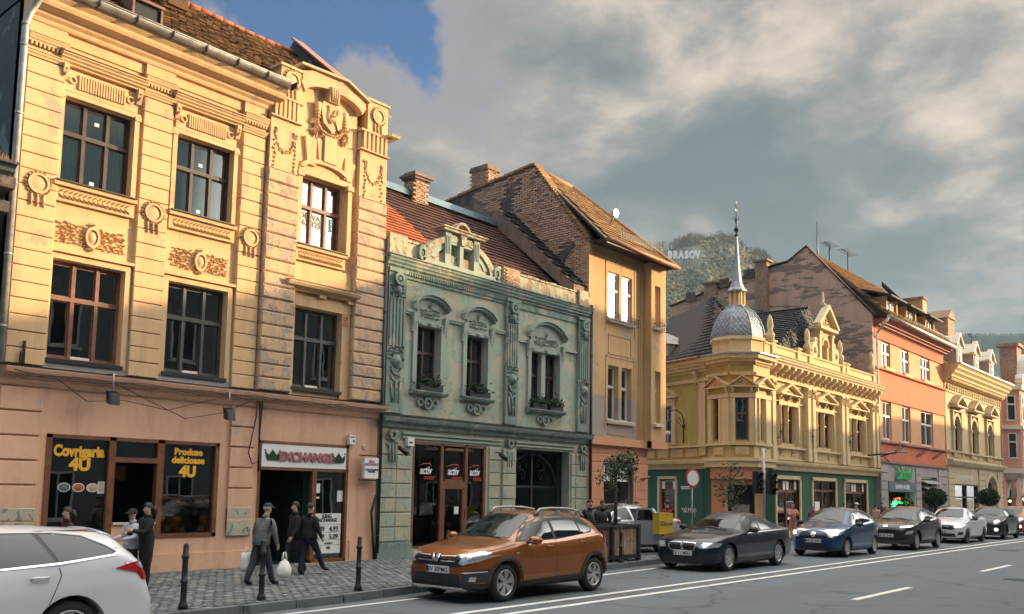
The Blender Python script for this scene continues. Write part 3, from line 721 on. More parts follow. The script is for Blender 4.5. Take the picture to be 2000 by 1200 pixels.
    m = MB(F); garland(m,13.13,.02,10.66,.78,.30,22,.09); foliage_panel(m,12.85,13.42,10.15,10.36,.02,.09); m.build('shield_garland',Y,R)
    m = MB(F)
    for k in range(4): m.tube([(13.02+.07*k,.2,11.50),(13.06+.05*k,.17,11.16)],.028,6)
    m.box(12.98,13.28,-.05,.17,11.14,11.5); m.build('keystone',Y,R)
    m = MB(F)
    m.tube([(12.98,.115,11.05),(13.03,.13,10.98),(13.0,.13,10.75),(13.08,.13,10.62),(13.18,.13,10.75),(13.26,.12,10.60),(13.30,.12,10.50)],.018,5)
    m.tube([(13.02,.125,10.66),(13.2,.13,10.98),(13.30,.13,11.02),(13.31,.13,10.90),(13.12,.13,10.80)],.016,5); m.build('monogram','yellow_stone',R)
    # arched lintel stones
    for k,(a,b,t) in enumerate(((12.42,12.75,10.15),(12.76,12.93,10.2),(12.96,13.32,10.3),(13.34,13.6,10.1),(13.62,13.95,9.95))):
        m = MB(F); lz = 9.66-.42*abs((a+b)/2-13.12)**2*1.4; m.prism_o([(a+(.1 if k<2 else 0),lz),(b-(.1 if k>2 else 0),lz-.01),(b,t-.1*(k>2)),(a,t)],-.05,.03+.05*(k==2)); m.build('arch_stone',Y,R)
    m = MB(F); A = [pi*k/12 for k in range(13)]; m.band([(13.07-.62*cos(a),9.38+.20*sin(a)) for a in A],[(13.07-.74*cos(a),9.38+.30*sin(a)) for a in A],-.06,.05); m.box(12.3,13.85,-.08,.03,9.22,9.36); m.build('window_lintel',Y,R)
    for u in (12.32,13.80):
        m = MB(F); m.box(u-.06,u+.06,-.1,.05,7.5,9.2); m.box(u-.09,u+.09,-.1,.09,9.14,9.26); m.build('window_pier',Y,R)
    # lintels of the top windows
    for i,(a,b) in enumerate(W2[:2]):
        m = MB(F); m.box(a-.10,a-.005,-.1,-.02,7.5,9.25); m.box(b+.005,b+.10,-.1,-.02,7.5,9.25); m.box(a-.12,b+.12,-.1,-.02,9.21,9.30); m.box(a-.13,a+.0,-.1,.0,9.16,9.24); m.box(b,b+.13,-.1,.0,9.16,9.24); m.build('window_surround',Y,R)
        m = MB(F); m.box(a-.05,b+.05,-.1,-.045,9.32,9.74); n = 17
        for k in range(n+1):
            u = a+.24+k*(b-a-.48)/n; m.box(u-.014,u+.014,-.05,-.005,9.40,9.68)
        m.ring_o(a+.11,9.54,.05,.075,-.045,-.01,14); m.ring_o(b-.11,9.54,.05,.075,-.045,-.01,14); m.build('fluted_lintel',Y,R)
        for u in (a-.05,b+.05):
            m = MB(F); m.prism_u([(-.1,9.45),(.0,9.5),(.07,9.72),(.07,9.8),(-.1,9.8)],u-.05,u+.05); m.leaf(u,.05,9.6,.12,.08,1.2,.04); m.leaf(u,.05,9.7,.12,.08,.2,.04); m.build('console',Y,R)
        cornice(F,'window_cornice',Y,R,a-.16,b+.16,9.80,10.02,.0,.17,4,-.1)
        m = MB(F); m.prism_u([(-.1,10.02),(.17,10.02),(-.08,10.14)],a-.16,b+.16); m.box(a-.2,b+.2,-.11,-.06,10.2,10.42); m.build('window_cornice_top',Y,R)
    m = MB(F)
    # leafy sill bands
    for a,b in W2:
        m = MB(F); m.box(a-.1,b+.1,-.1,-.02,7.16,7.44); n = 15
        for k in range(n):
            u = a+(k+.5)*(b-a)/n
            m.leaf(u,-.02,7.35,.16,.05,.7,.05); m.leaf(u,-.02,7.25,.16,.05,-.7,.05)
        m.build('leaf_band',Y,R)
        m = MB(F); m.box(a-.12,b+.12,-.1,.05,7.44,7.52); m.build('sill',Y,R)
        m = MB(F); m.box(a-.1,b+.1,-.1,.09,7.521,7.545); m.build('sill_flashing','darkframe',R)
    for a,b in W1[:2]:
        m = MB(F); foliage_panel(m,a+.03,b-.03,6.38,6.80,-.10,.075,1.5,.055)
        u = (a+b)/2; m.ring_o(u,6.59,.10,.14,-.1,-.02,16,1.5); m.disc_o(u,6.59,.10,-.1,-.06,14,.15,dome=.04)
        m.leaf(u,-.06,6.84,.2,.1,.2,.06); m.leaf(u,-.06,6.36,.22,.1,.1,.06); m.build('relief_panel',Y,R)
        m = MB(F); m.box(a-.12,a-.01,-.1,-.05,4.1,6.16); m.box(b+.01,b+.12,-.1,-.05,4.1,6.16); m.box(a-.01,b+.01,-.1,-.05,6.065,6.16); m.build('window_surround',Y,R)
        m = MB(F); m.box(a-.2,b+.2,-.1,-.01,6.19,6.25); m.build('window_cornice',Y,R)
        m = MB(F); m.box(a-.16,a-.02,-.1,-.06,3.99,5.0); m.box(b+.02,b+.16,-.1,-.06,3.99,4.75); m.box(a-.02,b+.02,-.1,-.06,3.99,4.14); m.build('grey_patch','greyrender',R)
    a,b = W1[2]
    m = MB(F); m.prism_u([(-.1,6.42),(.02,6.42),(.05,6.47),(.20,6.50),(.24,6.56),(.24,6.60),(-.1,6.66)],12.02,14.12)
    for u in (12.2,13.1,13.95): m.box(u-.1,u+.1,-.1,.06,6.34,6.42)
    m.build('window_hood',Y,R)
    m = MB(F); m.box(12.02,14.14,-.1,.255,6.60,6.615); m.build('hood_flashing','darkframe',R)
    for u in (12.3,13.86):
        m = MB(F); m.ring_o(u,5.98,.04,.06,-.02,.0,10); m.box(u-.05,u-.03,-.02,0,5.78,5.9); m.box(u-.005,u+.015,-.02,0,5.78,5.9); m.box(u+.04,u+.06,-.02,0,5.78,5.9); m.build('line_ornament','salmon',R)
    m = MB(F); m.box(12.27,14.01,-.1,-.02,6.08,6.34); m.box(12.27,14.01,-.1,-.04,6.67,7.1); m.box(12.27,12.385,-.1,-.03,4,6.1); m.box(13.765,14.01,-.1,-.03,4,6.1); m.build('bay_panel',Y,R)
    # windows
    for i,(a,b) in enumerate(W2):
        if i < 2: w = window(F,R,a,b,7.55,9.2,-.22,3,.60,'darkframe','glass',('curtain','01' if i else '02'),room=1.2)
        else: w = window(F,R,a,b,7.55,9.2,-.22,3,.58,'woodred','glass',('curtainw','012'),room=1.2)
        if i < 2:
            for (uu,zz) in ((.52,.80),(.50,.07)) if i==0 else ((.5,.70),(.5,.08)):
                p = MB(F); p.box(a+(b-a)*uu-.04,a+(b-a)*uu+.05,-.254,-.25,7.55+1.65*zz,7.55+1.65*zz+.07); p.build('paper_note','paper',w)
    for (x_,w_,s_) in ((12.66,.19,'DE\n762'),(13.02,.33,'VA\n325'),(13.45,.2,'E\nS')):
        p = MB(F); p.box(x_-w_/2,x_+w_/2,-.255,-.25,8.0,8.42); sg = p.build('window_notice','paper' if s_!='E\nS' else 'glass',R)
        text(sg,s_,F,x_,-.248,8.25,.2,'blackletter',bold=.004)
    for i,(a,b) in enumerate(W1):
        w = window(F,R,a,b,4.18,6.06,-.24,3,.62,'woodred' if i==0 else 'blackframe','glass',None,room=1.4)
        m = MB(F); m.box(a-.06,b+.06,-.2,-.02,4.10,4.175); m.build('sill','metal_d',R)
        c = MB(F); c.box(a+(b-a)*.36,a+(b-a)*.62,-.235,-.22,4.22,4.27); c.build('sash_rail','whiteframe',w)
        if i < 2:
            for k,(x0_,x1_,za,zb_) in enumerate(((.08,.28,5.62,5.86),(.42,.55,5.52,5.84)) if i==0 else ((.05,.3,5.45,5.75),(.4,.5,5.4,5.6))):
                c = MB(F); c.box(a+(b-a)*x0_,a+(b-a)*x1_,-.62,-.60,za,zb_); c.build('paper_sheet','curtain',w)
    # belt cornice
    m = MB(F); m.prism_u([(-.1,3.62),(.02,3.62),(.05,3.68),(.05,3.73),(.16,3.78),(.24,3.83),(.27,3.90),(.27,3.93),(-.1,3.97)],x0-.02,x1+.04); m.build('belt_cornice','peach',R)
    m = MB(F); m.prism_u([(-.1,3.972),(.285,3.935),(.285,3.95),(-.1,3.99)],x0-.03,x1+.05); m.build('belt_flashing','metal_d',R)
    # ground storey pilasters and peeled plaster
    for a,b in ((6.2,6.92),(10.83,11.42)):
        blocks(F,'peach',R,a,b,.95,3.6,.44,-.03,.035,gap=.03)
        m = MB(F); m.block(a+.0,b-.0,-.03,.04,.82,1.16,.01); m.build('peeled_block','peel',R)
        m = MB(F); m.block(a,b,-.03,.042,1.19,1.42,.01); m.build('peeled_block','peel',R)
    # bakery front
    sh = MB(F); d0,d1 = -.14,.0; U0,U1,Z0,Z1 = 7.06,10.6,.82,2.78
    for q in ((U0,U0+.10,Z0,Z1),(U1-.09,U1,Z0,Z1),(U0,U1,Z1-.07,Z1),(8.23,8.36,Z0-.2,Z1),(9.22,9.36,Z0,Z1),(8.36,9.22,2.30,2.40),(9.36,U1,Z0,Z0+.08),(U0,8.23,Z0,Z0+.08)): sh.box(q[0],q[1],d0,d1,q[2],q[3])
    s = sh.build('shop_front','wood',R)
    for a,b,c,d in ((7.16,8.23,.9,2.71),(9.36,10.51,.9,2.71),(8.36,9.22,2.40,2.71)):
        g = MB(F); g.box(a,b,-.09,-.08,c,d); g.build('pane','shopglass',s)
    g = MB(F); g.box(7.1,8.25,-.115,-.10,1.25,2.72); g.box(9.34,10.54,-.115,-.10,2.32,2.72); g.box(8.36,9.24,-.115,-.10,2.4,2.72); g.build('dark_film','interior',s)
    g = MB(F); g.box(U0-.1,U1+.2,-2.4,-2.3,.2,3.3); g.box(U0-.2,U0-.1,-2.4,-.2,.2,3.3); g.box(U1+.1,U1+.2,-2.4,-.2,.2,3.3); g.box(U0-.1,U1+.1,-2.4,-.2,.1,.2); g.box(U0-.1,U1+.1,-2.4,-.2,3.2,3.3); g.build('shop_room','interior2',s)
    g = MB(F)
    for a,b in ((7.2,8.2),(9.4,10.48)):
        for z in (.98,1.27): g.box(a,b,-.55,-.2,z,z+.05)
    g.build('bread_shelf','wood',s)
    g = MB(F)
    for a,b in ((7.25,8.15),(9.45,10.45)):
        for z in (1.04,1.33):
            for k in range(16): g.lump(random.uniform(a,b),-.22-random.random()*.2,z,.06,.05,.045)
    g.build('bread','tilegold',s)
    g = MB(F)
    for x_,z in ((9.5,1.26),(9.82,1.26),(10.2,1.26),(10.43,1.26),(9.6,.96),(9.95,.96),(10.3,.96),(10.4,.96),(8.0,1.27)): g.box(x_-.045,x_+.045,-.185,-.175,z-.02,z+.075)
    g.build('price_card','paper',s)
    g = MB(F); g.prism_o([(7.2,1.45),(7.72,1.45),(7.80,1.33),(7.28,1.33)],-.16,-.15); g.build('price_board','paper',s)
    text(s,'Covrigaria',F,7.69,-.078,2.39,.28,'yellowletter',sx=.80,bold=.014); text(s,'4U',F,7.72,-.078,2.13,.32,'yellowletter',bold=.018)
    text(s,'Produse',F,9.93,-.078,2.50,.19,'yellowletter',bold=.009); text(s,'delicioase',F,9.93,-.078,2.33,.19,'yellowletter',sx=.98,bold=.009); text(s,'4U',F,9.93,-.078,2.06,.30,'yellowletter',bold=.018)
    for k,mt in enumerate(('sett','tilered','brick')):
        g = MB(F); u = 7.45+k*.265; g.disc_o(u,1.80,.115,-.08,-.074,20,.085); g.build('food_sticker_rim','white',s)
        g = MB(F); g.disc_o(u,1.80,.10,-.074,-.070,20,.07); g.lump(u,-.07,1.79,.06,.012,.04); g.build('food_sticker',mt,s)
    g = MB(F); g.box(8.08,8.21,-.08,-.074,1.69,1.92); nb = g.build('opening_hours','paper',s)
    g = MB(F)
    for k in range(8): g.box(8.10,8.19-.02*(k%3),-.074,-.072,1.72+k*.024,1.728+k*.024)
    g.build('print','blackletter',nb)
    g = MB(F); g.box(8.36,9.22,-.02,.05,1.10,1.14); g.build('counter_board','whiteframe',s); g = MB(F); g.box(8.36,9.22,-.05,.0,.1,1.10); g.build('counter_wall','peach',s)
    g = MB(F); g.box(8.95,9.15,-1.2,-1.15,1.95,2.25); g.build('menu_picture','tilegold',s)
    # exchange office front
    U0,U1,Z0,Z1 = 11.58,14.1,.1,2.9
    e = MB(F)
    for q in ((U0,U0+.05,Z0,Z1),(U1-.07,U1,Z0,Z1),(U0,U1,Z1-.07,Z1),(U0,U1,2.25,2.31),(13.05,13.17,Z0+.1,2.25),(13.1,U1,Z0,Z0+.12)): e.box(q[0],q[1],-.12,.0,q[2],q[3])
    e = e.build('exchange_front','wood',R)
    g = MB(F); g.box(13.17,14.03,-.08,-.07,.22,2.25); g.build('pane','shopglass',e)
    g = MB(F); g.box(U0+.02,U1-.02,-3.0,-2.9,.1,2.3); g.box(U0-.02,U0+.02,-3,-.1,.1,2.3); g.box(13.08,13.12,-3,-.5,.1,2.3); g.box(U0,U1,-3,-.13,2.3,2.4); g.box(U0,U1,-3,-.1,.05,.12); g.build('doorway_room','interior',e)
    g = MB(F); g.box(13.15,14.05,-.5,-.45,.2,2.3); g.build('green_backboard','shopgreen',e)
    g = MB(F)
    for u in (12.1,12.5): g.box(u,u+.03,-1.6,-1.57,.6,2.2)
    g.box(12.25,12.5,-1.5,-1.4,.8,1.5); g.build('inner_door','metal_d',e)
    g = MB(F); g.box(11.65,14.02,-.05,-.005,2.32,2.83); sg = g.build('exchange_sign','white',e)
    text(sg,'EXCHANGE',F,12.86,.012,2.47,.285,'crimson',extr=.016,sx=1.02,bold=.012)
    for u in (11.93,13.79):
        g = MB(F); g.prism_o([(u-.17,2.52),(u-.13,2.46),(u+.13,2.46),(u+.17,2.52),(u+.2,2.66),(u+.1,2.58),(u,2.70),(u-.1,2.58),(u-.2,2.66)],-.005,.012); g.build('crown_emblem','leafdark',sg)
        g = MB(F)
        for dx in (-.19,0,.19): g.lump(u+dx,-.002,2.69,.025,.02,.025)
        g.build('crown_pearls','sett',sg)
    g = MB(F); g.box(13.16,13.97,-.065,-.055,.34,1.27); bd = g.build('rate_board','paper',e)
    text(bd,'KING\nEXCHANGE',F,13.55,-.052,1.17,.115,'blackletter',bold=.003)
    for z,(a_,b_) in ((.86,('4.89','4.93')),(.68,('4.98','5.09'))):
        text(bd,a_,F,13.36,-.052,z,.155,'blackletter',bold=.003); text(bd,b_,F,13.76,-.052,z,.155,'blackletter',bold=.003)
    text(bd,'COMISION',F,13.62,-.052,.56,.05,'blackletter'); text(bd,'0%',F,13.62,-.052,.44,.085,'blackletter',bold=.002)
    g = MB(F)
    for z in (1.0,.83,.65,.53): g.box(13.18,13.95,-.055,-.052,z,z+.006)
    g.box(13.40,13.406,-.055,-.052,.36,.53); g.build('board_lines','blackletter',bd)
    for u,z,w_,h_ in ((13.22,1.75,.10,.22),(13.84,1.55,.16,.26),(13.22,1.62,.09,.04)):
        g = MB(F); g.box(u,u+w_,-.068,-.062,z,z+h_); g.build('door_sticker','paper',e)
    m = MB(F); m.box(U0,U1+.1,-.1,.06,.08,.14); m.build('threshold','brick',R)
yellow()
def yellow_extras():
    F = F0
    floodlight(F,'small black floodlight hanging from the belt cornice above the bakery window',8.05,.35,3.62)
    floodlight(F,'small black floodlight hanging above the pilaster left of the exchange sign',10.55,.35,3.50)
    s = thing('hanging_sign','white projecting sign with printed letters on brackets beside the exchange shop','sign',F.w(14.75,.1,2.45))
    Fs = F; m = MB(F); m.box(14.42,14.86,.12,.22,2.12,2.62); m.build('sign_box','white',s)
    m = MB(F); m.box(14.3,15.0,.15,.18,2.66,2.69); m.box(14.5,14.53,0,.15,2.66,2.69); m.box(14.5,14.53,0,.15,2.06,2.09); m.box(14.3,14.9,.15,.18,2.06,2.09); m.build('bracket','metal_d',s)
    text(s,'KING\nEXCHANGE',F,14.64,.222,2.50,.085,'crimson',sx=.9,bold=.002); text(s,'CASA DE SCHIMB\nVALUTAR',F,14.64,.222,2.31,.062,'navy',sx=.85,bold=.002)
    m = MB(F); m.box(14.52,14.62,.0,.01,2.84,2.94); n = m.build('number_plate','white'); tag(n,'small white house number plate on the salmon wall above the hanging sign','number plate'); text(n,'22',F,14.57,.012,2.86,.08,'blackletter')
    for u,lab in ((14.12,'white alarm box on the salmon wall right of the exchange sign'),):
        a = thing('alarm_box',lab,'alarm box',F.w(u,.05,3.0)); m = MB(F); m.box(u-.09,u+.09,0,.1,2.93,3.15); m.build('casing','white',a); m = MB(F); m.box(u-.0,u+.06,.1,.105,2.98,3.03); m.build('indicator','navy',a); m = MB(F); m.box(u-.07,u+.07,.1,.104,3.08,3.12); m.build('grille','metal_l',a)
    # cables along the belt cornice
    rnd = random.Random(3); m = MB(F)
    for q in range(3):
        pts = [(6.3+k*.35, .30+.01*q, 3.86-.03*q-.05*abs(sin(k*.9+q))-.02*rnd.random()) for k in range(26)]; m.tube(pts,.009,4)
    m.tube([(7.0,.28,3.8),(7.6,.30,3.4),(8.3,.3,3.48),(9.2,.3,3.36),(10.4,.3,3.72)],.009,4); m.tube([(8.1,.29,3.8),(8.8,.3,3.52),(9.6,.3,3.22),(10.5,.3,3.42),(11.3,.28,3.8)],.009,4)
    o = m.build('cable_run','cable'); tag(o,'bundle of black cables sagging along the yellow house belt cornice','cables')
    m = MB(F); m.tube([(11.42,.08,3.9),(11.40,.09,3.4),(11.25,.08,2.6),(11.36,.08,2.36),(11.50,.08,2.42),(11.52,.08,3.2),(11.56,.08,3.9)],.014,6); m.tube([(11.50,.06,3.9),(11.52,.06,3.0),(11.53,.06,2.2)],.022,6)
    tag(m.build('drop_cable','cable'),'loop of black cable hanging left of the exchange sign','cables')
    m = MB(F); m.tube([(9.95+1.2,.0,0),(9.95+1.2,0,0.01)],.001,3)
    m = MB(); m.tube([(10.95,21.2,14.3),(10.75,21.2,15.35)],[.02,.008],5); tag(m.build('antenna_rod','metal_d'),'thin dark antenna rod on the ridge of the yellow house','antenna')
    m = MB(F); m.box(6.52,6.56,-.02,.04,4.0,4.42); m.box(6.47,6.49,.02,.05,4.0,4.22); tag(m.build('wall_bracket','metal_d'),'rusty iron bracket at the foot of the leftmost pilaster','bracket')
    # neighbour's house beyond the left frame edge
    n = thing('grey_house','weathered grey green house cut by the left edge of the photo','house',(3.5,17.3,0))
    m = MB(); m.box(-6,6.0,17.3,24,0,7.1); m.build('wall','teal_wall',n)
    cornice(F0,'parapet_cornice','teal_wall',n,-6,6.02,6.9,7.45,.0,.55,4,-.3)
    m = MB(F); m.box(-6,6.05,-.3,.5,7.45,7.5); m.box(5.6,6.02,.1,.5,7.0,7.2); m.box(5.7,6.0,-.1,.35,6.6,6.8); m.build('parapet_coping','patch',n)
    m = MB(F)
    for k in range(60):
        u = random.uniform(5.2,6.0); h_ = random.uniform(.06,.2); m.poly([(u,.35,7.5),(u+.012,.35,7.5),(u+.02+random.uniform(-.05,.05),.36,7.5+h_)])
    w = m.build('dry_weeds','tilegold',n); w['kind'] = 'stuff'
yellow_extras()
# ------------------------------------------------------------------ green two-storey house
def green():
    F = F0; G = 'green'
    R = thing('green_house','peeling pale green two-storey house with arched attic gable and iron gate','house',(19.5,17.2,0))
    x0,x1 = 15.04,23.93
    WN = [(16.2,17.08),(18.1,18.98)]; DW = (20.92,22.38)
    wall(F,'upper_wall',G,R,x0,x1,3.78,8.0,[(a,b,4.45,6.2) for a,b in WN]+[(DW[0],DW[1],4.35,6.12)],0)
    wall(F,'ground_wall',G,R,x0,x1,.1,3.5,[(16.2,19.05,.35,3.12),(20.36,22.98,.1,3.12)],0)
    m = MB(); m.box(x0,x1,24,24.3,0,8); m.box(23.6,23.9,17.5,24,0,8.2); m.build('rear_wall','mortar',R)
    m = MB(F); m.box(x0,x1,-6,-.4,3.5,3.8); m.build('floor_slab','interior',R)
    # roof and firewall ledge
    e0,e1,r0,r1 = (x0,17.35,8.0),(23.9,17.35,8.0),(x0,20.9,11.2),(23.9,20.9,11.2)
    slab('roof','roofunder',R,e0,e1,r0,r1); slab('rear_roof','tiledark',R,(23.9,24.4,8),(x0,24.4,8),(23.9,20.9,11.2),(x0,20.9,11.2))
    tiles(R,'roof_tile','tilered',(x0,17.36,8.03),(17.9,17.36,8.03),(x0,20.9,11.23),(17.1,20.9,11.23),.17,.2,110,.008)
    tiles(R,'dark_roof_tile','tiledark',(17.9,17.36,8.03),(23.3,17.36,8.03),(17.1,20.9,11.23),(23.3,20.9,11.23),.19,.24,110,.008)
    m = MB(); m.prism_u([(20.65,11.15),(21.15,11.15),(21.1,11.38),(20.9,11.44),(20.7,11.38)],17.4,23.6); m.build('ridge_cap','bluesheet',R)
    m = MB(); a = []
    for x in (23.25,23.95): a.append([m.P(x,17.3,8.2),m.P(x,20.95,11.3),m.P(x,20.95,11.75),m.P(x,20.6,11.75),m.P(x,17.3,8.62)])
    m.face(a[0]); m.face(a[1][::-1])
    for k in range(5): j=(k+1)%5; m.face((a[0][k],a[1][k],a[1][j],a[0][j]))
    m.build('ledge_wall','mortar',R)
    tiles(R,'ledge_tile','slate',(23.2,17.3,8.66),(23.95,17.3,8.66),(23.2,20.6,11.8),(23.95,20.6,11.8),.35,.25,0)
    # chimney stands on the roof
    c = MB(); c.box(19.12,19.70,20.55,21.05,10.5,11.72); c.box(19.05,19.77,20.48,21.12,11.72,11.80); c.box(19.0,19.82,20.43,21.17,11.80,11.88); c.box(19.1,19.72,20.53,21.07,11.88,11.97)
    ch = c.build('chimney','mortar',R); bricks(ch,'brick','brick',[(19.12,20.548,10.6),(1,0,0)],.58,1.1,.2,.075,0); bricks(ch,'brick','brick',[(19.118,21.05,10.6),(0,-1,0)],.5,1.1,.2,.075,0)
    # pilasters with carved masks
    for a,b in ((15.12,15.72),(19.72,20.28),(23.28,23.86)):
        m = MB(F); m.box(a,b,0,.10,3.8,7.5)
        for k in range(5): u = a+.07+k*(b-a-.14)/4; m.box(u-.028,u+.028,.10,.135,5.5,6.75)
        m.build('pilaster','green_dark',R)
        m = MB(F); u = (a+b)/2
        m.ring_o(u,7.25,.09,.17,.10,.20,14); m.disc_o(u,7.25,.05,.1,.2); m.box(a-.03,b+.03,0,.15,7.42,7.52)
        foliage_panel(m,a+.06,b-.06,6.78,7.1,.10,.1,1.3,.08); m.lump(u,.1,6.95,.12,.12,.16); m.build('mask_capital','green_dark',R); m = MB(F)
        foliage_panel(m,a+.04,b-.04,5.15,5.55,.10,.11,1.4,.07); m.lump(u,.1,5.12,.17,.14,.2); m.lump(u,.2,5.1,.05,.06,.06)
        m.ring_o(u,4.95,.14,.19,.10,.16,12,1,180,360); m.ring_o(u,4.75,.12,.17,.10,.15,12,1,180,360)
        for q in range(5): m.leaf(u+.1*cos(q*2.5),.1,4.65-q*.12,.18,.09,q*1.3,.06)
        for dx in (-.16,0,.16): m.tube([(u+dx,.13,4.6),(u+dx*.7,.12,4.05)],[.03,.015],5)
        m.build('mask_ornament','green_dark',R)
    # frieze, architrave and dentils
    cornice(F,'main_cornice','green_dark',R,x0,x1,7.52,7.86,.06,.26,4)
    dentils(F,'dentil_row','green_dark',R,15.8,19.65,7.42,7.5,0,.10,.085,.045)
    m = MB(F); m.box(15.75,19.7,0,.05,7.34,7.42); m.box(20.3,23.25,0,.05,7.30,7.46); m.box(20.3,23.25,0,.03,6.30,6.36); m.build('architrave','green_dark',R)
    # window frames with segmental hoods
    for (a,b,zb,zt) in [(p,q,4.45,6.2) for p,q in WN]+[(DW[0]+.02,DW[1]-.02,4.35,6.12)]:
        u = (a+b)/2; w2 = (b-a)/2
        m = MB(F)
        for s_ in (-1,1): e = u+s_*(w2+.07); m.box(e-.07,e+.07,0,.06,zb,zt+.1); e = u+s_*(w2+.14); m.prism_u([(0,zt-.25),(.05,zt-.2),(.12,zt+.05),(.14,zt+.30),(0,zt+.30)],e-.06,e+.06)
        m.box(u-w2-.02,u+w2+.02,0,.05,zt+.0,zt+.44); m.build('window_surround','green_smooth',R)
        m = MB(F); A = [radians(25+130*k/14) for k in range(15)]; Rr = (w2+.22)/cos(radians(25)); zc = zt+.46-Rr*sin(radians(25))
        k_ = .72
        f1 = lambda r,dz: [(u+r*cos(t), zt+.44+dz+(r*sin(t)-r*sin(radians(25)))*k_) for t in A]
        m.band(f1(Rr,0.),f1(Rr,.07),0,.16); m.band(f1(Rr*1.0,.07),f1(Rr,.13),0,.22)
        m.prism_o(f1(Rr*.95,-.02)+[],0,.04); m.build('arched_hood','green_smooth',R)
        m = MB(F); foliage_panel(m,u-w2*.8,u+w2*.8,zt+.20,zt+.46,.05,.09,1.5,.07); m.leaf(u,.06,zt+.55,.2,.12,1.57,.1); m.lump(u,.05,zt+.06,.09,.07,.06)
        m.box(u-w2,u-w2+.16,.05,.08,zt+.04,zt+.09); m.box(u+w2-.16,u+w2,.05,.08,zt+.04,zt+.09); m.build('garland_relief','green_smooth',R)
        m = MB(F); m.prism_u([(0,zb-.10),(.14,zb-.10),(.2,zb-.03),(.2,zb+.0),(0,zb+.02)],a-.2,b+.2); m.build('sill','green_dark',R)
        m = MB(F); m.ring_o(u,zb-.32,.10,.15,0,.09,14,1.1); m.lump(u,0,zb-.32,.08,.09,.09)
        for s_ in (-1,1): m.ring_o(u+s_*.26,zb-.3,.07,.11,0,.07,10); m.leaf(u+s_*.16,0,zb-.42,.2,.1,s_*.8,.08); m.leaf(u+s_*.16,0,zb-.2,.2,.1,-s_*.8,.08)
        m.build('apron_scroll','green_dark',R)
    # string course broken by the hoods
    m = MB(F)
    for a,b in ((15.75,16.0),(17.3,17.85),(19.2,19.7)): m.box(a,b,0,.07,6.42,6.48); m.box(a,b,0,.10,6.48,6.52)
    for a,b in ((20.3,20.7),(22.6,23.25)): m.box(a,b,0,.07,6.30,6.36)
    m.build('string_course','green_smooth',R)
    for a,b in WN: window(F,R,a,b,4.45,6.2,-.22,2,.60,'darkframe','glass',('curtainw','01'),room=.8,fw=.05)
    window(F,R,20.92,21.56,4.35,6.12,-.22,2,.6,'darkframe','glass',('curtainw','0'),room=.8,fw=.045); window(F,R,21.76,22.38,4.35,6.12,-.22,2,.6,'darkframe','glass',('curtainw','1'),room=.8,fw=.045)
    m = MB(F); m.box(21.56,21.76,-.25,-.05,4.35,6.12); m.build('window_post','green_smooth',R)
    # belt
    m = MB(F); m.prism_u([(-.05,3.44),(.08,3.44),(.10,3.52),(.22,3.58),(.26,3.66),(.26,3.70),(-.05,3.78)],x0-.02,x1+.03); m.build('belt_cornice','green_dark',R)
    m = MB(F); m.prism_u([(-.05,3.785),(.28,3.705),(.28,3.725),(-.05,3.80)],x0,x1+.04); m.build('belt_flashing','metal_d',R)
    m = MB(F); m.box(15.8,19.65,0,.05,3.18,3.24); m.box(15.8,19.65,0,.08,3.28,3.33); m.box(20.3,23.2,0,.05,3.18,3.24); m.box(20.3,23.2,0,.08,3.28,3.33); m.build('shop_moulding','green_smooth',R)
    # ground blocks
    for a,b in ((15.1,15.62),(15.62,16.12),(19.15,19.62),(19.7,20.28),(23.05,23.25),(23.3,23.88)):
        blocks(F,G,R,a,b,.55,3.1,.36,-.02,.045 if (a,b)!=(19.7,20.28) else .09,gap=.022,jit=.01,b=.015)
    for u in (15.42,19.98,23.58):
        m = MB(F); m.ring_o(u,3.24,.07,.13,.04,.14,12); foliage_panel(m,u-.2,u+.2,2.95,3.2,.05,.1,1.4,.07)
        for dx in (-.1,0,.1): m.tube([(u+dx,.10,3.0),(u+dx,.08,2.55)],[.03,.02],5)
        m.build('capital_ornament','green_dark',R)
    
    for a,b in ((x0,16.2),(19.05,20.36),(22.98,x1)): m = MB(F); m.box(a,b,-.05,.07,.08,.5); m.build('plinth','green_dark',R)
    # shop front
    U0,U1,Z0,Z1 = 16.2,19.05,.35,3.12; s = MB(F)
    for q in ((U0,U0+.08,Z0,Z1),(U1-.09,U1,Z0,Z1),(U0,U1,Z1-.07,Z1),(17.25,17.35,Z0-.1,Z1),(18.2,18.30,Z0-.1,Z1),(17.35,18.2,2.02,2.10),(17.42,18.13,2.04+.06,2.16),(17.42,18.13,2.93,3.0),(17.35,17.43,Z0-.1,2.02),(18.12,18.2,Z0-.1,2.02),(17.43,18.12,1.90,2.02),(17.43,18.12,Z0-.1,Z0+.1),(U0,17.25,Z0,Z0+.05),(18.3,U1,Z0,Z0+.05)): s.box(q[0],q[1],-.12,.0,q[2],q[3])
    s = s.build('shop_front','wood',R)
    for a,b,c,d in ((16.28,17.25,.4,3.05),(18.30,18.96,.4,3.05),(17.4,18.15,2.16,2.95),(17.43,18.12,.45,1.9)):
        g = MB(F); g.box(a,b,-.07,-.06,c,d); g.build('pane','shopglass',s)
    g = MB(F); g.box(U0,U1,-2.6,-2.5,.2,3.3); g.box(U0-.1,U0,-2.6,-.2,.2,3.3); g.box(U1,U1+.1,-2.6,-.2,.2,3.3); g.box(U0,U1,-2.6,-.15,.15,.25); g.box(U0,U1,-2.6,-.2,3.15,3.2); g.build('shop_room','interior2',s)
    g = MB(F); g.box(16.3,17.2,-.9,-.25,.35,.95); g.box(18.35,18.9,-.9,-.25,.35,.95); g.build('display_base','cream',s)
    g = MB(F)
    for k in range(22): g.lump(random.uniform(16.35,17.15),-.3-random.random()*.3,.98,.10,.06,.06)
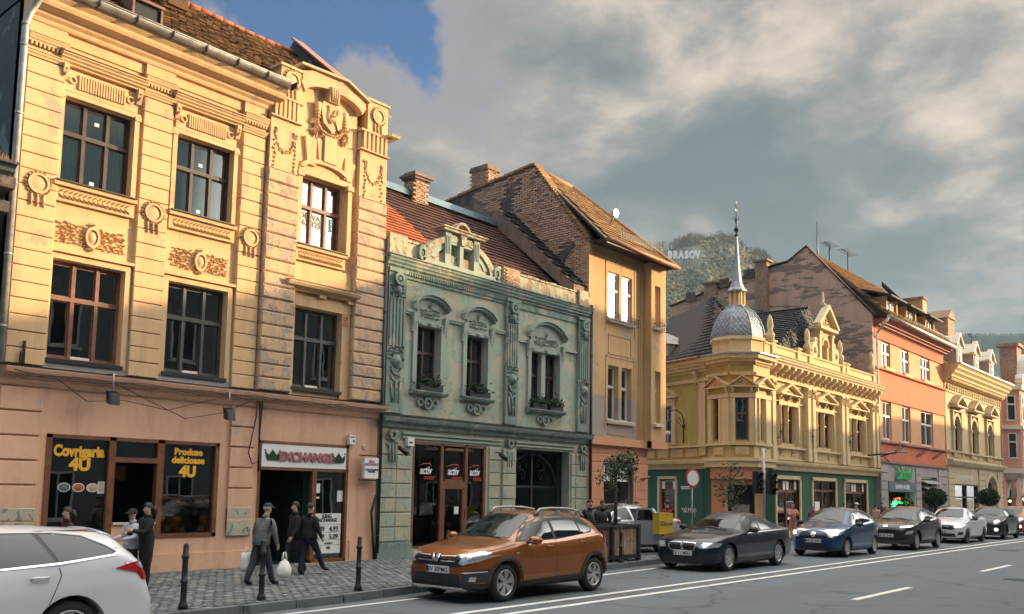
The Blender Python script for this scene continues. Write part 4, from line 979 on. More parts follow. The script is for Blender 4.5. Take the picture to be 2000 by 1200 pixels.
    for k in range(10): g.lump(random.uniform(18.35,18.9),-.3-random.random()*.3,.98,.10,.06,.06)
    g.build('shoe_display','sett',s)
    g = MB(F); g.lathe(17.65,-.9,[(.16,.6),(.19,.9),(.15,1.15),(.2,1.45),(.10,1.55),(.09,1.65),(.08,1.8),(.02,1.85)],10); g.build('mannequin','metal_l',s)
    g = MB(F); g.box(16.5,16.9,-1.6,-1.4,1.1,1.9); g.box(18.4,18.8,-1.8,-1.6,.6,1.6); g.build('clothes_rail','brick',s)
    for u,sx_ in ((16.74,.75),(17.78,.75),(18.64,.72)):
        text(s,'activ',F,u,-.055,2.28,.30,'whiteletter',sx=sx_,shear=.2,bold=.004); text(s,'OUTLET',F,u+.14,-.055,2.14,.115,'redletter',sx=.9,shear=.3,bold=.003)
        g = MB(F); g.tube([(u-.25,-.05,2.49),(u-.05,-.05,2.555),(u+.15,-.05,2.56),(u+.22,-.05,2.48)],[.008,.014,.018,.008],5); g.build('swoosh','redletter',s)
    g = MB(F); g.box(17.85,18.02,-.055,-.05,1.22,1.42); g.build('door_notice','paper',s)
    g = MB(F); g.tube([(18.16,.03,1.1),(18.16,.06,1.15),(18.16,.06,1.3),(18.16,.03,1.35)],.012,6); g.build('door_handle','metal_d',s)
    st = MB(F); st.box(16.95,17.9,0,.35,.1,.34); st.build('shop_step','greyrender',R)
    # gateway
    g = MB(F); g.box(20.3,23.04,-3.2,-3.1,.1,3.3); g.box(20.26,20.36,-3.2,-.3,.1,3.2); g.box(22.98,23.08,-3.2,-.3,.1,3.2); g.box(20.3,23.04,-3.2,-.3,3.12,3.2); g.build('gate_passage','interior2',R)
    m = MB(F)
    for q in ((20.36,20.44,.1,3.12),(22.9,22.98,.1,3.12),(20.36,22.98,3.04,3.12),(21.63,21.71,.15,3.0),(20.44,22.9,1.98,2.04),(20.44,22.9,.18,.26),(20.44,22.9,1.10,1.15)): m.box(q[0],q[1],-.5,-.45,q[2],q[3])
    A = [radians(180*k/18) for k in range(19)]; m.band([(21.67+1.16*cos(a),2.0+.98*sin(a)) for a in A],[(21.67+1.22*cos(a),2.0+1.05*sin(a)) for a in A],-.5,-.44); gt = m.build('iron_gate','pipe',R)
    for k in range(22):
        u = 20.5+k*.112
        if abs(u-21.67)<.06: continue
        b = MB(F); b.tube([(u,-.475,.2),(u,-.475,2.0+(.0 if k%2 else .12))],.014,5,False); b.build('gate_bar','pipe',gt)
    m = MB(F)
    for s_ in (-1,1):
        for (cx,cz,r) in ((.45,2.35,.22),(.80,2.3,.17),(.3,2.7,.16),(.62,2.62,.14)):
            pts = [(21.67+s_*(cx+r*(1-t*.1)*cos(t*1.1)*(1-t/9)), -.47, cz+r*(1-t/9)*sin(t*1.1)) for t in [q*.5 for q in range(14)]]; m.tube(pts,.014,5)
    m.build('gate_scroll','pipe',gt)
    # attic parapet
    wall(F,'attic_wall','attic',R,x0,x1,7.86,8.30,[],.02,.35)
    m = MB(F)
    for k in range(30):
        u = x0+.02+k*.296
        if 16.3<u<19.2: continue
        m.block(u,u+.28,-.30,.05,8.31,8.38+random.uniform(-.02,.02),.01)
    m.build('attic_coping','attic',R)
    for a,b in ((15.1,15.72),(19.55,20.3),(23.3,23.9)):
        m = MB(F); m.box(a,b,-.3,.10,7.9,8.42); m.build('attic_pier','attic',R)
    for q in range(40): pass
    xs = []
    for k in range(9):
        for j in range(4): xs.append(Matrix.Translation(F.w(19.66+j*.15+(.07 if k%2 else 0),.11,7.93+k*.052)))
    vb,fb = box_proto(.13,.05,.042); pieces('exposed_brick','brick',vb,fb,xs,R,60)
    # attic gable with lunette openings
    m = MB(F); cx = 17.75
    def arc(r,k=.62): return [(cx-r*cos(radians(180*q/24)), 7.95+r*k*sin(radians(180*q/24))) for q in range(25)]
    m.band(arc(1.22),arc(1.45),-.25,.10); m.build('gable_arch','attic',R)
    m = MB(F); m.prism_o([(cx-1.2,7.9),(cx+1.2,7.9)]+[(cx+1.2*cos(radians(180*q/20)),7.98+1.2*.6*sin(radians(180*q/20))) for q in range(21)],-.25,-.20); m.build('gable_back','green_dark',R)
    m = MB(F)
    for u in (-1.22,-.72,.64,1.14): pass
    for u,w_,t in ((-.55,.22,8.95),(-.02,.14,8.68),(.60,.22,8.95)): m.box(cx+u-w_/2,cx+u+w_/2,-.2,.12,7.92,t)
    m.box(cx-1.5,cx+1.5,-.2,.14,7.88,8.0); m.box(cx-.6,cx+.66,-.2,.08,8.60,8.92)
    for u in (-.55,.60):
        for k in range(3): m.box(cx+u-.07+k*.06,cx+u-.05+k*.06,.12,.14,8.3,8.8)
    m.band(arc(1.02,.60)[2:9],arc(1.24,.60)[2:9],-.2,.05); m.band(arc(1.02,.60)[16:23],arc(1.24,.60)[16:23],-.2,.05); m.build('gable_pier','green_smooth',R)
    m = MB(F); m.box(cx-.80,cx+.86,-.25,.22,8.92,8.99); m.box(cx-.86,cx+.92,-.3,.26,8.99,9.03); m.ring_o(cx+.03,9.03,.22,.30,-.1,.12,14,.9,0,180); m.prism_o([(cx-.1,8.92),(cx+.12,8.92),(cx+.08,8.62),(cx-.06,8.62)],.08,.17); m.build('gable_cornice','attic',R)
    for u in (-.55,.62):
        m = MB(F); m.tube([(cx+u,.0,9.03),(cx+u,.0,9.12),(cx+u,0,9.42)],[.06,.018,.004],6); m.build('finial','metal_d',R)
    for u in (-1.5,1.48):
        m = MB(F); m.ring_o(cx+u,8.12,.07,.14,.03,.14,12,1.5); m.lump(cx+u,.03,8.12,.07,.1,.12); m.leaf(cx+u,.05,8.3,.3,.12,1.4,.1); m.build('attic_scroll','green_dark',R)
    a_ = thing('alarm_box','white alarm box on the green house above the left shop window edge','alarm box',F.w(15.98,.05,3.1)); m = MB(F); m.box(15.88,16.1,.05,.16,2.98,3.2); m.build('casing','white',a_); m = MB(F); m.box(15.92,16.04,.16,.165,3.04,3.09); m.build('indicator','navy',a_)
    for u,lab in ((15.55,'black spotlight on the green house left of the shop window'),(19.4,'black spotlight on the green house between shop and gate')):
        a_ = thing('spotlight',lab,'spotlight',F.w(u,.1,2.9)); m = MB(F); m.tube([(u,.0,2.95),(u,.25,2.95),(u+.02,.30,2.85)],.015,5); m.build('bracket','metal_d',a_); m = MB(F); m.tube([(u-.05,.22,2.92),(u+.10,.42,2.75)],[.05,.07],8); m.build('housing','metal_d',a_)
    dp = thing('downpipe','dark downpipe between the yellow and the green house','downpipe',(15.0,17.1,0)); downpipe(F,14.99,.12,.3,8.2,dp,'pipe',.045)
    dp = thing('downpipe','dark downpipe between the green house and the tan house','downpipe',(23.9,17.1,0)); downpipe(F,23.93,.14,.3,8.0,dp,'pipe',.05)
    m = MB(F); m.tube([(14.97,.05,.15),(14.85,.1,.7),(14.80,.08,1.3),(14.93,.08,1.7)],.035,6); tag(m.build('drain_hose','cable'),'black corrugated hose at the foot of the downpipe','hose')
    rnd = random.Random(5)
    for u,lab in ((16.64,'dark leafy plants in the flower box under the left green house window'),(18.54,'dark leafy plants in the flower box under the middle green house window'),(21.22,'dark leafy plants in the left half of the right green house window'),(22.05,'dark leafy plants in the right half of the right green house window')):
        t = thing('flower_box',lab,'flower box',F.w(u,.1,4.4)); zb = 4.46 if u<20 else 4.36; w2 = .42 if u<20 else .33
        m = MB(F); m.box(u-w2,u+w2,.0,.2,zb,zb+.16); m.build('box','metal_d',t)
        m = MB(F)
        for k in range(330):
            p = (u+rnd.gauss(0,w2*.5), .12+rnd.gauss(0,.09), zb+.16+abs(rnd.gauss(0,.11))-.03); s = rnd.uniform(.03,.06); a = rnd.uniform(0,6.3)
            m.poly([(p[0]-s*cos(a),p[1],p[2]-s*sin(a)),(p[0]+s*.4*sin(a),p[1]+s*.5,p[2]-s*.4*cos(a)),(p[0]+s*cos(a),p[1]+.02,p[2]+s*sin(a)),(p[0]-s*.4*sin(a),p[1]-s*.5,p[2]+s*.4*cos(a))])
        m.build('foliage','leafdark',t)
def bricks(parent, name, mat, org, w, h, bw=.25, bh=.08, single=0, poly=None, holes=None, proud=.022):
    """running bond on a vertical face starting at org=(point, direction); poly: test(u,z) keeps a brick"""
    p0 = Vector(org[0]); X = Vector(org[1]).normalized(); Nn = Vector((X.y,-X.x,0)); xf = []
    nz = int(h/bh); nu = int(w/bw)
    B = basis(X,Vector((0,0,1)),Nn,Vector((0,0,0)))
    for j in range(nz):
        for i in range(nu+1):
            u = (i+(.5 if j%2 else .0))*bw; z = (j+.5)*bh
            if u > w: continue
            if poly and not poly(u,z): continue
            if random.random() < .03: continue
            M_ = Matrix.Translation(p0+X*u+Vector((0,0,z))+Nn*random.uniform(-.012,.008)) @ B @ Matrix.Diagonal((random.uniform(.85,1.04),random.uniform(.8,1.05),1,1)) @ Matrix.Rotation(random.uniform(-.03,.03),4,'Z')
            xf.append(M_)
    v,f = box_proto(bw*.93,bh*.82,proud,.004); pieces(name, mat, v, f[1:], xf, parent, single)
green()

# ------------------------------------------------------------------ tan three-storey house with brick firewall
def tan():
    F = F0; T = 'tan'
    R = thing('tan_house','tall ochre house with exposed brick firewall and wide tiled eaves','house',(26,17.2,0))
    xa,xb = 23.95,27.3; FB = Frame(0,16.86)
    wall(F,'upper_wall','tan_worn',R,xa,xb,3.68,5.1,[(25.1,25.74,4.3,5.2),(25.92,26.55,4.3,5.2)],0)
    wall(F,'upper_wall',T,R,xa,xb,5.1,10.15,[(25.1,25.74,5.0,6.17),(25.92,26.55,5.0,6.17),(25.08,25.74,7.76,9.4),(25.92,26.55,7.76,9.4)],0)
    wall(FB,'bay_wall',T,R,xb,28.28,3.68,10.1,[(27.52,27.92,4.35,6.2),(27.52,27.92,7.76,9.3)],0,.3)
    m = MB(); m.box(xb-.02,xb+.25,16.872,17.3,3.69,10.1); m.box(28.05,28.28,17.16,24,3.68,10.1); m.build('bay_side',T,R)
    m = MB(); m.prism_z([(27.3,16.86),(28.3,16.86),(28.3,24),(27.3,24)],3.45,3.676); m.prism_z([(23.95,17.02),(27.3,17.02),(27.3,16.82),(28.34,16.82),(28.34,24),(28.2,24),(28.2,17.3),(23.95,17.3)],3.44,3.70); m.build('belt','salmon',R)
    wall(F,'ground_wall','salmon',R,xa,27.62,.1,3.45,[(24.9,26.72,.15,2.86)],0)
    m = MB(); m.box(27.3,27.6,17.4,24,0,3.45); m.box(24,28.2,24,24.3,0,12); m.build('rear_wall','salmon',R)
    for k in range(8):
        for a,b in ((xa+.05,24.82),(26.82,27.58)):
            m = MB(F); m.block(a,b,-.01,.018,.45+k*.3,.45+k*.3+.285,.008); m.build('wall_board','salmon',R)
    for k in range(2):
        m = MB(F); m.block(xa+.05,27.58,-.01,.018,2.9+k*.27,2.9+k*.27+.255,.008); m.build('wall_board','salmon',R)
    # firewall
    prof = [(17.23,8.3),(17.23,10.25),(19.55,13.30),(19.75,13.38),(23.95,12.85),(24.3,12.8),(24.3,5),(17.23,5)]
    m = MB(); a = [m.P(23.96,y,z) for y,z in prof]; b = [m.P(24.3,y,z) for y,z in prof]; m.face(a); m.face(b[::-1])
    for k in range(len(prof)): j=(k+1)%len(prof); m.face((a[k],b[k],b[j],a[j]))
    fw = m.build('firewall','mortar',R)
    def top(y): return 10.25+(y-17.2)*1.298 if y<19.6 else 13.36-(y-19.6)*.117
    rn = random.Random(11)
    def keep(u,z):
        y = 24.2-u; Z = z+7.5
        if Z > top(y)-.10 or y < 17.25: return False
        if Z < 7.9+(y-17.3)*.94: return False
        # areas still covered with render
        if 20.2<y<21.0 and 11.6<Z<12.9 and Z>12.9-(y-20.1)*1.6+.3*sin(y*9): return False
        if 20.9<y<21.15 and Z<12.4: return False
        if y>22.6 and Z>11.2+.25*sin(y*7): return False
        if 17.9<y<19.4 and abs(Z-(8.9+(19.4-y)*.85+.12*sin(y*8)))<.26: return False
        return True
    bricks(fw,'brick','brick',[(23.955,24.2,7.5),(0,-1,0)],7.0,6.2,.245,.082,300,keep)
    def keep2(y,z): return 0
    m = MB()
    def blot(pts,o=.012):
        a = [m.P(23.955-o,y,z) for y,z in pts]; b = [m.P(23.97,y,z) for y,z in pts]; m.face(a)
        for k in range(len(a)): j=(k+1)%len(a); m.face((a[k],b[k],b[j],a[j]))
    blot([(20.15,12.95),(20.3,12.3),(20.5,11.75),(20.75,11.9),(20.9,11.6),(21.1,11.7),(21.15,10.9),(21.22,10.9),(21.2,12.3),(21.0,12.6),(20.6,12.9)])
    blot([(19.3,9.3),(19.0,8.95),(18.7,8.8),(18.4,9.35),(18.1,9.9),(17.75,10.15),(17.85,10.25),(18.3,10.0),(18.7,9.75),(19.0,9.6),(19.25,9.5)],.03)
    blot([(22.5,12.9),(22.6,12.2),(22.9,11.8),(23.9,11.7),(24.2,12.1),(24.2,12.7),(23.2,12.85)])
    m.build('render_patch','patch',fw)
    m = MB()
    for k in range(26): y = 17.25+k*.092; z = top(y); m.box(23.88,24.36,y,y+.088,z+.02,z+.10+random.uniform(-.015,.015))
    for k in range(20): y = 19.62+k*.23; z = top(y); m.box(23.88,24.36,y,y+.22,z-.02,z+.06+random.uniform(-.02,.02))
    m.build('verge_tile','tilegold',R)
    c = MB(); c.box(24.0,24.6,21.9,22.7,12.6,13.75); c.box(23.93,24.67,21.83,22.77,13.75,13.85); c.box(23.96,24.64,21.86,22.74,13.85,13.93)
    ch = c.build('chimney','mortar',R); bricks(ch,'brick','brick',[(24.0,21.895,12.8),(1,0,0)],.6,1.0,.2,.075,0); bricks(ch,'brick','brick',[(23.995,22.7,12.8),(0,-1,0)],.8,1.0,.2,.075,0)
    m = MB(); m.tube([(24.1,23.5,12.85),(24.1,23.5,13.2)],[.05,.03],6); m.build('vent_pipe','metal_l',R)
    # roof: street slope hipped at the corner
    e0,e1 = (24.0,16.5,10.12),(28.4,16.5,10.05); r0,r1 = (24.0,19.65,13.22),(26.2,19.65,13.1)
    slab('roof','roofunder',R,e0,e1,r0,r1,.08); tiles(R,'roof_tile','tilegold',(24.3,16.5,10.14),(28.4,16.5,10.07),(24.3,19.65,13.24),(26.2,19.65,13.14),.2,.24,200,.012)
    slab('hip_roof','roofunder',R,(28.4,16.5,10.05),(28.4,24.5,10.05),(26.2,19.65,13.1),(26.2,22,13.1),.08); slab('rear_roof','roofunder',R,(28.4,24.5,10.05),(24,24.5,12.7),(26.2,22,13.1),(24,19.65,13.22),.08)
    m = MB(); m.tube([(26.2,19.65,13.16),(28.4,16.5,10.12)],.09,7); m.tube([(24.2,19.65,13.28),(26.2,19.65,13.16)],.09,7); m.build('ridge_tile','tilegold',R)
    q = MB(); P_ = Vector((26.35,17.75,11.85)); nn = ((Vector((0,0,CAM_H))-P_).normalized()+sdir).normalized(); X_ = Vector((0,0,1)).cross(nn).normalized(); Z_ = nn.cross(X_)  # chrome disc turned to throw the sun at the camera, for the skylight glint
    q.poly([tuple(P_+X_*.14*cos(a*pi/8)+Z_*.14*sin(a*pi/8)) for a in range(16)]); q.build('skylight_glint_mirror','chrome',R)
    q = MB(); q.tube([tuple(P_-nn*.02),tuple(P_-nn*.12)],[.155,.14],16); q.tube([tuple(P_-nn*.08),(P_.x,P_.y+.25,P_.z-.35)],.05,6); q.build('glint_mirror_mount','metal_l',R)
    m = MB(F)
    m.prism_u([(.65,10.02),(.75,10.02),(.75,10.16),(.65,10.16)],23.9,28.45)
    m.build('eaves_board','darkframe',R)
    m = MB(F); m.box(23.95,28.36,-7,.64,10.155,10.185); m.build('soffit','roofunder',R)
    m = MB(F); m.tube([(23.9,.77,10.12),(28.5,.77,10.06)],.07,8); m.build('gutter','copper',R)
    m = MB(F)
    for k in range(28): u = 25.2+k*.1; m.box(u-.006,u+.006,.42,.44,10.52,10.80)
    m.tube([(25.2,.43,10.80),(28.0,.43,10.74)],.012,5); m.tube([(25.2,.43,10.62),(28.0,.43,10.58)],.01,5); m.build('snow_guard','metal_d',R)
    # trim
    m = MB(F)
    for a,b,c,d in ((24.9,26.75,7.3,9.75),(24.95,26.7,3.95,6.5)):
        for q in ((a,a+.05,c,d),(b-.05,b,c,d),(a,b,d-.05,d)): m.box(q[0],q[1],0,.02,q[2],q[3])
    for q in ((25.1,26.5,6.55,6.58),(25.1,26.5,7.2,7.23),(25.1,25.13,6.55,7.23),(26.47,26.5,6.55,7.23),(25.1,26.5,3.82,3.85),(25.1,26.5,4.1,4.13)): m.box(q[0],q[1],0,.02,q[2],q[3])
    m.box(xa,xb,0,.03,9.88,9.93); m.box(26.95,27.0,0,.035,3.7,9.9); m.box(27.08,27.27,0,.025,3.7,9.9); m.build('wall_moulding',T,R)
    for zb in (4.3,7.76):
        m = MB(F); m.prism_u([(0,zb-.12),(.12,zb-.12),(.15,zb-.02),(0,zb+.02)],25.0,26.62); m.build('sill','whitestone',R)
        m = MB(FB); m.prism_u([(0,zb-.09),(.12,zb-.09),(.13,zb),(0,zb+.03)],27.44,28.0); m.build('sill','whitestone',R)
    up = dict(curtain=None,room=.6,fw=.05,sash=False)
    for a,b,c,d,g in ((25.08,25.74,7.76,9.4,'glass_b'),(25.92,26.55,7.76,9.4,'glass_b'),(25.1,25.74,4.3,6.17,'glass'),(25.92,26.55,4.3,6.17,'glass')): window(F,R,a,b,c,d,-.07 if c > 7 else -.2,1,.62,'whiteframe',g,('curtainw','0'),room=.6,fw=.05)
    for c,d in ((4.35,6.2),(7.76,9.3)): window(FB,R,27.52,27.92,c,d,-.18,1,.62,'whiteframe','glass',('curtainw','0'),room=.3,fw=.04)
    for (f_,a,b,z) in ((F,24.98,26.7,7.66),(FB,27.45,28.05,7.66)):
        m = MB(f_)
        for zz in (z,z+.14,z+.24): m.tube([(a,.0,zz),(a,.26,zz),(b,.26,zz),(b,.0,zz)],.010,5)
        n = int((b-a)/.13)
        for k in range(n+1): u = a+(b-a)*k/n; m.tube([(u,.26,z),(u,.26,z+.24)],.006,4)
        o = m.build('window_railing','metal_d'); tag(o,'flower rail under the upper windows of the tan house' if f_ is F else 'small flower rail under the upper bay window of the tan house','railing')
    # shop
    U0,U1 = 24.9,26.72; s = MB(F)
    for q in ((U0,U0+.05,.15,2.86),(U1-.05,U1,.15,2.86),(U0,U1,2.8,2.86)): s.box(q[0],q[1],-.16,-.04,q[2],q[3])
    s = s.build('shop_front','bluesheet',R)
    g = MB(F); g.box(24.95,26.4,-.12,-.10,2.25,2.8); sg = g.build('shop_sign','white',s); text(sg,'K-FOOD',F,25.55,-.095,2.50,.25,'blackletter',bold=.006,sx=.95)
    text(sg,'korean food',F,25.55,-.095,2.36,.10,'blackletter')
    g = MB(F); g.box(24.95,26.6,-.15,-.14,.2,2.25); g.build('pane','shopglass',s)
    g = MB(F); g.box(24.9,26.7,-2.2,-2.1,.1,3); g.box(24.8,24.9,-2.2,-.2,.1,3); g.box(26.7,26.8,-2.2,-.2,.1,3); g.build('shop_room','brick',s)
    g = MB(F); g.box(26.0,26.5,-1.6,-1.5,.2,2.0); g.build('lit_wall','tilegold',s)
    for u,z in ((25.75,1.9),(25.95,1.72),(26.02,1.55)):
        g = MB(F); g.sphere(u,-.5,z,.045); g.build('bulb','warmlamp',s)
    m = MB(F); m.tube([(27.1,0,2.35),(27.2,.14,2.4)],.03,6); m.tube([(27.08,.1,2.33),(27.3,.3,2.45)],.045,8); tag(m.build('security_camera','copper'),'small brown camera on the salmon wall near the corner','camera')
tan()

# ------------------------------------------------------------------ corner house with dome
def corner():
    Y = 'cornerY'; R = thing('domed_corner_house','yellow corner house with grey scaled dome and dark green shop fronts','house',(38,18,0))
    FS = Frame(0,17.45); x0,x1 = 37.55,52.0
    c69,s69 = cos(radians(69)),sin(radians(69))
    B = Vector((35.33,17.92,0))                 # left corner of the bay front
    bay = [(37.5,17.08),(35.9,17.08),(35.33,17.92),(35.82,19.2),(36.2,19.05)]
    side_end = Vector((36.25,19.1,0)); sb = side_end+Vector((c69,s69,0))*12
    FL = Frame(sb.x,sb.y,249)                   # side street wall, u runs 0..12 towards the bay
    def win3(F,u0,u1,z0=4.27,z1=6.0,o=0,ped=True,name='x'):
        um = (u0+u1)/2
        m = MB(F); m.box(u0-.22,u0-.02,0,.09,z0-.1,z1+.12); m.box(u1+.02,u1+.22,0,.09,z0-.1,z1+.12); m.box(u0-.22,u1+.22,0,.11,z1+.02,z1+.2); m.build('window_surround','pale',R)
        m = MB(F)
        for e in (u0-.12,u1+.12): m.lathe(e,.12,[(.07,z0-.05),(.06,z0+.1),(.05,z1-.1),(.08,z1)],8)
        m.build('colonnette','pale',R)
        m = MB(F)
        for e in (u0-.1,um,u1+.1): m.prism_u([(0,z1+.2),(.06,z1+.22),(.2,z1+.42),(.2,z1+.48),(0,z1+.48)],e-.06,e+.06); m.leaf(e,.15,z1+.33,.16,.1,1.57,.06)
        foliage_panel(m,u0+.1,u1-.1,z1+.24,z1+.42,0.0,.1,1,.06); m.build('console','pale',R)
        if ped: pediment(F,R,'pale',u0-.34,u1+.34,z1+.48,.48,0,.30)
        m = MB(F); m.box(um-.05,um+.05,-.14,.0,z0,z1); m.lathe(um,.02,[(.075,z0),(.05,z0+.2),(.045,z1-.3),(.075,z1)],8); m.build('window_post','pale',R)
        window(F,R,u0,um-.05,z0,z1,-.16,1,.64,'wood','glass',('curtain','0'),room=.4,fw=.05,sash=False); window(F,R,um+.05,u1,z0,z1,-.16,1,.64,'wood','glass',('curtain','0'),room=.4,fw=.05,sash=False)
        m = MB(F)
        for e in (u0+.25,u1-.25):
            m.box(e-.2,e+.2,0,.05,z0-.55,z0-.25)
        m.build('apron_panel','pale',R)
        m = MB(F)
        for e in (u0+.25,u1-.25):
            for dx in (-.1,.1): m.ring_o(e+dx,z0-.40,.05,.085,.05,.075,10)
        m.build('apron_ring','cornerY',R)
    # street front
    WS = [(39.28,40.98),(43.5,45.45),(48.0,50.0)]
    wall(FS,'upper_wall',Y,R,x0,x1,3.45,8.0,[(a,b,4.27,6.0) for a,b in WS],0)
    for a,b in WS: win3(FS,a,b)
    for u in (42.15,42.75,46.55,47.15,51.1,51.75,38.2):
        m = MB(FS); m.box(u-.16,u+.16,0,.26,3.5,7.0); m.box(u-.2,u+.2,0,.28,3.5,4.1); m.box(u-.2,u+.2,0,.3,6.95,7.05); m.build('pilaster','pale',R)
        m = MB(FS); foliage_panel(m,u-.17,u+.17,6.55,6.95,.26,.12,1.3,.07); m.lump(u-.13,.26,6.9,.06,.07,.06); m.lump(u+.13,.26,6.9,.06,.07,.06); m.build('capital','pale',R)
    m = MB(FS); m.box(x0,x1,0,.14,7.08,7.2); m.box(x0,x1,0,.07,6.15,6.2); m.box(x0,x1,0,.16,4.02,4.1); m.box(x0,x1,0,.08,3.5,3.56); m.build('string_course','pale',R)
    n = 20
    for k in range(n):
        u = x0+.3+k*(x1-x0-.6)/(n-1); m = MB(FS); m.prism_u([(0,7.30),(.12,7.34),(.5,7.62),(.52,7.76),(0,7.76)],u-.1,u+.1); m.leaf(u,.3,7.45,.2,.12,1.57,.1); m.lump(u,.1,7.3,.08,.1,.07); m.build('bracket','pale',R)
    cornice(FS,'main_cornice','pale',R,x0-.1,x1+.1,7.76,8.10,.50,.72,3); dentils(FS,'dentil_row','pale',R,x0,x1,7.66,7.74,0,.14,.2,.1)
    # attic with piers, finials and the little gable
    m = MB(FS); m.box(x0,x1,-.1,.12,8.12,8.62); m.box(x0,x1,-.14,.18,8.62,8.70); m.build('attic_wall',Y,R)
    for u,f in ((38.4,1),(41.2,0),(42.6,1),(46.9,1),(47.5,0),(51.6,1)):
        m = MB(FS); m.box(u-.2,u+.2,-.2,.2,8.12,8.78); m.box(u-.25,u+.25,-.25,.25,8.78,8.86); m.build('attic_pier',Y,R)
        if f:
            m = MB(FS); m.lathe(u,0,[(.12,8.86),(.2,8.98),(.22,9.15),(.10,9.32),(.16,9.55),(.12,9.85),(.04,10.02),(.0,10.08)],8); m.build('finial','pale',R)
    for u in (43.3,46.1):
        m = MB(FS); m.ring_o(u,9.05,.16,.34,-.1,.12,14,1.25); m.lump(u,.12,9.05,.14,.1,.2); m.ring_o(u+(.2 if u<44 else -.2),9.55,.07,.18,-.1,.1,10); m.build('gable_scroll','pale',R)
    gx0,gx1 = 43.7,45.7; gm = (gx0+gx1)/2
    wall(FS,'gable_wall',Y,R,gx0,gx1,8.1,10.2,[(gm-.36,gm+.36,8.75,9.75)],.05,.5)
    m = MB(FS); A = [radians(180*k/12) for k in range(13)]; m.prism_o([(gm-.36,9.76)]+[(gm-.36,9.45),]+[(gm-.36*cos(a),9.42+.33*sin(a)) for a in A]+[(gm+.36,9.76)],-.2,.04); m.band([(gm+.36*cos(a),9.42+.34*sin(a)) for a in A],[(gm+.46*cos(a),9.42+.44*sin(a)) for a in A],0,.12)
    for u in (gx0+.18,gx1-.18): m.box(u-.12,u+.12,.05,.18,8.7,10.0); m.box(u-.16,u+.16,.05,.22,9.95,10.08)
    m.build('gable_arch','pale',R)
    m = MB(FS); m.box(gx0-.15,gx1+.15,-.3,.34,10.2,10.34); pk = 11.35
    for s_ in (-1,1): m.prism_o([(gm+s_*1.2,10.34),(gm,pk),(gm,pk+.2),(gm+s_*1.3,10.44)],.0,.36)
    m.prism_o([(gm-1.0,10.34),(gm+1.0,10.34),(gm,pk)],-.04,.1); foliage_panel(m,gm-.4,gm+.4,10.42,10.8,.1,.12,1.2,.07); m.build('gable_pediment','pale',R)
    m = MB(FS); m.lathe(gm,0,[(.12,11.4),(.2,11.55),(.06,11.7),(.08,11.9),(.02,12.25)],8); m.build('finial','pale',R)
    window(FS,R,gm-.36,gm+.36,8.75,9.7,-.3,2,.5,'whiteframe','glass',None,room=.4,fw=.04,sash=False)
    A_,B_,C_,D_ = (39.9,17.85,8.45),(39.9,27,8.45),(44.75,18.3,11.5),(44.75,27,11.5)
    slab('cross_roof','roofunder',R,B_,A_,D_,C_,.06); tiles(R,'slate_tile','slate',B_,A_,D_,C_,.22,.26,120,.02)
    slab('cross_roof_front','roofunder',R,A_,(46.2,17.85,8.45),C_,(44.76,18.3,11.5),.06); tiles(R,'slate_tile','slate',A_,(46.2,17.85,8.45),C_,(44.80,18.3,11.5),.22,.26,120,.02)
    slab('cross_roof_right','roofunder',R,(46.2,17.85,8.45),(46.2,27,8.45),(44.76,18.3,11.5),(44.76,27,11.5),.06)
    m = MB(); m.tube([(44.75,18.2,11.52),(44.75,27,11.52)],.08,7); m.build('ridge_tile','slate',R)
    # belts over the shops
    m = MB(FS); m.prism_u([(-.1,3.02),(.1,3.02),(.14,3.12),(.14,3.2),(.3,3.28),(.34,3.38),(.34,3.43),(-.1,3.47)],x0-.1,x1+.1); m.build('belt_cornice','pale',R)
    # green shop level
    SH = [(38.85,41.4),(43.0,45.9),(47.2,50.4)]
    wall(FS,'shop_wall','shopgreen',R,x0,x1,.1,3.05,[(a,b,.3,2.62) for a,b in SH],-.02)
    for i,(a,b) in enumerate(SH):
        s = MB(FS); 
        for q in ((a-.15,a,.1,2.74),(b,b+.15,.1,2.74),(a-.15,b+.15,2.62,2.78)): s.box(q[0],q[1],-.1,.05,q[2],q[3])
        s = s.build('shop_surround','pale',R)
        f = MB(FS); zt = 2.02 if i!=1 else 2.1
        for q in ((a,a+.07,.3,2.62),(b-.07,b,.3,2.62),(a,b,2.55,2.62),(a,b,zt,zt+.09),((a+b)/2-.04,(a+b)/2+.04,.3,2.62)): f.box(q[0],q[1],-.2,-.1,q[2],q[3])
        f.build('shop_frame','wood',s)
        g = MB(FS); g.box(a,b,-.16,-.15,.3,zt); g.build('pane','shopglass',s)
        if i != 1:
            l = MB(FS)
            for k in range(5):
                for c_ in ((a+.35,(a+b)/2-.3),((a+b)/2+.3,b-.35)): l.prism_u([(-.2,2.14+k*.08),(-.12,2.12+k*.08),(-.12,2.14+k*.08),(-.2,2.17+k*.08)],c_[0],c_[1])
            l.build('louvre','wood',s)
            for u in (a+.2,(a+b)/2-.18,(a+b)/2+.18,b-.2):
                p = MB(FS); p.box(u-.13,u+.13,-.13,-.11,2.13,2.53); p.build('white_panel','white',s)
        else:
            g = MB(FS); g.box(a,b,-.16,-.15,2.2,2.55); g.build('pane','shopglass',s)
            p = MB(FS); p.box(a+.55,a+1.15,-.14,-.13,1.0,1.6); p.build('poster','paper',s)
        g = MB(FS); g.box(a-.2,b+.2,-2.2,-2.1,.2,3); g.box(a,b,-.9,-.85,.3,2.1) if i==0 else None; g.build('shop_room','interior2' if i else 'teal_wall',s)
        if i==0: g = MB(FS); g.box(a+(b-a)*.62,b,-.5,-.48,.3,2.05); g.build('blind','cream',s)
    # side street wall
    wall(FL,'side_wall','olive_shade',R,0,12,3.45,7.9,[(8.15,9.05,4.27,5.95),(2.6,3.6,4.27,5.95)],0)
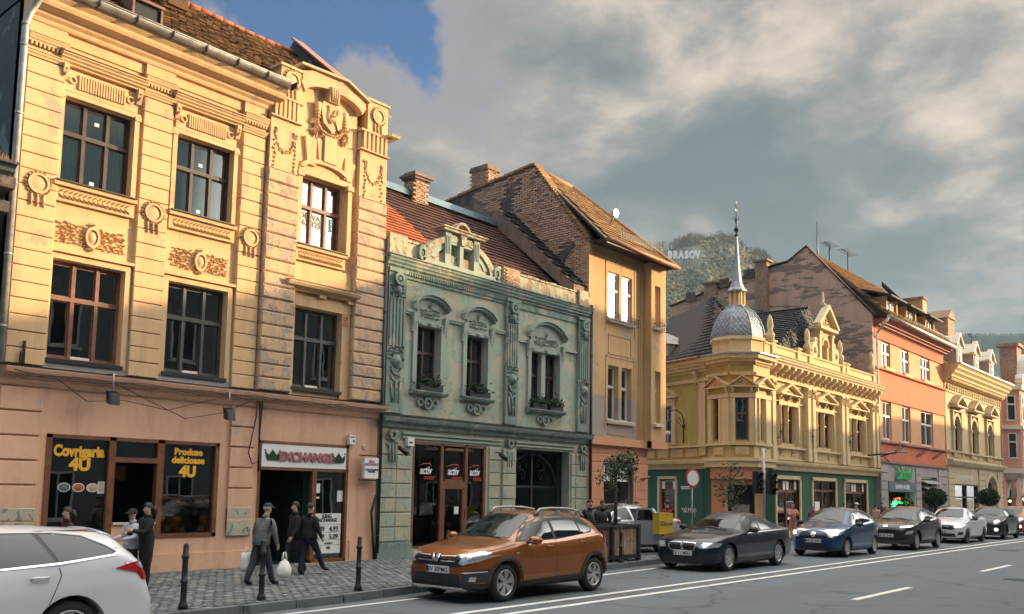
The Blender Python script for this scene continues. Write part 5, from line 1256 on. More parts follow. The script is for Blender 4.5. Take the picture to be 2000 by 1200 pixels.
    for a,b in ((8.15,9.05),(2.6,3.6)):
        m = MB(FL); m.box(a-.25,a-.02,0,.09,4.15,6.1); m.box(b+.02,b+.25,0,.09,4.15,6.1); m.box(a-.25,b+.25,0,.1,6.0,6.35); m.build('window_surround','cornerY',R)
        pediment(FL,R,'cornerY',a-.45,b+.45,6.36,.5,0,.22)
        window(FL,R,a,b,4.27,5.95,-.12,2,.62,'wood','glass_b',('curtain','0'),room=.4,fw=.06,sash=False)
    m = MB(FL); m.box(0,12,0,.10,6.95,7.12); m.box(0,12,0,.2,3.98,4.06); m.box(11.0,11.45,0,.1,3.6,6.9); m.box(6.3,7.4,0,.04,4.2,5.95)
    m.build('string_course',Y,R); cornice(FL,'main_cornice',Y,R,-.1,11.6,7.4,7.92,.05,.5,4)
    for u in (10.9,7.1,5.0):
        m = MB(FL); m.prism_u([(0,7.0),(.15,7.05),(.3,7.3),(.3,7.42),(0,7.42)],u-.12,u+.12); foliage_panel(m,u-.15,u+.15,6.6,6.95,.1,.12,1,.07); m.build('bracket',Y,R)
    m = MB(FL)
    for k in range(6):
        u = 5.2+k*1.05; m.box(u-.42,u+.42,0,.05,3.56,3.92)
    m.build('apron_panel',Y,R)
    m = MB(FL)
    for k in range(6):
        for q in (-.28,0,.28): m.ring_o(5.2+k*1.05+q,3.74,.07,.11,.05,.08,10)
    m.build('apron_ring','pale',R)
    m = MB(FL); m.prism_u([(-.1,3.0),(.1,3.0),(.14,3.12),(.3,3.24),(.32,3.36),(.32,3.41),(-.1,3.45)],-.1,12.05); m.build('belt_cornice',Y,R)
    SL = [(4.3,5.7),(8.05,9.25)]
    wall(FL,'shop_wall','shopgreen',R,0,11.2,.1,3.05,[(a,b,.2,2.55) for a,b in SL],-.02)
    for i,(a,b) in enumerate(SL):
        s = MB(FL)
        for q in ((a-.12,a,.1,2.66),(b,b+.12,.1,2.66),(a-.12,b+.12,2.55,2.68)): s.box(q[0],q[1],-.1,.05,q[2],q[3])
        s = s.build('shop_surround','pale',R); f = MB(FL)
        for q in ((a,a+.06,.2,2.55),(b-.06,b,.2,2.55),(a,b,1.98,2.06),(a,b,2.5,2.55)): f.box(q[0],q[1],-.18,-.1,q[2],q[3])
        f.build('shop_frame','wood',s)
        g = MB(FL); g.box(a,b,-.15,-.14,.2,2.5); g.build('pane','shopglass',s)
        if i:
            for u in (a+.18,b-.18): p = MB(FL); p.box(u-.12,u+.12,-.1,-.09,2.1,2.45); p.build('white_panel','white',s)
            l = MB(FL)
            for k in range(5): l.prism_u([(-.12,2.12+k*.07),(-.08,2.10+k*.07),(-.08,2.12+k*.07),(-.12,2.15+k*.07)],a+.32,b-.32)
            l.build('louvre','wood',s)
        else: p = MB(FL); p.box(b-.7,b-.1,-.12,-.11,.95,1.35); p.build('poster','paper',s)
        g = MB(FL); g.box(a-.2,b+.2,-1.6,-1.5,.2,3); g.build('shop_room','interior2',s)
    # graffiti tag on the green wall
    gr = [[(9.85,1.22),(9.95,1.05),(10.08,1.25),(10.0,1.0),(10.12,1.1)],[(10.15,1.2),(10.12,1.02),(10.25,1.05)],[(10.28,1.02),(10.3,1.22),(10.38,1.08),(10.45,1.22),(10.48,1.0)],[(10.55,1.15),(10.6,1.0),(10.68,1.1),(10.58,1.2)],[(10.74,.82),(10.76,1.22),(10.88,1.12),(10.76,1.04)]]
    m = MB(FL)
    for st in gr: m.tube([(u-.15,-.012,z) for u,z in st],.016,5)
    g = m.build('graffiti','whiteletter',R)
    m = MB(FL); m.box(9.65,10.25,-.015,.0,2.08,2.22); pl = m.build('street_plate','white',R); text(pl,'STR. MICHAEL WEISS',FL,9.95,.004,2.12,.06,'blackletter')
    # bay on the corner: three facets
    def fac(p,q): d = (Vector(q)-Vector(p)); return Frame(p[0],p[1],math.degrees(atan2(d[1],d[0]))), hypot(d[0],d[1])
    facets = [fac(bay[1],bay[0]),fac(bay[2],bay[1]),fac(bay[3],bay[2])]
    for i,(F,L) in enumerate(facets):
        a,b = (.22,.62) if i==1 else (.34,.76)
        if i == 0: a,b = .40,.92
        if i == 1: a,b = L/2-.27,L/2+.27
        wall(F,'bay_wall',Y if i==0 else 'olive_shade',R,0,L,3.45,7.9,[(a,b,4.2,6.0)],0,.18)  # facets turned from the sun get the shade-darkened yellow
        m = MB(F); m.box(.02,a-.02,0,.05,4.1,6.0); m.box(b+.02,L-.02,0,.05,4.1,6.0); m.box(0,L,0,.08,6.02,6.2); m.box(0,L,0,.10,5.02,5.10) if False else None
        for e in (a-.08,b+.08): m.box(e-.05,e+.05,.05,.12,4.1,6.0)
        m.build('bay_pier','pale',R)
        m = MB(F)
        for e in (.12,L-.12): m.prism_u([(0,6.2),(.06,6.22),(.16,6.4),(.16,6.46),(0,6.46)],e-.06,e+.06); m.lump(e,.1,6.33,.06,.08,.07)
        m.build('console','pale',R)
        pediment(F,R,'pale' if i==0 else Y,-.06,L+.06,6.46,.46,0,.26,.06)
        m = MB(F); m.box(0,L,0,.12,6.98,7.12); m.build('string_course',Y,R)
        dentils(F,'dentil_row',Y,R,.05,L-.05,7.45,7.54,0,.07,.08,.045)
        window(F,R,a,b,4.2,6.0,-.12,1,.64,'wood','glass_b' if i==2 else 'glass',('curtain','0'),room=.35,fw=.05,sash=False)
        m = MB(F); m.box(0,L,0,.06,4.0,4.08); m.box(L/2-.28,L/2+.28,0,.04,3.58,3.9); m.build('apron_panel','pale',R)
        m = MB(F); m.ring_o(L/2-.12,3.74,.07,.11,.04,.07,10); m.ring_o(L/2+.12,3.74,.07,.11,.04,.07,10); m.build('apron_ring',Y,R)
    def off(pts, d):
        """offset an open chain outwards"""
        out = []
        for k in range(len(pts)):
            p = Vector(pts[k][:2]); n = Vector((0,0))
            for a,b in ((k-1,k),(k,k+1)):
                if a < 0 or b >= len(pts): continue
                t = (Vector(pts[b])-Vector(pts[a])).normalized(); n += Vector((-t.y,t.x))*-1
            n = n.normalized(); out.append((p.x-n.x*d*1.08, p.y-n.y*d*1.08))
        return out
    ch = [bay[0],bay[1],bay[2],bay[3]]
    core = [(38.2,17.9),(38.0,20.2),(36.6,20.2)]
    for nm,mt,d,z0,z1 in (('bay_belt','pale',.22,3.05,3.30),('bay_belt','pale',.30,3.30,3.44),('bay_sill','pale',.10,3.98,4.10),('bay_cornice','pale',.12,7.56,7.70),('bay_cornice','pale',.32,7.70,7.88),('bay_cornice','zinc',.42,7.88,7.94)):
        m = MB(); o_ = off(ch,d); m.prism_z(o_+core[::-1][:0]+[(36.9,19.6),(37.9,18.0)],z0,z1); m.build(nm,mt,R)
    m = MB(); m.prism_z(off(ch,.05)+[(37.2,19.8),(38,18.2)],2.55,3.05); m.build('bay_soffit','salmon',R)
    # chamfered entrance under the bay
    FD = Frame(35.95,18.75,304.5); L = 1.95
    wall(FD,'entrance_wall','salmon',R,-.35,L,.1,2.56,[(.35,1.5,.1,2.3)],0,.3)
    m = MB(FD); m.box(.2,.35,0,.08,.1,2.42); m.box(1.5,1.65,0,.08,.1,2.42); m.box(.2,1.65,0,.1,2.3,2.46); m.box(-.35,.0,.0,.06,.1,.8); m.build('door_surround','cornerY',R)
    m = MB(FD); m.box(.35,1.5,-.26,-.2,.1,2.3); d = m.build('entrance_door','metal_d',R)
    m = MB(FD); m.box(.55,1.3,-.2,-.18,.15,1.45); m.build('lower_panel','metal_l',d); m = MB(FD); m.box(.45,.6,-.2,-.185,1.65,1.95); m.build('door_notice','paper',d)
    m = MB(FD); m.box(-.6,-.35,-.3,.02,.1,3.0); m.box(L,L+.4,-.35,.02,.1,3.0); m.build('corner_pier','shopgreen',R)
    # dome
    C = Vector((36.75,18.25)); rot = radians(214.5+22.5)
    def ngon(r,n=8): return [(C.x+r*cos(rot+2*pi*k/n), C.y+r*sin(rot+2*pi*k/n)) for k in range(n)]
    m = MB(); m.prism_z(ngon(1.14),7.94,8.72); m.build('drum',Y,R); m = MB(); m.prism_z(ngon(1.24),8.60,8.74); m.prism_z(ngon(1.19),8.0,8.1); m.build('drum_cornice','pale',R)
    prof = [(1.14,8.74),(1.13,8.95),(1.07,9.25),(.94,9.60),(.73,9.92),(.43,10.18),(.33,10.26)]
    m = MB(); rings = [[m.P(p[0],p[1],z) for p in ngon(r/cos(pi/8)*.96)] for r,z in prof]
    for a,b in zip(rings,rings[1:]):
        for k in range(8): j=(k+1)%8; m.face((a[k],a[j],b[j],b[k]),False)
    m.face(rings[-1]); m.build('dome','zinc',R)
    m = MB()
    for k in range(8): m.tube([(ngon(r/cos(pi/8)*.97)[k][0],ngon(r/cos(pi/8)*.97)[k][1],z) for r,z in prof],.035,6)
    m.build('dome_rib','zinc',R)
    m = MB()   # diamond seams
    def dp(k,t,s):   # facet k, t across 0..1, s height 0..1
        i = min(int(s*6),5); f = s*6-i; r = prof[i][0]*(1-f)+prof[i+1][0]*f; z = prof[i][1]*(1-f)+prof[i+1][1]*f
        g_ = ngon(r/cos(pi/8)*.965); a,b = Vector(g_[k]),Vector(g_[(k+1)%8]); p = a.lerp(b,t); return (p.x,p.y,z)
    for k in range(8):
        for q in range(-7,8):
            for sgn in (1,-1):
                pts = [dp(k,(t if sgn>0 else 1-t),s) for s,t in [(s_/18,(s_/18*7-q)/4.0) for s_ in range(19)] if 0<=t<=1]
                if len(pts)>1: m.tube(pts,.011,4,False)
    m.build('dome_seam','bluesheet',R)
    m = MB(); 
    for k in range(8):
        p = ngon(.32)[k]; m.box(p[0]-.04,p[0]+.04,p[1]-.04,p[1]+.04,10.2,10.92)
    m.prism_z(ngon(.38),10.2,10.28); m.prism_z(ngon(.15),10.28,10.9); m.build('lantern','pale',R)
    m = MB(); sp = [(.46,10.90),(.45,10.96),(.34,11.08),(.24,11.35),(.18,11.75),(.13,12.3),(.075,13.1),(.045,13.5)]
    rings = [[m.P(p[0],p[1],z) for p in ngon(r)] for r,z in sp]
    for a,b in zip(rings,rings[1:]):
        for k in range(8): j=(k+1)%8; m.face((a[k],a[j],b[j],b[k]))
    m.face(rings[0][::-1]); m.face(rings[-1]); m.build('spire','zinc',R)
    m = MB(); m.lathe(C.x,C.y,[(.05,13.45),(.10,13.5),(.05,13.56)],8); m.sphere(C.x,C.y,13.78,.12); m.lathe(C.x,C.y,[(.04,13.5),(.03,14.0),(.06,14.2),(.03,14.4),(.02,14.95)],6)
    for a in range(6): m.tube([(C.x,C.y,14.15),(C.x+.2*cos(a*pi/3),C.y+.2*sin(a*pi/3),14.3)],.012,4)
    m.prism_z([(C.x-.02,C.y),(C.x+.02,C.y),(C.x+.02,C.y+.02),(C.x-.02,C.y+.02)],14.9,15.1); m.box(C.x-.12,C.x+.06,C.y-.01,C.y+.01,14.62,14.72); m.build('weather_vane','metal_d',R)
    # roofs
    slab('roof','roofunder',R,(38.3,18.0,8.45),(52.0,18.0,8.45),(42.0,22.2,12.15),(52.0,22.2,12.5)); tiles(R,'slate_tile','slate',(38.3,18.0,8.47),(51.7,18.0,8.47),(42.0,22.2,12.17),(51.7,22.2,12.52),.28,.3,0,.02)
    r_ = (sb.x,sb.y,8.0); slab('side_roof','roofunder',R,(sb.x,sb.y,7.95),(36.4,19.2,7.95),(sb.x+4.6,sb.y-1.8,11.0),(42.0,22.2,12.15)); tiles(R,'slate_tile','slate',(sb.x,sb.y,7.97),(36.5,19.4,7.97),(sb.x+4.6,sb.y-1.8,11.05),(42.0,22.2,12.2),.28,.3,0,.02)
    m = MB(FL); m.tube([(0,.5,7.98),(11.4,.5,7.98)],.07,6); m.build('gutter','copper',R)
    m = MB(); m.box(41,51.9,26,26.3,0,9); m.build('rear_wall','mortar',R)
    # little zinc dormer on the side roof
    P_ = FL.w(7.3,-.75,8.55); FDm = Frame(P_.x,P_.y,249)
    m = MB(FDm); m.box(-.45,.45,-1.2,0,8.2,9.2); m.build('dormer','metal_l',R); m = MB(FDm); m.lathe(0,-.1,[(.16,8.4),(.18,9.0),(.02,9.12)],10); m.box(-.5,.5,-.1,.08,8.35,8.45); m.build('dormer_window','whiteframe',R)
    m = MB(FDm)
    a = [m.P(*p) for p in ((-.6,.15,9.2),(.6,.15,9.2),(.6,-1.9,9.25),(-.6,-1.9,9.25))]; t_ = m.P(0,-.2,9.85); t2 = m.P(0,-1.9,9.45); m.face(a); m.face((a[0],a[1],t_)); m.face((a[1],a[2],t2,t_)); m.face((a[2],a[3],t2)); m.face((a[3],a[0],t_,t2)); m.tube([(0,-.2,9.8),(0,-.2,10.15),(.04,-.2,10.35)],[.05,.02,.006],6); m.build('dormer_roof','metal_l',R)
    # chimneys behind
    for (x,y,z0,z1,w,l,wd,lab) in ((35.5,27.2,8,11.5,1.1,.9,'mortar','x'),):
        c = MB(); c.box(x-w/2,x+w/2,y-l/2,y+l/2,z0,z1); c.box(x-w/2-.12,x+w/2+.12,y-l/2-.12,y+l/2+.12,z1,z1+.15); c.build('chimney',wd,R)
    dp_ = thing('downpipe','downpipe rust red above and grey below beside the corner bay','downpipe',(37.6,17.2,0)); downpipe(FS,37.72,.20,4.9,7.7,dp_,'pipered',.06); downpipe(FS,37.72,.20,.2,4.88,dp_,'metal_l',.055)
    dp_ = thing('downpipe','pale downpipe between the corner house and the orange house','downpipe',(52,17.3,0)); downpipe(FS,52.05,.22,.3,11.2,dp_,'metal_l',.06)
    lp = thing('wall_lamp','curled black iron wall lamp with white shade on the corner house','lamp',FL.w(9.9,.1,5)); u,z = 9.9,5.0
    m = MB(FL); m.tube([(u,.06,4.2),(u,.06,5.3)],.03,6); pts = [(u-.0-.0*k, .06+.5-.5*cos(radians(k*15)), 5.2+.5*sin(radians(k*15))) for k in range(13)]; m.tube(pts,.022,6); m.ring_o(u,5.0,.07,.10,.04,.07,12); m.tube([(u,.06,4.9),(u,.5,5.25),(u,.3,5.4),(u,.25,5.2)],.014,5); m.box(u-.05,u+.05,0,.1,5.5,5.65) if False else None; m.build('bracket','metal_d',lp)
    m = MB(FL); m.lathe(u,1.06,[(.04,5.2),(.13,5.12),(.14,4.78),(.19,4.72)],10); m.build('lamp_cap','pipe',lp); m = MB(FL); m.lathe(u,1.06,[(.17,4.72),(.21,4.66),(.17,4.54),(.05,4.50)],12); m.build('lamp_shade','white',lp)
    for u,lab in ((38.75,'left'),(42.4,'middle'),(47.3,'right')):
        t = thing('flag_bracket','%s one of the three iron flag brackets on the corner house street front'%lab,'bracket',FS.w(u,.3,4.9),None); m = MB(FS); m.tube([(u,0,4.4),(u,.3,4.5),(u,.3,5.05)],.02,5); m.tube([(u,.3,5.0),(u-.25,.45,5.02),(u+.3,.5,5.04)],.02,5); m.ring_o(u,4.72,.06,.09,.28,.31,10); m.build('ironwork','metal_d',t)
corner()
# ------------------------------------------------------------------ orange house
def orange():
    F = Frame(0,17.4); R = thing('orange_house','orange and apricot banded house with three roof dormers and grey shop level','house',(59,17.4,0))
    x0,x1 = 52.15,65.85
    wu = [(53.5,54.95),(57.0,58.45),(60.8,62.85)]; wl = [(53.4,54.9),(56.85,58.5),(60.6,63.2)]
    O,A = 'orange','orange_pale'
    wall(F,'upper_wall',O,R,x0,x1,11.0,12.0,[],0); wall(F,'upper_wall',A,R,x0,x1,9.25,11.0,[(a,b,9.25,10.95) for a,b in wu],-.05)
    wall(F,'upper_wall',O,R,x0,x1,7.5,9.2,[],0); wall(F,'upper_wall',A,R,x0,x1,5.1,7.5,[(a,b,5.2,7.42) for a,b in wl],-.05); wall(F,'upper_wall',O,R,x0,x1,3.95,5.05,[],0)
    for z,o,h in ((9.2,.16,.10),(7.46,.04,.06),(5.0,.14,.10),(3.86,.12,.12),(10.98,.04,.05)): 
        m = MB(F); m.box(x0,x1,-.1,o,z-.02,z+h); m.build('string_course','copper' if z<9 and z!=7.46 else O,R)
    for a,b in wu: window(F,R,a,b,9.28,10.92,-.14,2 if b<60 else 3,.6,'whiteframe','glass_b',('curtainw','01'),room=.4,fw=.08,sash=False); m = MB(F); m.box(a-.1,b+.1,0,.2,9.22,9.42); m.build('window_ledge','cream',R)
    for i,(a,b) in enumerate(wl): window(F,R,a,b,5.2,7.42,-.16,2,.62,'whiteframe','glass_b' if i<2 else 'glass',('curtainw','01') if i<2 else None,room=.6,fw=.08,sash=False)
    cornice(F,'eaves_cornice','redbrown',R,x0,x1,11.55,12.0,.05,.75,4)
    m = MB(F); m.tube([(x0-.1,.85,12.08),(x1,.85,12.08)],.11,8); m.build('gutter','metal_l',R)
    m = MB(F); m.tube([(x0-.1,.85,12.0),(x0-.05,.5,11.6),(x0-.08,.2,11.2)],.06,8); m.build('pipe_elbow','metal_l',R)
    # grey street level
    wall(F,'ground_wall','greyrender',R,x0,x1,.1,3.86,[(53.85,58.75,.2,2.8),(60.15,63.5,.2,3.2)],0)
    for a,b in ((x0,53.7),(58.9,60.0),(63.7,x1)):
        blocks(F,'greyrender',R,a+.03,b-.03,.3,3.75,.5,-.05,.06,gap=.06,name='ashlar_block')
    m = MB(F); m.box(53.85,58.75,-.2,.06,2.2,2.8); sg = m.build('shop_sign','bluesheet',R); text(sg,'SUMMER & GRILL',F,56.3,.07,2.36,.36,'whiteletter',bold=.004)
    t = text(R,'Landini',F,56.4,.12,2.95,1.05,'greensign',shear=.35,extr=.03,sx=.95,bold=.012)
    m = MB(F); m.tube([(54.9,.13,3.0),(56.0,.13,3.45),(55.4,.13,3.9),(55.3,.13,3.1),(57.6,.13,3.02)],.03,5); m.build('sign_flourish','greensign',R)
    g = MB(F); g.box(53.9,58.7,-.3,-.29,.2,2.2); g.build('pane','shopglass',R); g = MB(F); g.box(53.9,58.7,-2.2,-2.1,.2,2.8); g.box(53.9,54.8,-.6,-.5,.2,2.2); g.build('shop_room','interior',R)
    m = MB(F)
    for zz,a,b in ((1.60,55.6,58.2),(1.45,55.3,58.4),(1.32,55.5,57.0),(1.15,55.4,57.2)):
        pts = [(a+(b-a)*k/14,-.24,zz+.05*sin(k*2.1)) for k in range(15)]; m.tube(pts,.022,5)
    m.build('neon_script','greenneon',R)
    m = MB(F); m.tube([(55.8,-.24,1.78),(56.6,-.24,1.84),(57.0,-.24,1.74)],.025,5); m.tube([(56.1,-.24,1.28),(56.6,-.24,1.36),(56.9,-.24,1.22)],.03,5); m.build('neon_script','redneon',R)
    text(R,'pizza al forno',F,56.8,-.25,1.44,.42,'greenneon',extr=.01)
    g = MB(F); g.box(60.2,63.4,-.3,-.29,.2,2.2); g.build('pane','shopglass',R); g = MB(F); g.box(60.1,63.6,-2.2,-2.1,.2,3.3); g.build('shop_room','interior',R)
    for k in range(3): m = MB(F); m.prism_u([(-.1,2.95-k*.35),(.35,2.75-k*.35),(.35,2.80-k*.35),(-.1,3.0-k*.35)],60.2,63.4); m.build('awning_slat','metal_l',R)
    for u in (54.6,59.2,62.6):
        m = MB(F); m.tube([(u,0,4.95),(u,.7,4.95),(u,0,4.4)],.03,4); m.tube([(u+.5,0,4.95),(u+.5,.7,4.95),(u+.5,0,4.4)],.03,4); m.build('ledge_bracket','metal_d',R)
    # firewall towards the corner house
    prof = [(17.43,8),(17.43,12.25),(21.15,16.75),(21.5,16.7),(22.4,16.0),(23.3,15.9),(30.6,14.2),(30.6,8)]
    m = MB(); a = [m.P(51.9,y,z) for y,z in prof]; b = [m.P(52.2,y,z) for y,z in prof]; m.face(a); m.face(b[::-1])
    for k in range(len(prof)): j=(k+1)%len(prof); m.face((a[k],b[k],b[j],a[j]))
    fw = m.build('firewall','firewall',R)
    m = MB()
    for (ya,za,yb,zb_) in ((17.3,12.2,21.2,16.82),(21.2,16.82,22.4,16.05),(22.4,16.05,23.3,15.95),(23.3,15.95,30.6,14.25)):
        q = [(51.82,ya,za),(52.3,ya,za),(52.3,yb,zb_),(51.82,yb,zb_)]; m.poly(q); m.poly([(x,y,z+.08) for x,y,z in q]); m.poly([(51.82,ya,za),(51.82,yb,zb_),(51.82,yb,zb_+.08),(51.82,ya,za+.08)])
    m.build('firewall_cap','tiledark',R)
    for y,w_,zt in ((24.0,.75,16.25),(27.5,.8,15.35)):
        c = MB(); c.box(51.55,52.1,y-w_/2,y+w_/2,9,zt); c.box(51.45,52.3,y-w_/2-.12,y+w_/2+.12,zt,zt+.12); c.build('chimney','brick2',R)
    for y,zt in ((24.9,15.95),(26.6,15.6),(29.0,15.0)):
        c = MB(); c.box(51.8,52.3,y-.35,y+.35,zt-.6,zt); c.box(51.78,51.8,y-.1,y+.1,zt-.25,zt-.1); c.build('chimney_pot','patch',R)
    # roof
    tiles(R,'roof_tile','tilegold',(52.3,16.5,12.15),(65.8,16.5,12.15),(52.3,21.3,16.75),(65.8,21.3,16.75),.33,.42,0,.03,.04); slab('roof','roofunder',R,(52.2,16.5,12.1),(65.85,16.5,12.1),(52.2,21.3,16.7),(65.85,21.3,16.7)); slab('rear_roof','roofunder',R,(65.85,27,12.1),(52.2,27,12.1),(65.85,21.3,16.7),(52.2,21.3,16.7))
    for u in (54.4,58.0,61.9):
        Fd = Frame(0,17.1); d = MB(Fd)
        d.box(u-1.0,u-.8,-1.6,.0,12.55,13.55); d.box(u+.8,u+1.0,-1.6,.0,12.55,13.55); d.box(u-1,u+1,-.3,.0,12.45,12.62); d.build('dormer','tan',R)
        d = MB(Fd); d.box(u-.8,u+.8,-.35,-.3,12.6,13.45); d.build('dormer_inside','interior',R)
        window(Fd,R,u-.55,u+.55,12.62,13.35,-.12,2,None,'whiteframe','glass_b',('curtainw','01') if u<60 else None,room=0,fw=.08,sash=False)
        m = MB(Fd); m.prism_u([(.45,13.42),(.45,13.52),(-1.9,14.25),(-1.9,14.15)],u-1.45,u+1.45); m.build('dormer_roof','slate',R)
    m = MB(F)
    for k in range(32): u = 56+k*.3; m.box(u-.02,u+.02,.5,.54,12.4,12.72)
    m.tube([(56,.52,12.7),(65,.52,12.7)],.03,4); m.build('snow_guard','metal_d',R)
    # parapet wall at the right end and broad chimney
    prof = [(17.3,12.2),(21.3,16.9),(21.3,17.3),(17.0,12.5)]
    m = MB(); a = [m.P(65.6,y,z) for y,z in prof]; b = [m.P(66.1,y,z) for y,z in prof]; m.face(a); m.face(b[::-1])
    for k in range(4): j=(k+1)%4; m.face((a[k],b[k],b[j],a[j]))
    m.build('verge_wall','slate',R)
    c = MB(); c.box(66.1,67.0,18.7,20.9,13.2,15.8); c.build('broad_chimney','tan',R); c = MB(); c.box(66.0,67.1,18.6,21.0,15.8,15.95); c.build('chimney_cap','mortar',R)
MT['redbrown'] = plain('red_brown_paint',(.26,.07,.04),.7,0,.2,3)
MT['brick2'] = plaster('old_brick_chimney',(.36,.19,.12),(.40,.29,.2),.6,.4,3,.8)
orange()
for x,hh,lab in ((55.6,19.4,'tall thin antenna mast behind the orange house ridge'),):
    m = MB(); m.tube([(x,22,16),(x,22,hh)],[.06,.03],6); tag(m.build('antenna_mast','metal_d'),lab,'antenna')
for x,y,z,hh,w,lab in ((57.6,22,16.6,18.4,1.6,'television antenna with crossbars left on the orange house ridge'),(60.9,22,16.4,18.6,2.2,'television antenna with crossbars right on the orange house ridge'),(93,22,13.2,17.4,2.4,'television antenna over the cream house roof')):
    m = MB(); m.tube([(x,y,z-.6),(x,y,hh)],.035,5); m.tube([(x-w/2,y,hh-.1),(x+w/2,y,hh+.0)],.025,4); m.tube([(x-w/3,y-.3,hh-.5),(x+w/3,y+.3,hh-.45)],.02,4)
    for k in range(8): u = x-w/2+w*k/7; m.tube([(u,y-.35,hh-.07),(u,y+.35,hh-.07)],.012,4)
    tag(m.build('television_antenna','metal_d'),lab,'antenna')

# ------------------------------------------------------------------ cream house with arched windows
def cream():
    F = Frame(0,17.4); R = thing('cream_house','cream stucco house with arched windows, rusticated base and three pointed dormers','house',(73.5,17.4,0))
    x0,x1 = 66.0,81.6; C_ = 'cream'; WA = [(67.7,69.3),(72.3,73.9),(77.0,78.6)]
    wall(F,'upper_wall',C_,R,x0,x1,4.6,9.94,[(a,b,5.2,7.6) for a,b in WA],0)
    for a,b in WA:
        u = (a+b)/2; A = [radians(180*k/12) for k in range(13)]
        m = MB(F); m.prism_o([(a,7.62),(a,6.9)]+[(u-(b-a)/2*cos(t),6.85+.74*sin(t)) for t in A]+[(b,7.62)],-.2,.02); m.band([(u+.82*cos(t),6.85+.78*sin(t)) for t in A],[(u+1.0*cos(t),6.85+1.0*sin(t)) for t in A],0,.12)
        for e in (a-.25,b+.25): m.box(e-.15,e+.15,0,.16,4.8,7.9); m.box(e-.2,e+.2,0,.22,6.7,6.85)
        m.box(a-.5,b+.5,0,.2,7.9,8.0); m.box(a-.2,b+.2,0,.08,4.75,5.1); m.build('window_surround','creamstone',R)
        pediment(F,R,'creamstone',a-.55,b+.55,8.2,.75,0,.5,.14)
        m = MB(F); m.box(a-.35,b+.35,0,.06,8.0,8.2); m.build('name_panel','copper',R)
        window(F,R,a,b,5.2,7.55,-.15,2,.66,'darkframe','glass',None,room=.4,fw=.07,sash=False)
    cornice(F,'main_cornice',C_,R,x0-.2,x1+.2,9.9,11.0,.25,1.1,4); dentils(F,'dentil_row',C_,R,x0,x1,9.95,10.15,0,.45,.42,.22)
    m = MB(F)
    for k in range(26): m.ring_o(x0+.5+k*.6,9.55,.1,.2,.0,.1,8)
    m.box(x0,x1,0,.08,9.2,9.3); m.build('rosette_frieze','creamstone',R)
    m = MB(F); m.box(x0-.2,x1+.2,-.2,1.14,11.0,11.08); m.build('cornice_top','metal_l',R)
    m = MB(F); m.prism_u([(0,4.1),(.25,4.2),(.4,4.4),(.4,4.5),(0,4.6)],x0,x1); m.box(x0,x1,0,.2,5.05,5.15); m.build('belt_cornice','creamstone',R)
    wall(F,'ground_wall','creamstone',R,x0,x1,.1,4.1,[(67.6,74.0,.3,2.9),(76.2,79.6,.1,3.6)],0)
    for a,b in ((x0,67.5),(74.1,76.0),(79.8,x1)):
        blocks(F,'creamstone',R,a+.03,b-.03,.3,4.05,.42,-.05,.07,gap=.05,name='ashlar_block')
    m = MB(F); A = [radians(180*k/12) for k in range(13)]; m.prism_o([(76.2,3.62),(76.2,2.2)]+[(77.9-1.7*cos(t),2.2+1.38*sin(t)) for t in A]+[(79.6,3.62)],-.3,.02); m.band([(77.9+1.7*cos(t),2.2+1.4*sin(t)) for t in A],[(77.9+2.1*cos(t),2.2+1.75*sin(t)) for t in A],0,.12); m.build('gate_arch','creamstone',R)
    m = MB(F); m.box(76,80,-1.6,-1.5,.1,3.8); m.box(67.4,74.2,-2.2,-2.1,.2,3.2); m.build('shop_room','interior',R)
    g = MB(F)
    for q in ((67.6,67.75,.3,2.9),(70.6,70.8,.3,2.9),(73.85,74,.3,2.9),(67.6,74,2.78,2.9),(67.6,74,1.9,2.0)): g.box(q[0],q[1],-.2,0,q[2],q[3])
    s = g.build('shop_front','darkframe',R); g = MB(F); g.box(67.7,73.9,-.15,-.14,.3,2.8); g.build('pane','shopglass',s)
    g = MB(F); g.box(71.5,73.5,-1.2,-1.1,1.1,2.6); g.build('shop_poster','tilered',s)
    text(R,'SALON DE TUR',F,70.6,.03,3.15,.5,'whiteletter',bold=.004)
    tiles(R,'roof_tile','tilegold',(66.1,17.2,10.9),(82,17.2,10.9),(66.1,22.0,15.6),(80,22.0,15.6),.36,.45,0,.04,.05); slab('roof','roofunder',R,(66.0,17.2,10.85),(82,17.2,10.85),(66.0,22,15.55),(80,22,15.55)); slab('rear_roof','roofunder',R,(82,27,10.9),(66,27,10.9),(80,22,15.6),(66,22,15.6))
    for u in (68.6,73.2,77.8):
        Fd = Frame(0,17.05); m = MB(Fd); m.box(u-.75,u+.75,-2.5,0,11.0,12.6); m.prism_o([(u-.75,12.6),(u+.75,12.6),(u,13.3)],-3,0); m.build('dormer','tan_worn',R)
        m = MB(Fd)
        for s_ in (-1,1): m.prism_o([(u+s_*.95,12.5),(u,13.35),(u,13.6),(u+s_*1.05,12.66)],-.2,.14); m.prism_o([(u+s_*.95,12.5),(u,13.35),(u,13.42),(u+s_*1.0,12.6)],-3.2,-.2)
        m.box(u-.5,u+.5,0,.1,12.45,12.55); m.build('dormer_gable','whitestone',R)
        window(Fd,R,u-.42,u+.42,11.15,12.4,.03,2,.65,'whiteframe','glass_b',None,room=0,fw=.07,sash=False)
    prof = [(17.2,11),(22.2,15.9),(22.2,16.3),(16.9,11.3)]
    m = MB(); a = [m.P(81.3,y,z) for y,z in prof]; b = [m.P(82.2,y,z) for y,z in prof]; m.face(a); m.face(b[::-1])
    for k in range(4): j=(k+1)%4; m.face((a[k],b[k],b[j],a[j]))
    m.build('verge_wall','slate',R)
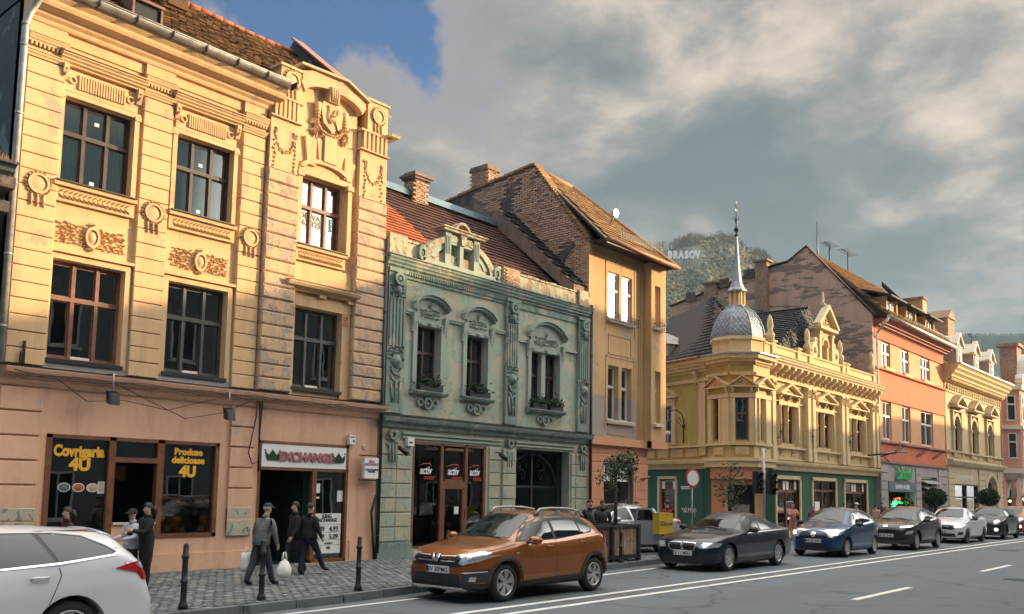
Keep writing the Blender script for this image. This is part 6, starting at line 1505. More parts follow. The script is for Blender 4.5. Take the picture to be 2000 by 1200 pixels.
    c = MB(); c.box(78.5,80.4,20.3,22.6,14.2,16.6); c.prism_o([(78.3,16.6),(80.6,16.6),(79.4,17.4)],20.2,22.7); c.build('ruined_chimney','brick2',R)
cream()

# ------------------------------------------------------------------ pink house and others at the right edge
def pink():
    F = Frame(0,17.4); R = thing('pink_house','pink house with white trimmed bay and curved gable at the right edge','house',(92,17.4,0))
    x0,x1 = 82,104
    wall(F,'upper_wall','pinkw',R,x0,x1,4.5,11.2,[(88.3,90.4,5.2,7.6),(92,94,5.2,7.6),(96,98,5.2,7.6),(88.3,90.4,8.3,10.4),(92,94,8.3,10.4),(96,98,8.3,10.4)],0)
    for a,b in ((88.3,90.4),(92,94),(96,98)):
        for c,d in ((5.2,7.6),(8.3,10.4)):
            window(F,R,a,b,c,d,-.2,2,.65,'whiteframe','glass_b',('curtainw','01'),room=.4,fw=.1,sash=False); m = MB(F); m.box(a-.3,b+.3,0,.1,d+.02,d+.25); m.box(a-.3,a-.02,0,.08,c-.2,d); m.box(b+.02,b+.3,0,.08,c-.2,d); m.box(a-.4,b+.4,0,.2,c-.3,c-.1); m.build('window_surround','whitestone',R)
    m = MB(F); m.prism_z([(82.6,0),(83.6,1.1),(86.6,1.1),(87.6,0)],4.3,10.9); m.build('bay','pinkw',R)
    
    for a,b in ((10.9,11.3),(7.6,7.9),(4.0,4.4)): m = MB(F); m.prism_z([(82.3,0),(83.5,1.3),(86.7,1.3),(87.9,0)],a,b); m.build('bay_cornice','whitestone',R)
    m = MB(F); m.prism_z([(83.2,0),(84,.7),(86,.7),(87,0)],3.5,3.99); m.build('bay_corbel','whitestone',R)
    FB = Frame(0,16.3); FB2 = Frame(82.6,17.4,math.degrees(atan2(-1.1,1.0)))
    for c,d in ((5.2,7.3),(8.3,10.4)):
        m = MB(FB); m.box(83.9,84.0,0,.06,c-.1,d+.1); m.box(86.2,86.3,0,.06,c-.1,d+.1); m.box(83.9,86.3,0,.06,d,d+.12); m.build('window_surround','whitestone',R)
        window(FB,R,84.0,86.2,c,d,.05,3,.65,'whiteframe','glass_b',None,room=0,fw=.1,sash=False); window(FB2,R,.35,1.1,c,d,.05,1,.65,'whiteframe','glass',None,room=0,fw=.08,sash=False)
        m = MB(FB); m.box(84.0,86.2,-.05,-.01,c,d); m.build('bay_room','interior',R); m = MB(FB2); m.box(.35,1.1,-.05,.0,c,d); m.build('bay_room','interior',R)
    wall(F,'ground_wall','pinkw',R,x0,x1,.1,4.5,[(83.2,86.2,.1,3.0),(88.5,99,.1,3.2)],0)
    for (a,b,t) in ((83.2,86.2,2.0),(88.5,99,2.2)):
        m = MB(F); u = (a+b)/2; r = (b-a)/2; e = (3.1-t)/r; A = [radians(180*k/14) for k in range(15)]; m.prism_o([(a,3.22),(a,t)]+[(u-r*cos(q),t+r*e*sin(q)) for q in A]+[(b,3.22)],-.3,.02) if r<3 else None
        m.band([(u+r*cos(q),t+r*e*sin(q)) for q in A],[(u+(r+.35)*cos(q),t+(r*e+.4)*sin(q)) for q in A],0,.14); m.build('arch_trim','whitestone',R)
    m = MB(F); m.box(83,86.4,-.8,-.7,.1,3.4); m.build('arch_door','whitestone',R); m = MB(F); m.box(88.4,99.1,-3,-2.9,.1,3.3); m.build('shop_room','interior2',R)
    m = MB(F); m.box(83.2,87.2,.3,.42,3.0,3.55) if False else m.box(84.0,87.6,.9,1.0,2.95,3.5); sg = m.build('shop_sign','whitestone',R); text(sg,'MALIBU',F,85.9,1.02,3.08,.42,'navy',bold=.01)
    text(R,'STRADIVARI',F,94.5,.25,2.35,1.1,'yellowletter',extr=.08,bold=.02)
    for u,z in ((89.6,2.2),(91.3,1.7),(93.0,2.3),(95,2.1),(97,1.9)): g = MB(F); g.sphere(u,-1.5,z,.09); g.build('shop_lamp','warmlamp',R)
    m = MB(F); A = [radians(180*k/12) for k in range(13)]; m.prism_o([(90.2,11.2),(96.8,11.2)]+[(93.5+2.2*cos(t),12.4+2.4*sin(t)) for t in A],-.5,.0); m.build('curved_gable','cream',R)
    m = MB(F); m.band([(93.5+2.2*cos(t),12.4+2.4*sin(t)) for t in A],[(93.5+2.6*cos(t),12.4+2.8*sin(t)) for t in A],-.5,.2); m.ring_o(90.4,12.2,.3,.8,-.4,.2,12); m.ring_o(96.6,12.2,.3,.8,-.4,.2,12); m.box(82,104,-.3,.5,11.2,11.5); m.build('gable_trim','whitestone',R)
    slab('roof','tilegold',R,(82,17.2,11.4),(104,17.2,11.4),(82,21.5,14.2),(104,21.5,14.2)); slab('rear_roof','tilegold',R,(104,26,11.4),(82,26,11.4),(104,21.5,14.2),(82,21.5,14.2))
    c = MB(); c.box(97,99,19,20.5,13,16.6); c.box(96.8,99.2,18.8,20.7,16.6,16.9); c.build('chimney','brick2',R)
    R2 = thing('far_house','distant plastered house beyond the pink house','house',(125,17.4,0)); m = MB(); m.box(104.2,150,17.4,27,0,10); m.build('wall','creamstone',R2); m = MB(); m.prism_u([(17,10),(27.4,10),(22.2,14)],104,150.2); m.build('roof','tilegold',R2)
    m = MB(Frame(0,17.4))
    for k in range(11):
        for z in (1,4.5,7.4): m.box(106+k*4,107.6+k*4,0,.05,z,z+1.9)
    m.build('window_row','interior',R2)
pink()

# ------------------------------------------------------------------ the other side of the street (behind the camera): casts the evening shadow line
def opposite():
    def T2(x,z): k = 19.7; return x+k*math.tan(SUN_AZ), z+k*math.tan(SUN_EL)/cos(SUN_AZ)
    prof = [(-40,4.2),(5.0,4.5),(14.5,7.0),(19,7.9),(27.5,7.9),(27.7,4.9),(34,5.0),(44,5.0),(51.5,5.2),(54.6,6.5),(58,6.75),(66,6.85),(90,7.1),(110,7.1)]
    pts = [T2(x,z) for x,z in prof]
    groups = [(0,2,'oppgrey'),(2,4,'oppgrey'),(5,8,'oppgrey'),(8,11,'greyrender'),(11,13,'oppgrey')]
    labs = ['plain grey house across the street with a sloping roof edge','three storey grey house across the street','low grey house across the street beyond the three storey one','light grey house across the street with a sloped roof end','long grey house across the street far right']
    for (a,b,mt),lab in zip(groups,labs):
        P_ = pts[a:b+1]; R = thing('opposite_house',lab,'house',(P_[0][0],-2.5,0),'houses on the near side of the street')
        m = MB(); m.prism_o([(P_[0][0]+.02,.0)]+[(x,z-.15) for x,z in P_]+[(P_[-1][0]-.02,0)],-12.5,-2.5); m.build('wall',mt,R)
        m = MB(); 
        for p,q in zip(P_,P_[1:]): m.prism_o([(p[0],p[1]-.15),(q[0]-.001,q[1]-.15),(q[0]-.001,q[1]),(p[0],p[1])],-12.9,-2.2)
        m.build('roof','tiledark',R)
        me = None
        x = P_[0][0]+1.6
        while x < P_[-1][0]-1.6 and x < 130:
            if x > -25:
                for z in (.4,4.2,7.4):
                    zt = z+1.9
                    if zt > min(P_[0][1],P_[-1][1])-.5: continue
                    if me is None:
                        w = MB(); w.box(-.6,-.52,-.02,.06,0,1.9); w.box(.52,.6,-.02,.06,0,1.9); w.box(-.6,.6,-.02,.06,1.82,1.9); w.box(-.6,.6,-.02,.06,0,.08); w.box(-.03,.03,-.02,.05,0,1.9); w.box(-.7,.7,-.02,.12,-.1,0)
                        o = w.build('window_frame','whiteframe',R); me = o.data; g = MB(); g.box(-.52,.52,0,.01,.08,1.82); o2 = g.build('window_pane','carglass',R); me2 = o2.data; COL.objects.unlink(o); COL.objects.unlink(o2); D.objects.remove(o); D.objects.remove(o2)
                        off_ = wloc(R)
                    for nm,mm in (('window_frame',me),('window_pane',me2)):
                        q = D.objects.new(nm,mm); COL.objects.link(q); q.parent = R; q.location = (x,-2.49,z)
            x += 2.6
opposite()
# ------------------------------------------------------------------ wooded hill with the town's letters
def hill():
    def hz(d,az):   # height field in polar coordinates round the camera
        return 0
    prof = [(900,640),(1180,560),(1240,520),(1290,482),(1330,472),(1390,462),(1430,470),(1460,478),(1500,505),(1560,560),(1640,640),(1750,720),(1850,760)]
    def top(px):
        for (a,b),(c,d) in zip(prof,prof[1:]):
            if a <= px <= c: return b+(d-b)*(px-a)/(c-a)
        return 760
    rn = random.Random(4); m = MB(); NX,NZ = 110,34; grid = []
    for i in range(NX+1):
        px = 900+950*i/NX; t = at_depth(px, top(px)+4, 700); d0 = ray(px,900); col = []
        hd = Vector((d0.x,d0.y,0)).normalized()
        for j in range(NZ+1):
            s = j/NZ; r = 480+220*s; H_ = max(6,t.z); z = H_*s**.9
            z += 4*sin(px*.05+j*.5)*(s*(1-s))*2; rr = r+9*sin(px*.08+j*.3)
            col.append(m.P(hd.x*rr,hd.y*rr,z))
        for j in range(1,8): s=j/8; col.append(m.P(hd.x*(700+220*s),hd.y*(700+220*s),max(6,t.z)*(1-s)))
        grid.append(col)
    for a,b in zip(grid,grid[1:]):
        for j in range(len(a)-1): m.face((a[j],b[j],b[j+1],a[j+1]),True)
    h = m.build('hill','hillground'); structure(h)
    bvh = BVHTree.FromObject(h, bpy.context.evaluated_depsgraph_get())
    def surf(px,py):
        d = ray(px,py).normalized(); loc,n,i,dist = bvh.ray_cast(Vector((0,0,CAM_H)), d); return loc
    # tree crowns, lumps of leaves
    V = []; Fc = []; k = 0
    ph = (1+5**.5)/2; ico = [Vector(v).normalized() for v in ((-1,ph,0),(1,ph,0),(-1,-ph,0),(1,-ph,0),(0,-1,ph),(0,1,ph),(0,-1,-ph),(0,1,-ph),(ph,0,-1),(ph,0,1),(-ph,0,-1),(-ph,0,1))]
    icf = ((0,11,5),(0,5,1),(0,1,7),(0,7,10),(0,10,11),(1,5,9),(5,11,4),(11,10,2),(10,7,6),(7,1,8),(3,9,4),(3,4,2),(3,2,6),(3,6,8),(3,8,9),(4,9,5),(2,4,11),(6,2,10),(8,6,7),(9,8,1))
    for q in range(5200):
        px = rn.uniform(1240,1660); py = rn.uniform(460,700)
        p = surf(px,py)
        if p is None: continue
        if 1404<px<1500 and 470<py<520 and rn.random()<.62: continue
        if 1296<px<1376 and 478<py<530: continue
        for c in range(3):
            r = rn.uniform(.8,1.9); cc = p+Vector((rn.uniform(-1.8,1.8),rn.uniform(-1.8,1.8),rn.uniform(.3,3.0)))
            V += [cc+Vector((v.x*r*rn.uniform(.7,1.3),v.y*r*rn.uniform(.7,1.3),v.z*r*rn.uniform(.8,1.5))) for v in ico]; Fc += [tuple(a+k for a in f) for f in icf]; k += 12
    def mk(name,V,Fc,mt,kind='stuff'):
        me = D.meshes.new(name); me.from_pydata(V,[],Fc); me.materials.append(MT[mt]); me.update(); o = D.objects.new(name,me); COL.objects.link(o); o['kind'] = kind; return o
    mk('hill_forest',V,Fc,'forest')
    m = MB()
    for q in range(1500):   # bare trees along the crest
        px = rn.uniform(1240,1640); py = top(px)+rn.uniform(2,14); p = surf(px,py)
        if p is None: continue
        hgt = rn.uniform(4,8); m.tube([tuple(p),(p.x,p.y,p.z+hgt)],[.22,.05],3,False,False)
        for b in range(4):
            a = rn.uniform(0,6.3); z = p.z+hgt*rn.uniform(.35,.9); m.tube([(p.x,p.y,z),(p.x+1.6*cos(a),p.y+1.6*sin(a),z+1.7)],[.10,.03],3,False,False)
    o = m.build('crest_trees','bark'); o['kind'] = 'stuff'
    m = MB()   # limestone cliffs
    for q in range(420):
        px = rn.uniform(1400,1500); py = rn.uniform(468,524)
        if py > 478+(px-1400)*.10+30: continue
        p = surf(px,py)
        if p is None: continue
        w = rn.uniform(.8,2.2); hh = rn.uniform(2.0,5.5); d = Vector((p.x,p.y,0)).normalized(); c = p-d*rn.uniform(0,2.0); r = Vector((d.y,-d.x,0))
        a = [m.P(*(c-r*w-Vector((0,0,hh)))),m.P(*(c+r*w*.8-Vector((0,0,hh)))),m.P(*(c+d*2+Vector((0,0,-hh)))),m.P(*(c+r*rn.uniform(-.6,.6)+Vector((0,0,hh*.6))+d))]
        for f in ((0,1,3),(1,2,3),(2,0,3),(0,2,1)): m.face([a[i] for i in f])
    m.build('cliff','limestone')['kind'] = 'structure'
    # letters on stands
    t = thing('hillside_letters','big white capital letters standing on the wooded hillside','letters',tuple(surf(1335,500)))
    a = ray(1335,500); ang = math.degrees(atan2(a.y,a.x))-90+8; base = Vector(surf(1335,506)); c = base-Vector((a.x,a.y,0)).normalized()*30
    Fh = Frame(c.x,c.y,ang); zc = CAM_H+ (ray(1335,504).z)*(hypot(c.x,c.y)/hypot(ray(1335,504).x,ray(1335,504).y))
    for i,ch in enumerate('BRASOV'):
        o = text(t,ch,Fh,-9.6+i*3.95,0,zc,7.2,'whiteletter',name='letter',extr=.25,bold=.42,sx=.74)
        m = MB(Fh); m.box(-9.6+i*3.95-1,-9.6+i*3.95-.8,-1.2,-.5,zc-4,zc+5); m.box(-9.6+i*3.95+.8,-9.6+i*3.95+1,-1.2,-.5,zc-4,zc+5); m.build('letter_stand','metal_l',t)
    # low far ridge at the right edge
    m = MB(); prev = None
    for i in range(46):
        px = 1840+i*14; d = ray(px,660); hd = Vector((d.x,d.y,0)).normalized(); py = 662-5*sin(i*.9)-4*sin(i*.37)+.02*(px-1900); p = at_depth(px,py,1150); z = p.z
        ids = [m.P(hd.x*1000,hd.y*1000,0),m.P(p.x,p.y,z),m.P(hd.x*1350,hd.y*1350,0)]
        if prev: m.face((prev[0],ids[0],ids[1],prev[1]),True); m.face((prev[1],ids[1],ids[2],prev[2]),True)
        prev = ids
    structure(m.build('far_hill','farhill'))
    m = MB()
    for q in range(900):
        px = rn.uniform(1850,2060); d = ray(px,660); py = 664+rn.uniform(-6,12); p = at_depth(px,py,1140); s = rn.uniform(2.5,5)
        m.lathe(p.x,p.y,[(s,p.z-s),(s*.8,p.z+s*.2),(.1,p.z+s)],5,False)
    o = m.build('far_wood','farhill'); o['kind'] = 'stuff'
MT['hillground'] = plain('hill_undergrowth',(.075,.085,.05),.95,0,.5,.05)
MT['farhill'] = plain('far_conifers',(.028,.06,.05),.95,0,.4,.05)
MT['limestone'] = plain('limestone',(.42,.33,.24),.9,0,.35,.3)
MT['forest'] = varied('autumn_forest',[(.06,.10,.065),(.09,.14,.07),(.14,.17,.08),(.30,.21,.08),(.19,.18,.09),(.07,.12,.08),(.42,.22,.07)],.9,.5,.0)
hill()
# ------------------------------------------------------------------ cars
def lerp_tab(tab, x):
    if x <= tab[0][0]: return tab[0][1]
    for (a,b),(c,d) in zip(tab,tab[1:]):
        if x <= c: return b+(d-b)*(x-a)/(c-a)
    return tab[-1][1]
def sm(tab, x, w=.09): return sum(lerp_tab(tab,x+w*k/2)*c for k,c in zip((-2,-1,0,1,2),(.1,.2,.4,.2,.1)))
def make_car(label, loc, paint, sp, group='cars in the street', rz=0):
    """sp: L, W, top [(x,z)], belt [(x,z)], plan [(x,halfwidth)], roofw, wheels (xf,xr,r); front at x=0, local -y faces the viewer"""
    R = thing(sp.get('name','car'), label, sp.get('cat','car'), (0,0,0), group)
    L,Wd = sp['L'],sp['W']/2; zb = sp.get('zb',.2); rw = sp['roofw']
    n = int(L/.065); V = []; Fc = []; rings = []
    for i in range(n+1):
        x = L*i/n; zt = sm(sp['top'],x); bl = sm(sp['belt'],x); w = Wd*sm(sp['plan'],x,.05); zbx = zb+sp.get('chin',.0)*max(0,1-x/.5)+sp.get('tailup',.08)*max(0,1-(L-x)/.6)
        zs = min(bl, zt-.055); g = max(0,min(1,(zt-bl)/.42)); g = g*g*(3-2*g)
        pts = [(0,zbx),(w*.80,zbx),(w*.93,zbx+.04),(w*.985,zbx+.13)]
        for k in range(1,7):
            t = k/7; z = zbx+.13+(zs-.06-zbx-.13)*t; pts.append((w*(1.0-.018*(2*t-.75)**2+(.012 if .55<t<.75 else 0)), z))
        pts.append((w*.972,zs-.03)); pts.append((w*.945,zs))
        A = (w*.945,zs); d = .05+.07*g; Bw = w*.80*(1-g)+rw*g*(w/Wd)**.5; B = (Bw, zt-d*(1 if g>.2 else .6))
        for k in range(1,5): t = k/5; pts.append((A[0]+(B[0]-A[0])*t+.018*g*sin(pi*t), A[1]+(B[1]-A[1])*t))
        cz = zt+.0
        for k in range(0,6):
            t = k/5; u = 1-t; pts.append((u*u*B[0]+2*u*t*B[0]*.72+0, u*u*B[1]+2*u*t*(cz)+t*t*cz))
        full = pts+[(-y,z) for y,z in pts[::-1][1:-1]]
        b = len(V); V += [(x+sp.get('bow',.10)*(abs(y)/Wd)**2*(1 if x<L*.5 else -1)*max(0,1-min(x,L-x)/.7), y, z) for y,z in full]; rings.append(range(b,b+len(full)))
    for a,b in zip(rings,rings[1:]):
        m_ = len(a)
        for j in range(m_): Fc.append((a[j],b[j],b[(j+1)%m_],a[(j+1)%m_]))
    for ring,flip in ((rings[0],0),(rings[-1],1)):   # closed ends made of strips
        h = len(ring)//2; m_ = len(ring)
        for j in range(h):
            q = [ring[j],ring[j+1],ring[(m_-j-1)%m_],ring[(m_-j)%m_]]; q = list(dict.fromkeys(q))
            if len(q)>2: Fc.append(tuple(q if flip else q[::-1]))
    me = D.meshes.new('body'); me.from_pydata(V,[],Fc); me.validate()
    bm = bmesh.new(); bm.from_mesh(me); bmesh.ops.recalc_face_normals(bm,faces=bm.faces); bm.to_mesh(me); bm.free()
    body = D.objects.new('body',me); COL.objects.link(body)
    xf,xr,r = sp['wheels']; cu = MB()
    for wx in (xf,xr):
        for s_ in (-1,1):
            a = [cu.P(wx+(r+.055)*cos(2*pi*k/26), s_*(Wd+.2), r+(r+.055)*sin(2*pi*k/26)) for k in range(26)]; b = [cu.P(wx+(r+.055)*cos(2*pi*k/26), s_*(Wd-.34), r+(r+.055)*sin(2*pi*k/26)) for k in range(26)]
            cu.face(a); cu.face(b[::-1])
            for k in range(26): j=(k+1)%26; cu.face((a[k],b[k],b[j],a[j]))
    for q in sp.get('cuts',()): cu.box(*q)
    cut = cu.build('cut','plastic'); md = body.modifiers.new('b','BOOLEAN'); md.object = cut; md.operation = 'DIFFERENCE'; md.solver = 'EXACT'
    dg = bpy.context.evaluated_depsgraph_get(); me2 = D.meshes.new_from_object(body.evaluated_get(dg)); D.objects.remove(body); D.objects.remove(cut)
    me2.materials.clear(); me2.materials.append(MT[paint]); me2.materials.append(MT['plastic'])
    for p in me2.polygons:
        c = p.center; inside = any(hypot(c.x-wx,c.z-r) < r+.052 and abs(c.y) < Wd-.02 and abs(c.y) > .2 for wx in (xf,xr))
        p.material_index = 1 if (c.z < zb+.03 or inside) else 0
    me2.polygons.foreach_set('use_smooth',[True]*len(me2.polygons))
    me2.set_sharp_from_angle(angle=radians(38))
    body = D.objects.new('body',me2); COL.objects.link(body); body.parent = R
    bvh = BVHTree.FromObject(body, bpy.context.evaluated_depsgraph_get())
    def decal(name, mat, proj, poly, off=.006, res=.07, parent=R, thick=0):
        bm = bmesh.new(); vs = [bm.verts.new((p[0],p[1],0)) for p in poly]; bm.faces.new(vs); bmesh.ops.triangulate(bm,faces=bm.faces)
        for _ in range(7):
            es = [e for e in bm.edges if e.calc_length() > res]
            if not es: break
            bmesh.ops.subdivide_edges(bm,edges=es,cuts=1); bmesh.ops.triangulate(bm,faces=bm.faces)
        for v in bm.verts:
            a,b = v.co.x,v.co.y
            o,d = {'L':(Vector((a,-3,b)),Vector((0,1,0))),'R':(Vector((a,3,b)),Vector((0,-1,0))),'F':(Vector((-2,a,b)),Vector((1,0,0))),'B':(Vector((L+2,a,b)),Vector((-1,0,0))),'T':(Vector((a,b,4)),Vector((0,0,-1)))}[proj]
            loc,nn,i_,ds = bvh.ray_cast(o,d)
            if loc is None:
                loc,nn,i_,ds = bvh.find_nearest({'L':Vector((a,-Wd,b)),'R':Vector((a,Wd,b)),'F':Vector((0,a,b)),'B':Vector((L,a,b)),'T':Vector((a,b,1.4))}[proj])
            if nn.dot(d) > 0: nn = -nn
            v.co = loc+nn*off
        if thick:
            r_ = bmesh.ops.solidify(bm, geom=bm.faces[:], thickness=thick)
        bmesh.ops.recalc_face_normals(bm,faces=bm.faces)
        m_ = D.meshes.new(name); bm.to_mesh(m_); bm.free(); m_.materials.append(MT[mat]); m_.polygons.foreach_set('use_smooth',[True]*len(m_.polygons))
        # orient outward
        o = D.objects.new(name,m_); COL.objects.link(o); o.parent = parent; return o
    R_decal = decal
    for q in sp['decals']:
        nm,mt,pr,poly = q[:4]; kw = q[4] if len(q)>4 else {}
        if pr == 'LR':
            for p_ in 'LR': decal(nm,mt,p_,poly,**kw)
        elif pr == 'F2': decal(nm,mt,'F',poly,**kw); decal(nm,mt,'F',[(-a,b) for a,b in poly],**kw)
        elif pr == 'B2': decal(nm,mt,'B',poly,**kw); decal(nm,mt,'B',[(-a,b) for a,b in poly],**kw)
        else: decal(nm,mt,pr,poly,**kw)
    for (xa,za),(xb,zb_) in sp.get('seams',()):
        dx,dz = xb-xa,zb_-za; l = hypot(dx,dz); nx,nz = -dz/l*.0045,dx/l*.0045
        for p_ in 'LR': decal('panel_gap','blackletter',p_,[(xa-nx,za-nz),(xb-nx,zb_-nz),(xb+nx,zb_+nz),(xa+nx,za+nz)],.0025,.1)
    # wheels
    tw = .2
    for wx in (xf,xr):
        for s_ in (-1,1):
            y = s_*(Wd-.035-tw/2); w = MB(); w.tube([(wx,y-s_*.05,r),(wx,y+s_*.06,r)],.07,10); wh = w.build('wheel','rimdark',R)
            t = MB(); pr = [(r*.66,-tw/2+.01),(r*.80,-tw/2-.004),(r*.94,-tw/2+.012),(r,-tw/2+.05),(r,tw/2-.05),(r*.94,tw/2-.012),(r*.80,tw/2+.004),(r*.66,tw/2-.01),(r*.60,0)]
            N_ = 36; rg = [[t.P(wx+a*cos(2*pi*k/N_),y+b,r+a*sin(2*pi*k/N_)) for k in range(N_)] for a,b in pr]
            for a,b in zip(rg,rg[1:]+rg[:1]):
                for k in range(N_): t.face((a[k],a[(k+1)%N_],b[(k+1)%N_],b[k]),True)
            t.build('tyre','tyre',wh)
            q = MB(); yo = y+s_*(tw/2-.025)
            rg = [[q.P(wx+a*cos(2*pi*k/N_),y+b,r+a*sin(2*pi*k/N_)) for k in range(N_)] for a,b in ((r*.68,s_*(tw/2-.008)),(r*.63,s_*(tw/2-.006)),(r*.60,s_*.0),(r*.68,s_*.0))]
            for a,b in zip(rg,rg[1:]+rg[:1]):
                for k in range(N_): q.face((a[k],a[(k+1)%N_],b[(k+1)%N_],b[k]),True)
            ns = sp.get('spokes',5)
            for k in range(ns):
                a = 2*pi*(k+.25)/ns
                for da in ((-.16,.16) if sp.get('double') else (0,)):
                    c0,c1 = a+da*.5,a+da; hw = .035 if sp.get('double') else .05
                    P0 = (wx+.05*cos(c0),r+.05*sin(c0)); P1 = (wx+r*.64*cos(c1),r+r*.64*sin(c1)); nx,nz = -sin(c1)*hw,cos(c1)*hw
                    pa = [(P0[0]-nx*.6,P0[1]-nz*.6),(P1[0]-nx,P1[1]-nz),(P1[0]+nx,P1[1]+nz),(P0[0]+nx*.6,P0[1]+nz*.6)]
                    i0 = [q.P(x_,yo-s_*.035,z_) for x_,z_ in pa]; i1 = [q.P(x_,yo+s_*.004*(0 if k_ in (1,2) else 3),z_) for k_,(x_,z_) in enumerate(pa)]
                    q.face(i1); q.face(i0[::-1])
                    for e in range(4): f=(e+1)%4; q.face((i0[e],i1[e],i1[f],i0[f]))
            q.tube([(wx,yo-s_*.03,r),(wx,yo+s_*.012,r)],[.075,.05],12)
            q.build('rim',sp.get('rim','rim'),wh)
            dk = MB(); dk.tube([(wx,y-s_*.02,r),(wx,y+s_*.015,r)],r*.62,24); dk.build('brake_disc','rimdark',wh)
    # mirrors
    mx,mz = sp['mirror']
    for s_ in (-1,1):
        q = MB(); yb = s_*(Wd*.93); cx_,cy_,cz_ = mx,yb+s_*.17,mz
        rg = []
        for t,(du,dv) in enumerate(((-.09,.3),(-.07,.75),(-.02,1.0),(.05,1.0),(.07,.93))):
            rg.append([q.P(cx_+du+(.03 if s_*cos(2*pi*k/14)>0 else 0), cy_+.115*dv*cos(2*pi*k/14), cz_+.075*dv*sin(2*pi*k/14)) for k in range(14)])
        for a,b in zip(rg,rg[1:]):
            for k in range(14): q.face((a[k],a[(k+1)%14],b[(k+1)%14],b[k]),True)
        q.face(rg[0][::-1]); q.face(rg[-1]); mo = q.build('mirror',sp.get('mirrorpaint',paint),R)
        q = MB(); q.tube([(mx+.02,yb-s_*.02,mz-.05),(mx,yb+s_*.12,mz-.03)],[.03,.022],6); q.build('mirror_arm','plastic',mo)
        q = MB(); q.box(cx_+.072,cx_+.076,cy_-.09,cy_+.09,cz_-.055,cz_+.055); q.build('mirror_glass','carglass',mo)
    # handles
    for hx,hz in sp.get('handles',()):
        for s_ in (-1,1):
            h,nn,_,_ = bvh.ray_cast(Vector((hx,s_*3,hz)),Vector((0,-s_,0)))
            if h is None: continue
            q = MB(); q.tube([(hx-.09,h.y,hz),(hx-.07,h.y+s_*.03,hz+.004),(hx+.07,h.y+s_*.03,hz+.006),(hx+.09,h.y,hz+.004)],.014,6); q.build('door_handle',sp.get('handlepaint',paint),R)
    if 'plate' in sp:
        tx,pz,py = sp['plate']; h,nn,_,_ = bvh.ray_cast(Vector((-3,py,pz)),Vector((1,0,0))); X_ = h.x-.03
        q = MB(); q.box(X_-.006,X_+.03,py-.265,py+.265,pz-.058,pz+.058); pl = q.build('number_plate','white',R)
        q = MB(); q.box(X_-.008,X_-.004,py+.215,py+.262,pz-.055,pz+.055); q.build('blue_band','navy',pl)
        FP = Frame(X_-.008,0,-90); text(pl,tx,FP,-py+.02,0,pz-.04,.112,'blackletter',bold=.002,extr=.001,sx=.95)
    if sp.get('rails'):
        for s_ in (-1,1):
            y = s_*(rw*.84); a,b = sp['rails']; q = MB(); za = sm(sp['top'],a); zb2 = sm(sp['top'],b); zm = sm(sp['top'],(a+b)/2)
            q.tube([(a,y,za-.05),(a+.14,y,sm(sp['top'],a+.14)+.035),(a+.5,y,zm+.04),(b-.5,y,zm+.03),(b-.14,y,sm(sp['top'],b-.14)+.03),(b,y,zb2-.05)],[.03,.026,.022,.022,.026,.03],8)
            for u in (a+.15,(a+b)/2-.05,b-.15): q.box(u-.06,u+.06,y-.02,y+.02,sm(sp['top'],u)-.10,sm(sp['top'],u)+.0)
            q.build('roof_rail','metal_l' if sp.get('railsilver') else 'plastic',R)
    # wipers and floor pan
    for k in (0,1):
        wx,wz = sp.get('wiper',(1.15,.93)); q = MB()
        pts = []
        for t in range(6):
            y = -.5+k*.62+t*.11; h,nn,_,_ = bvh.ray_cast(Vector((wx+.02*t,y,3)),Vector((0,0,-1)))
            if h: pts.append((h.x,h.y,h.z+.012))
        if len(pts)>2: q.tube(pts,.008,4); q.build('wiper','plastic',R)
    q = MB(); q.box(.35,L-.35,-Wd*.78,Wd*.78,zb-.02,zb+.12); q.build('floor_pan','plastic',R)
    R.location = loc; R.rotation_euler = (0,0,rz)
    return R
def arcpoly(cx,cz,r0,r1,a0,a1,n=18):
    A = [radians(a0+(a1-a0)*k/n) for k in range(n+1)]
    return [(cx+r1*cos(a),cz+r1*sin(a)) for a in A]+[(cx+r0*cos(a),cz+r0*sin(a)) for a in A[::-1]]
PL = [(0,.68),(.06,.78),(.18,.88),(.4,.955),(.75,1.0)]
def plan(L,k=.84): return PL+[(L-.7,1.0),(L-.3,.97),(L-.1,.93),(L,k)]
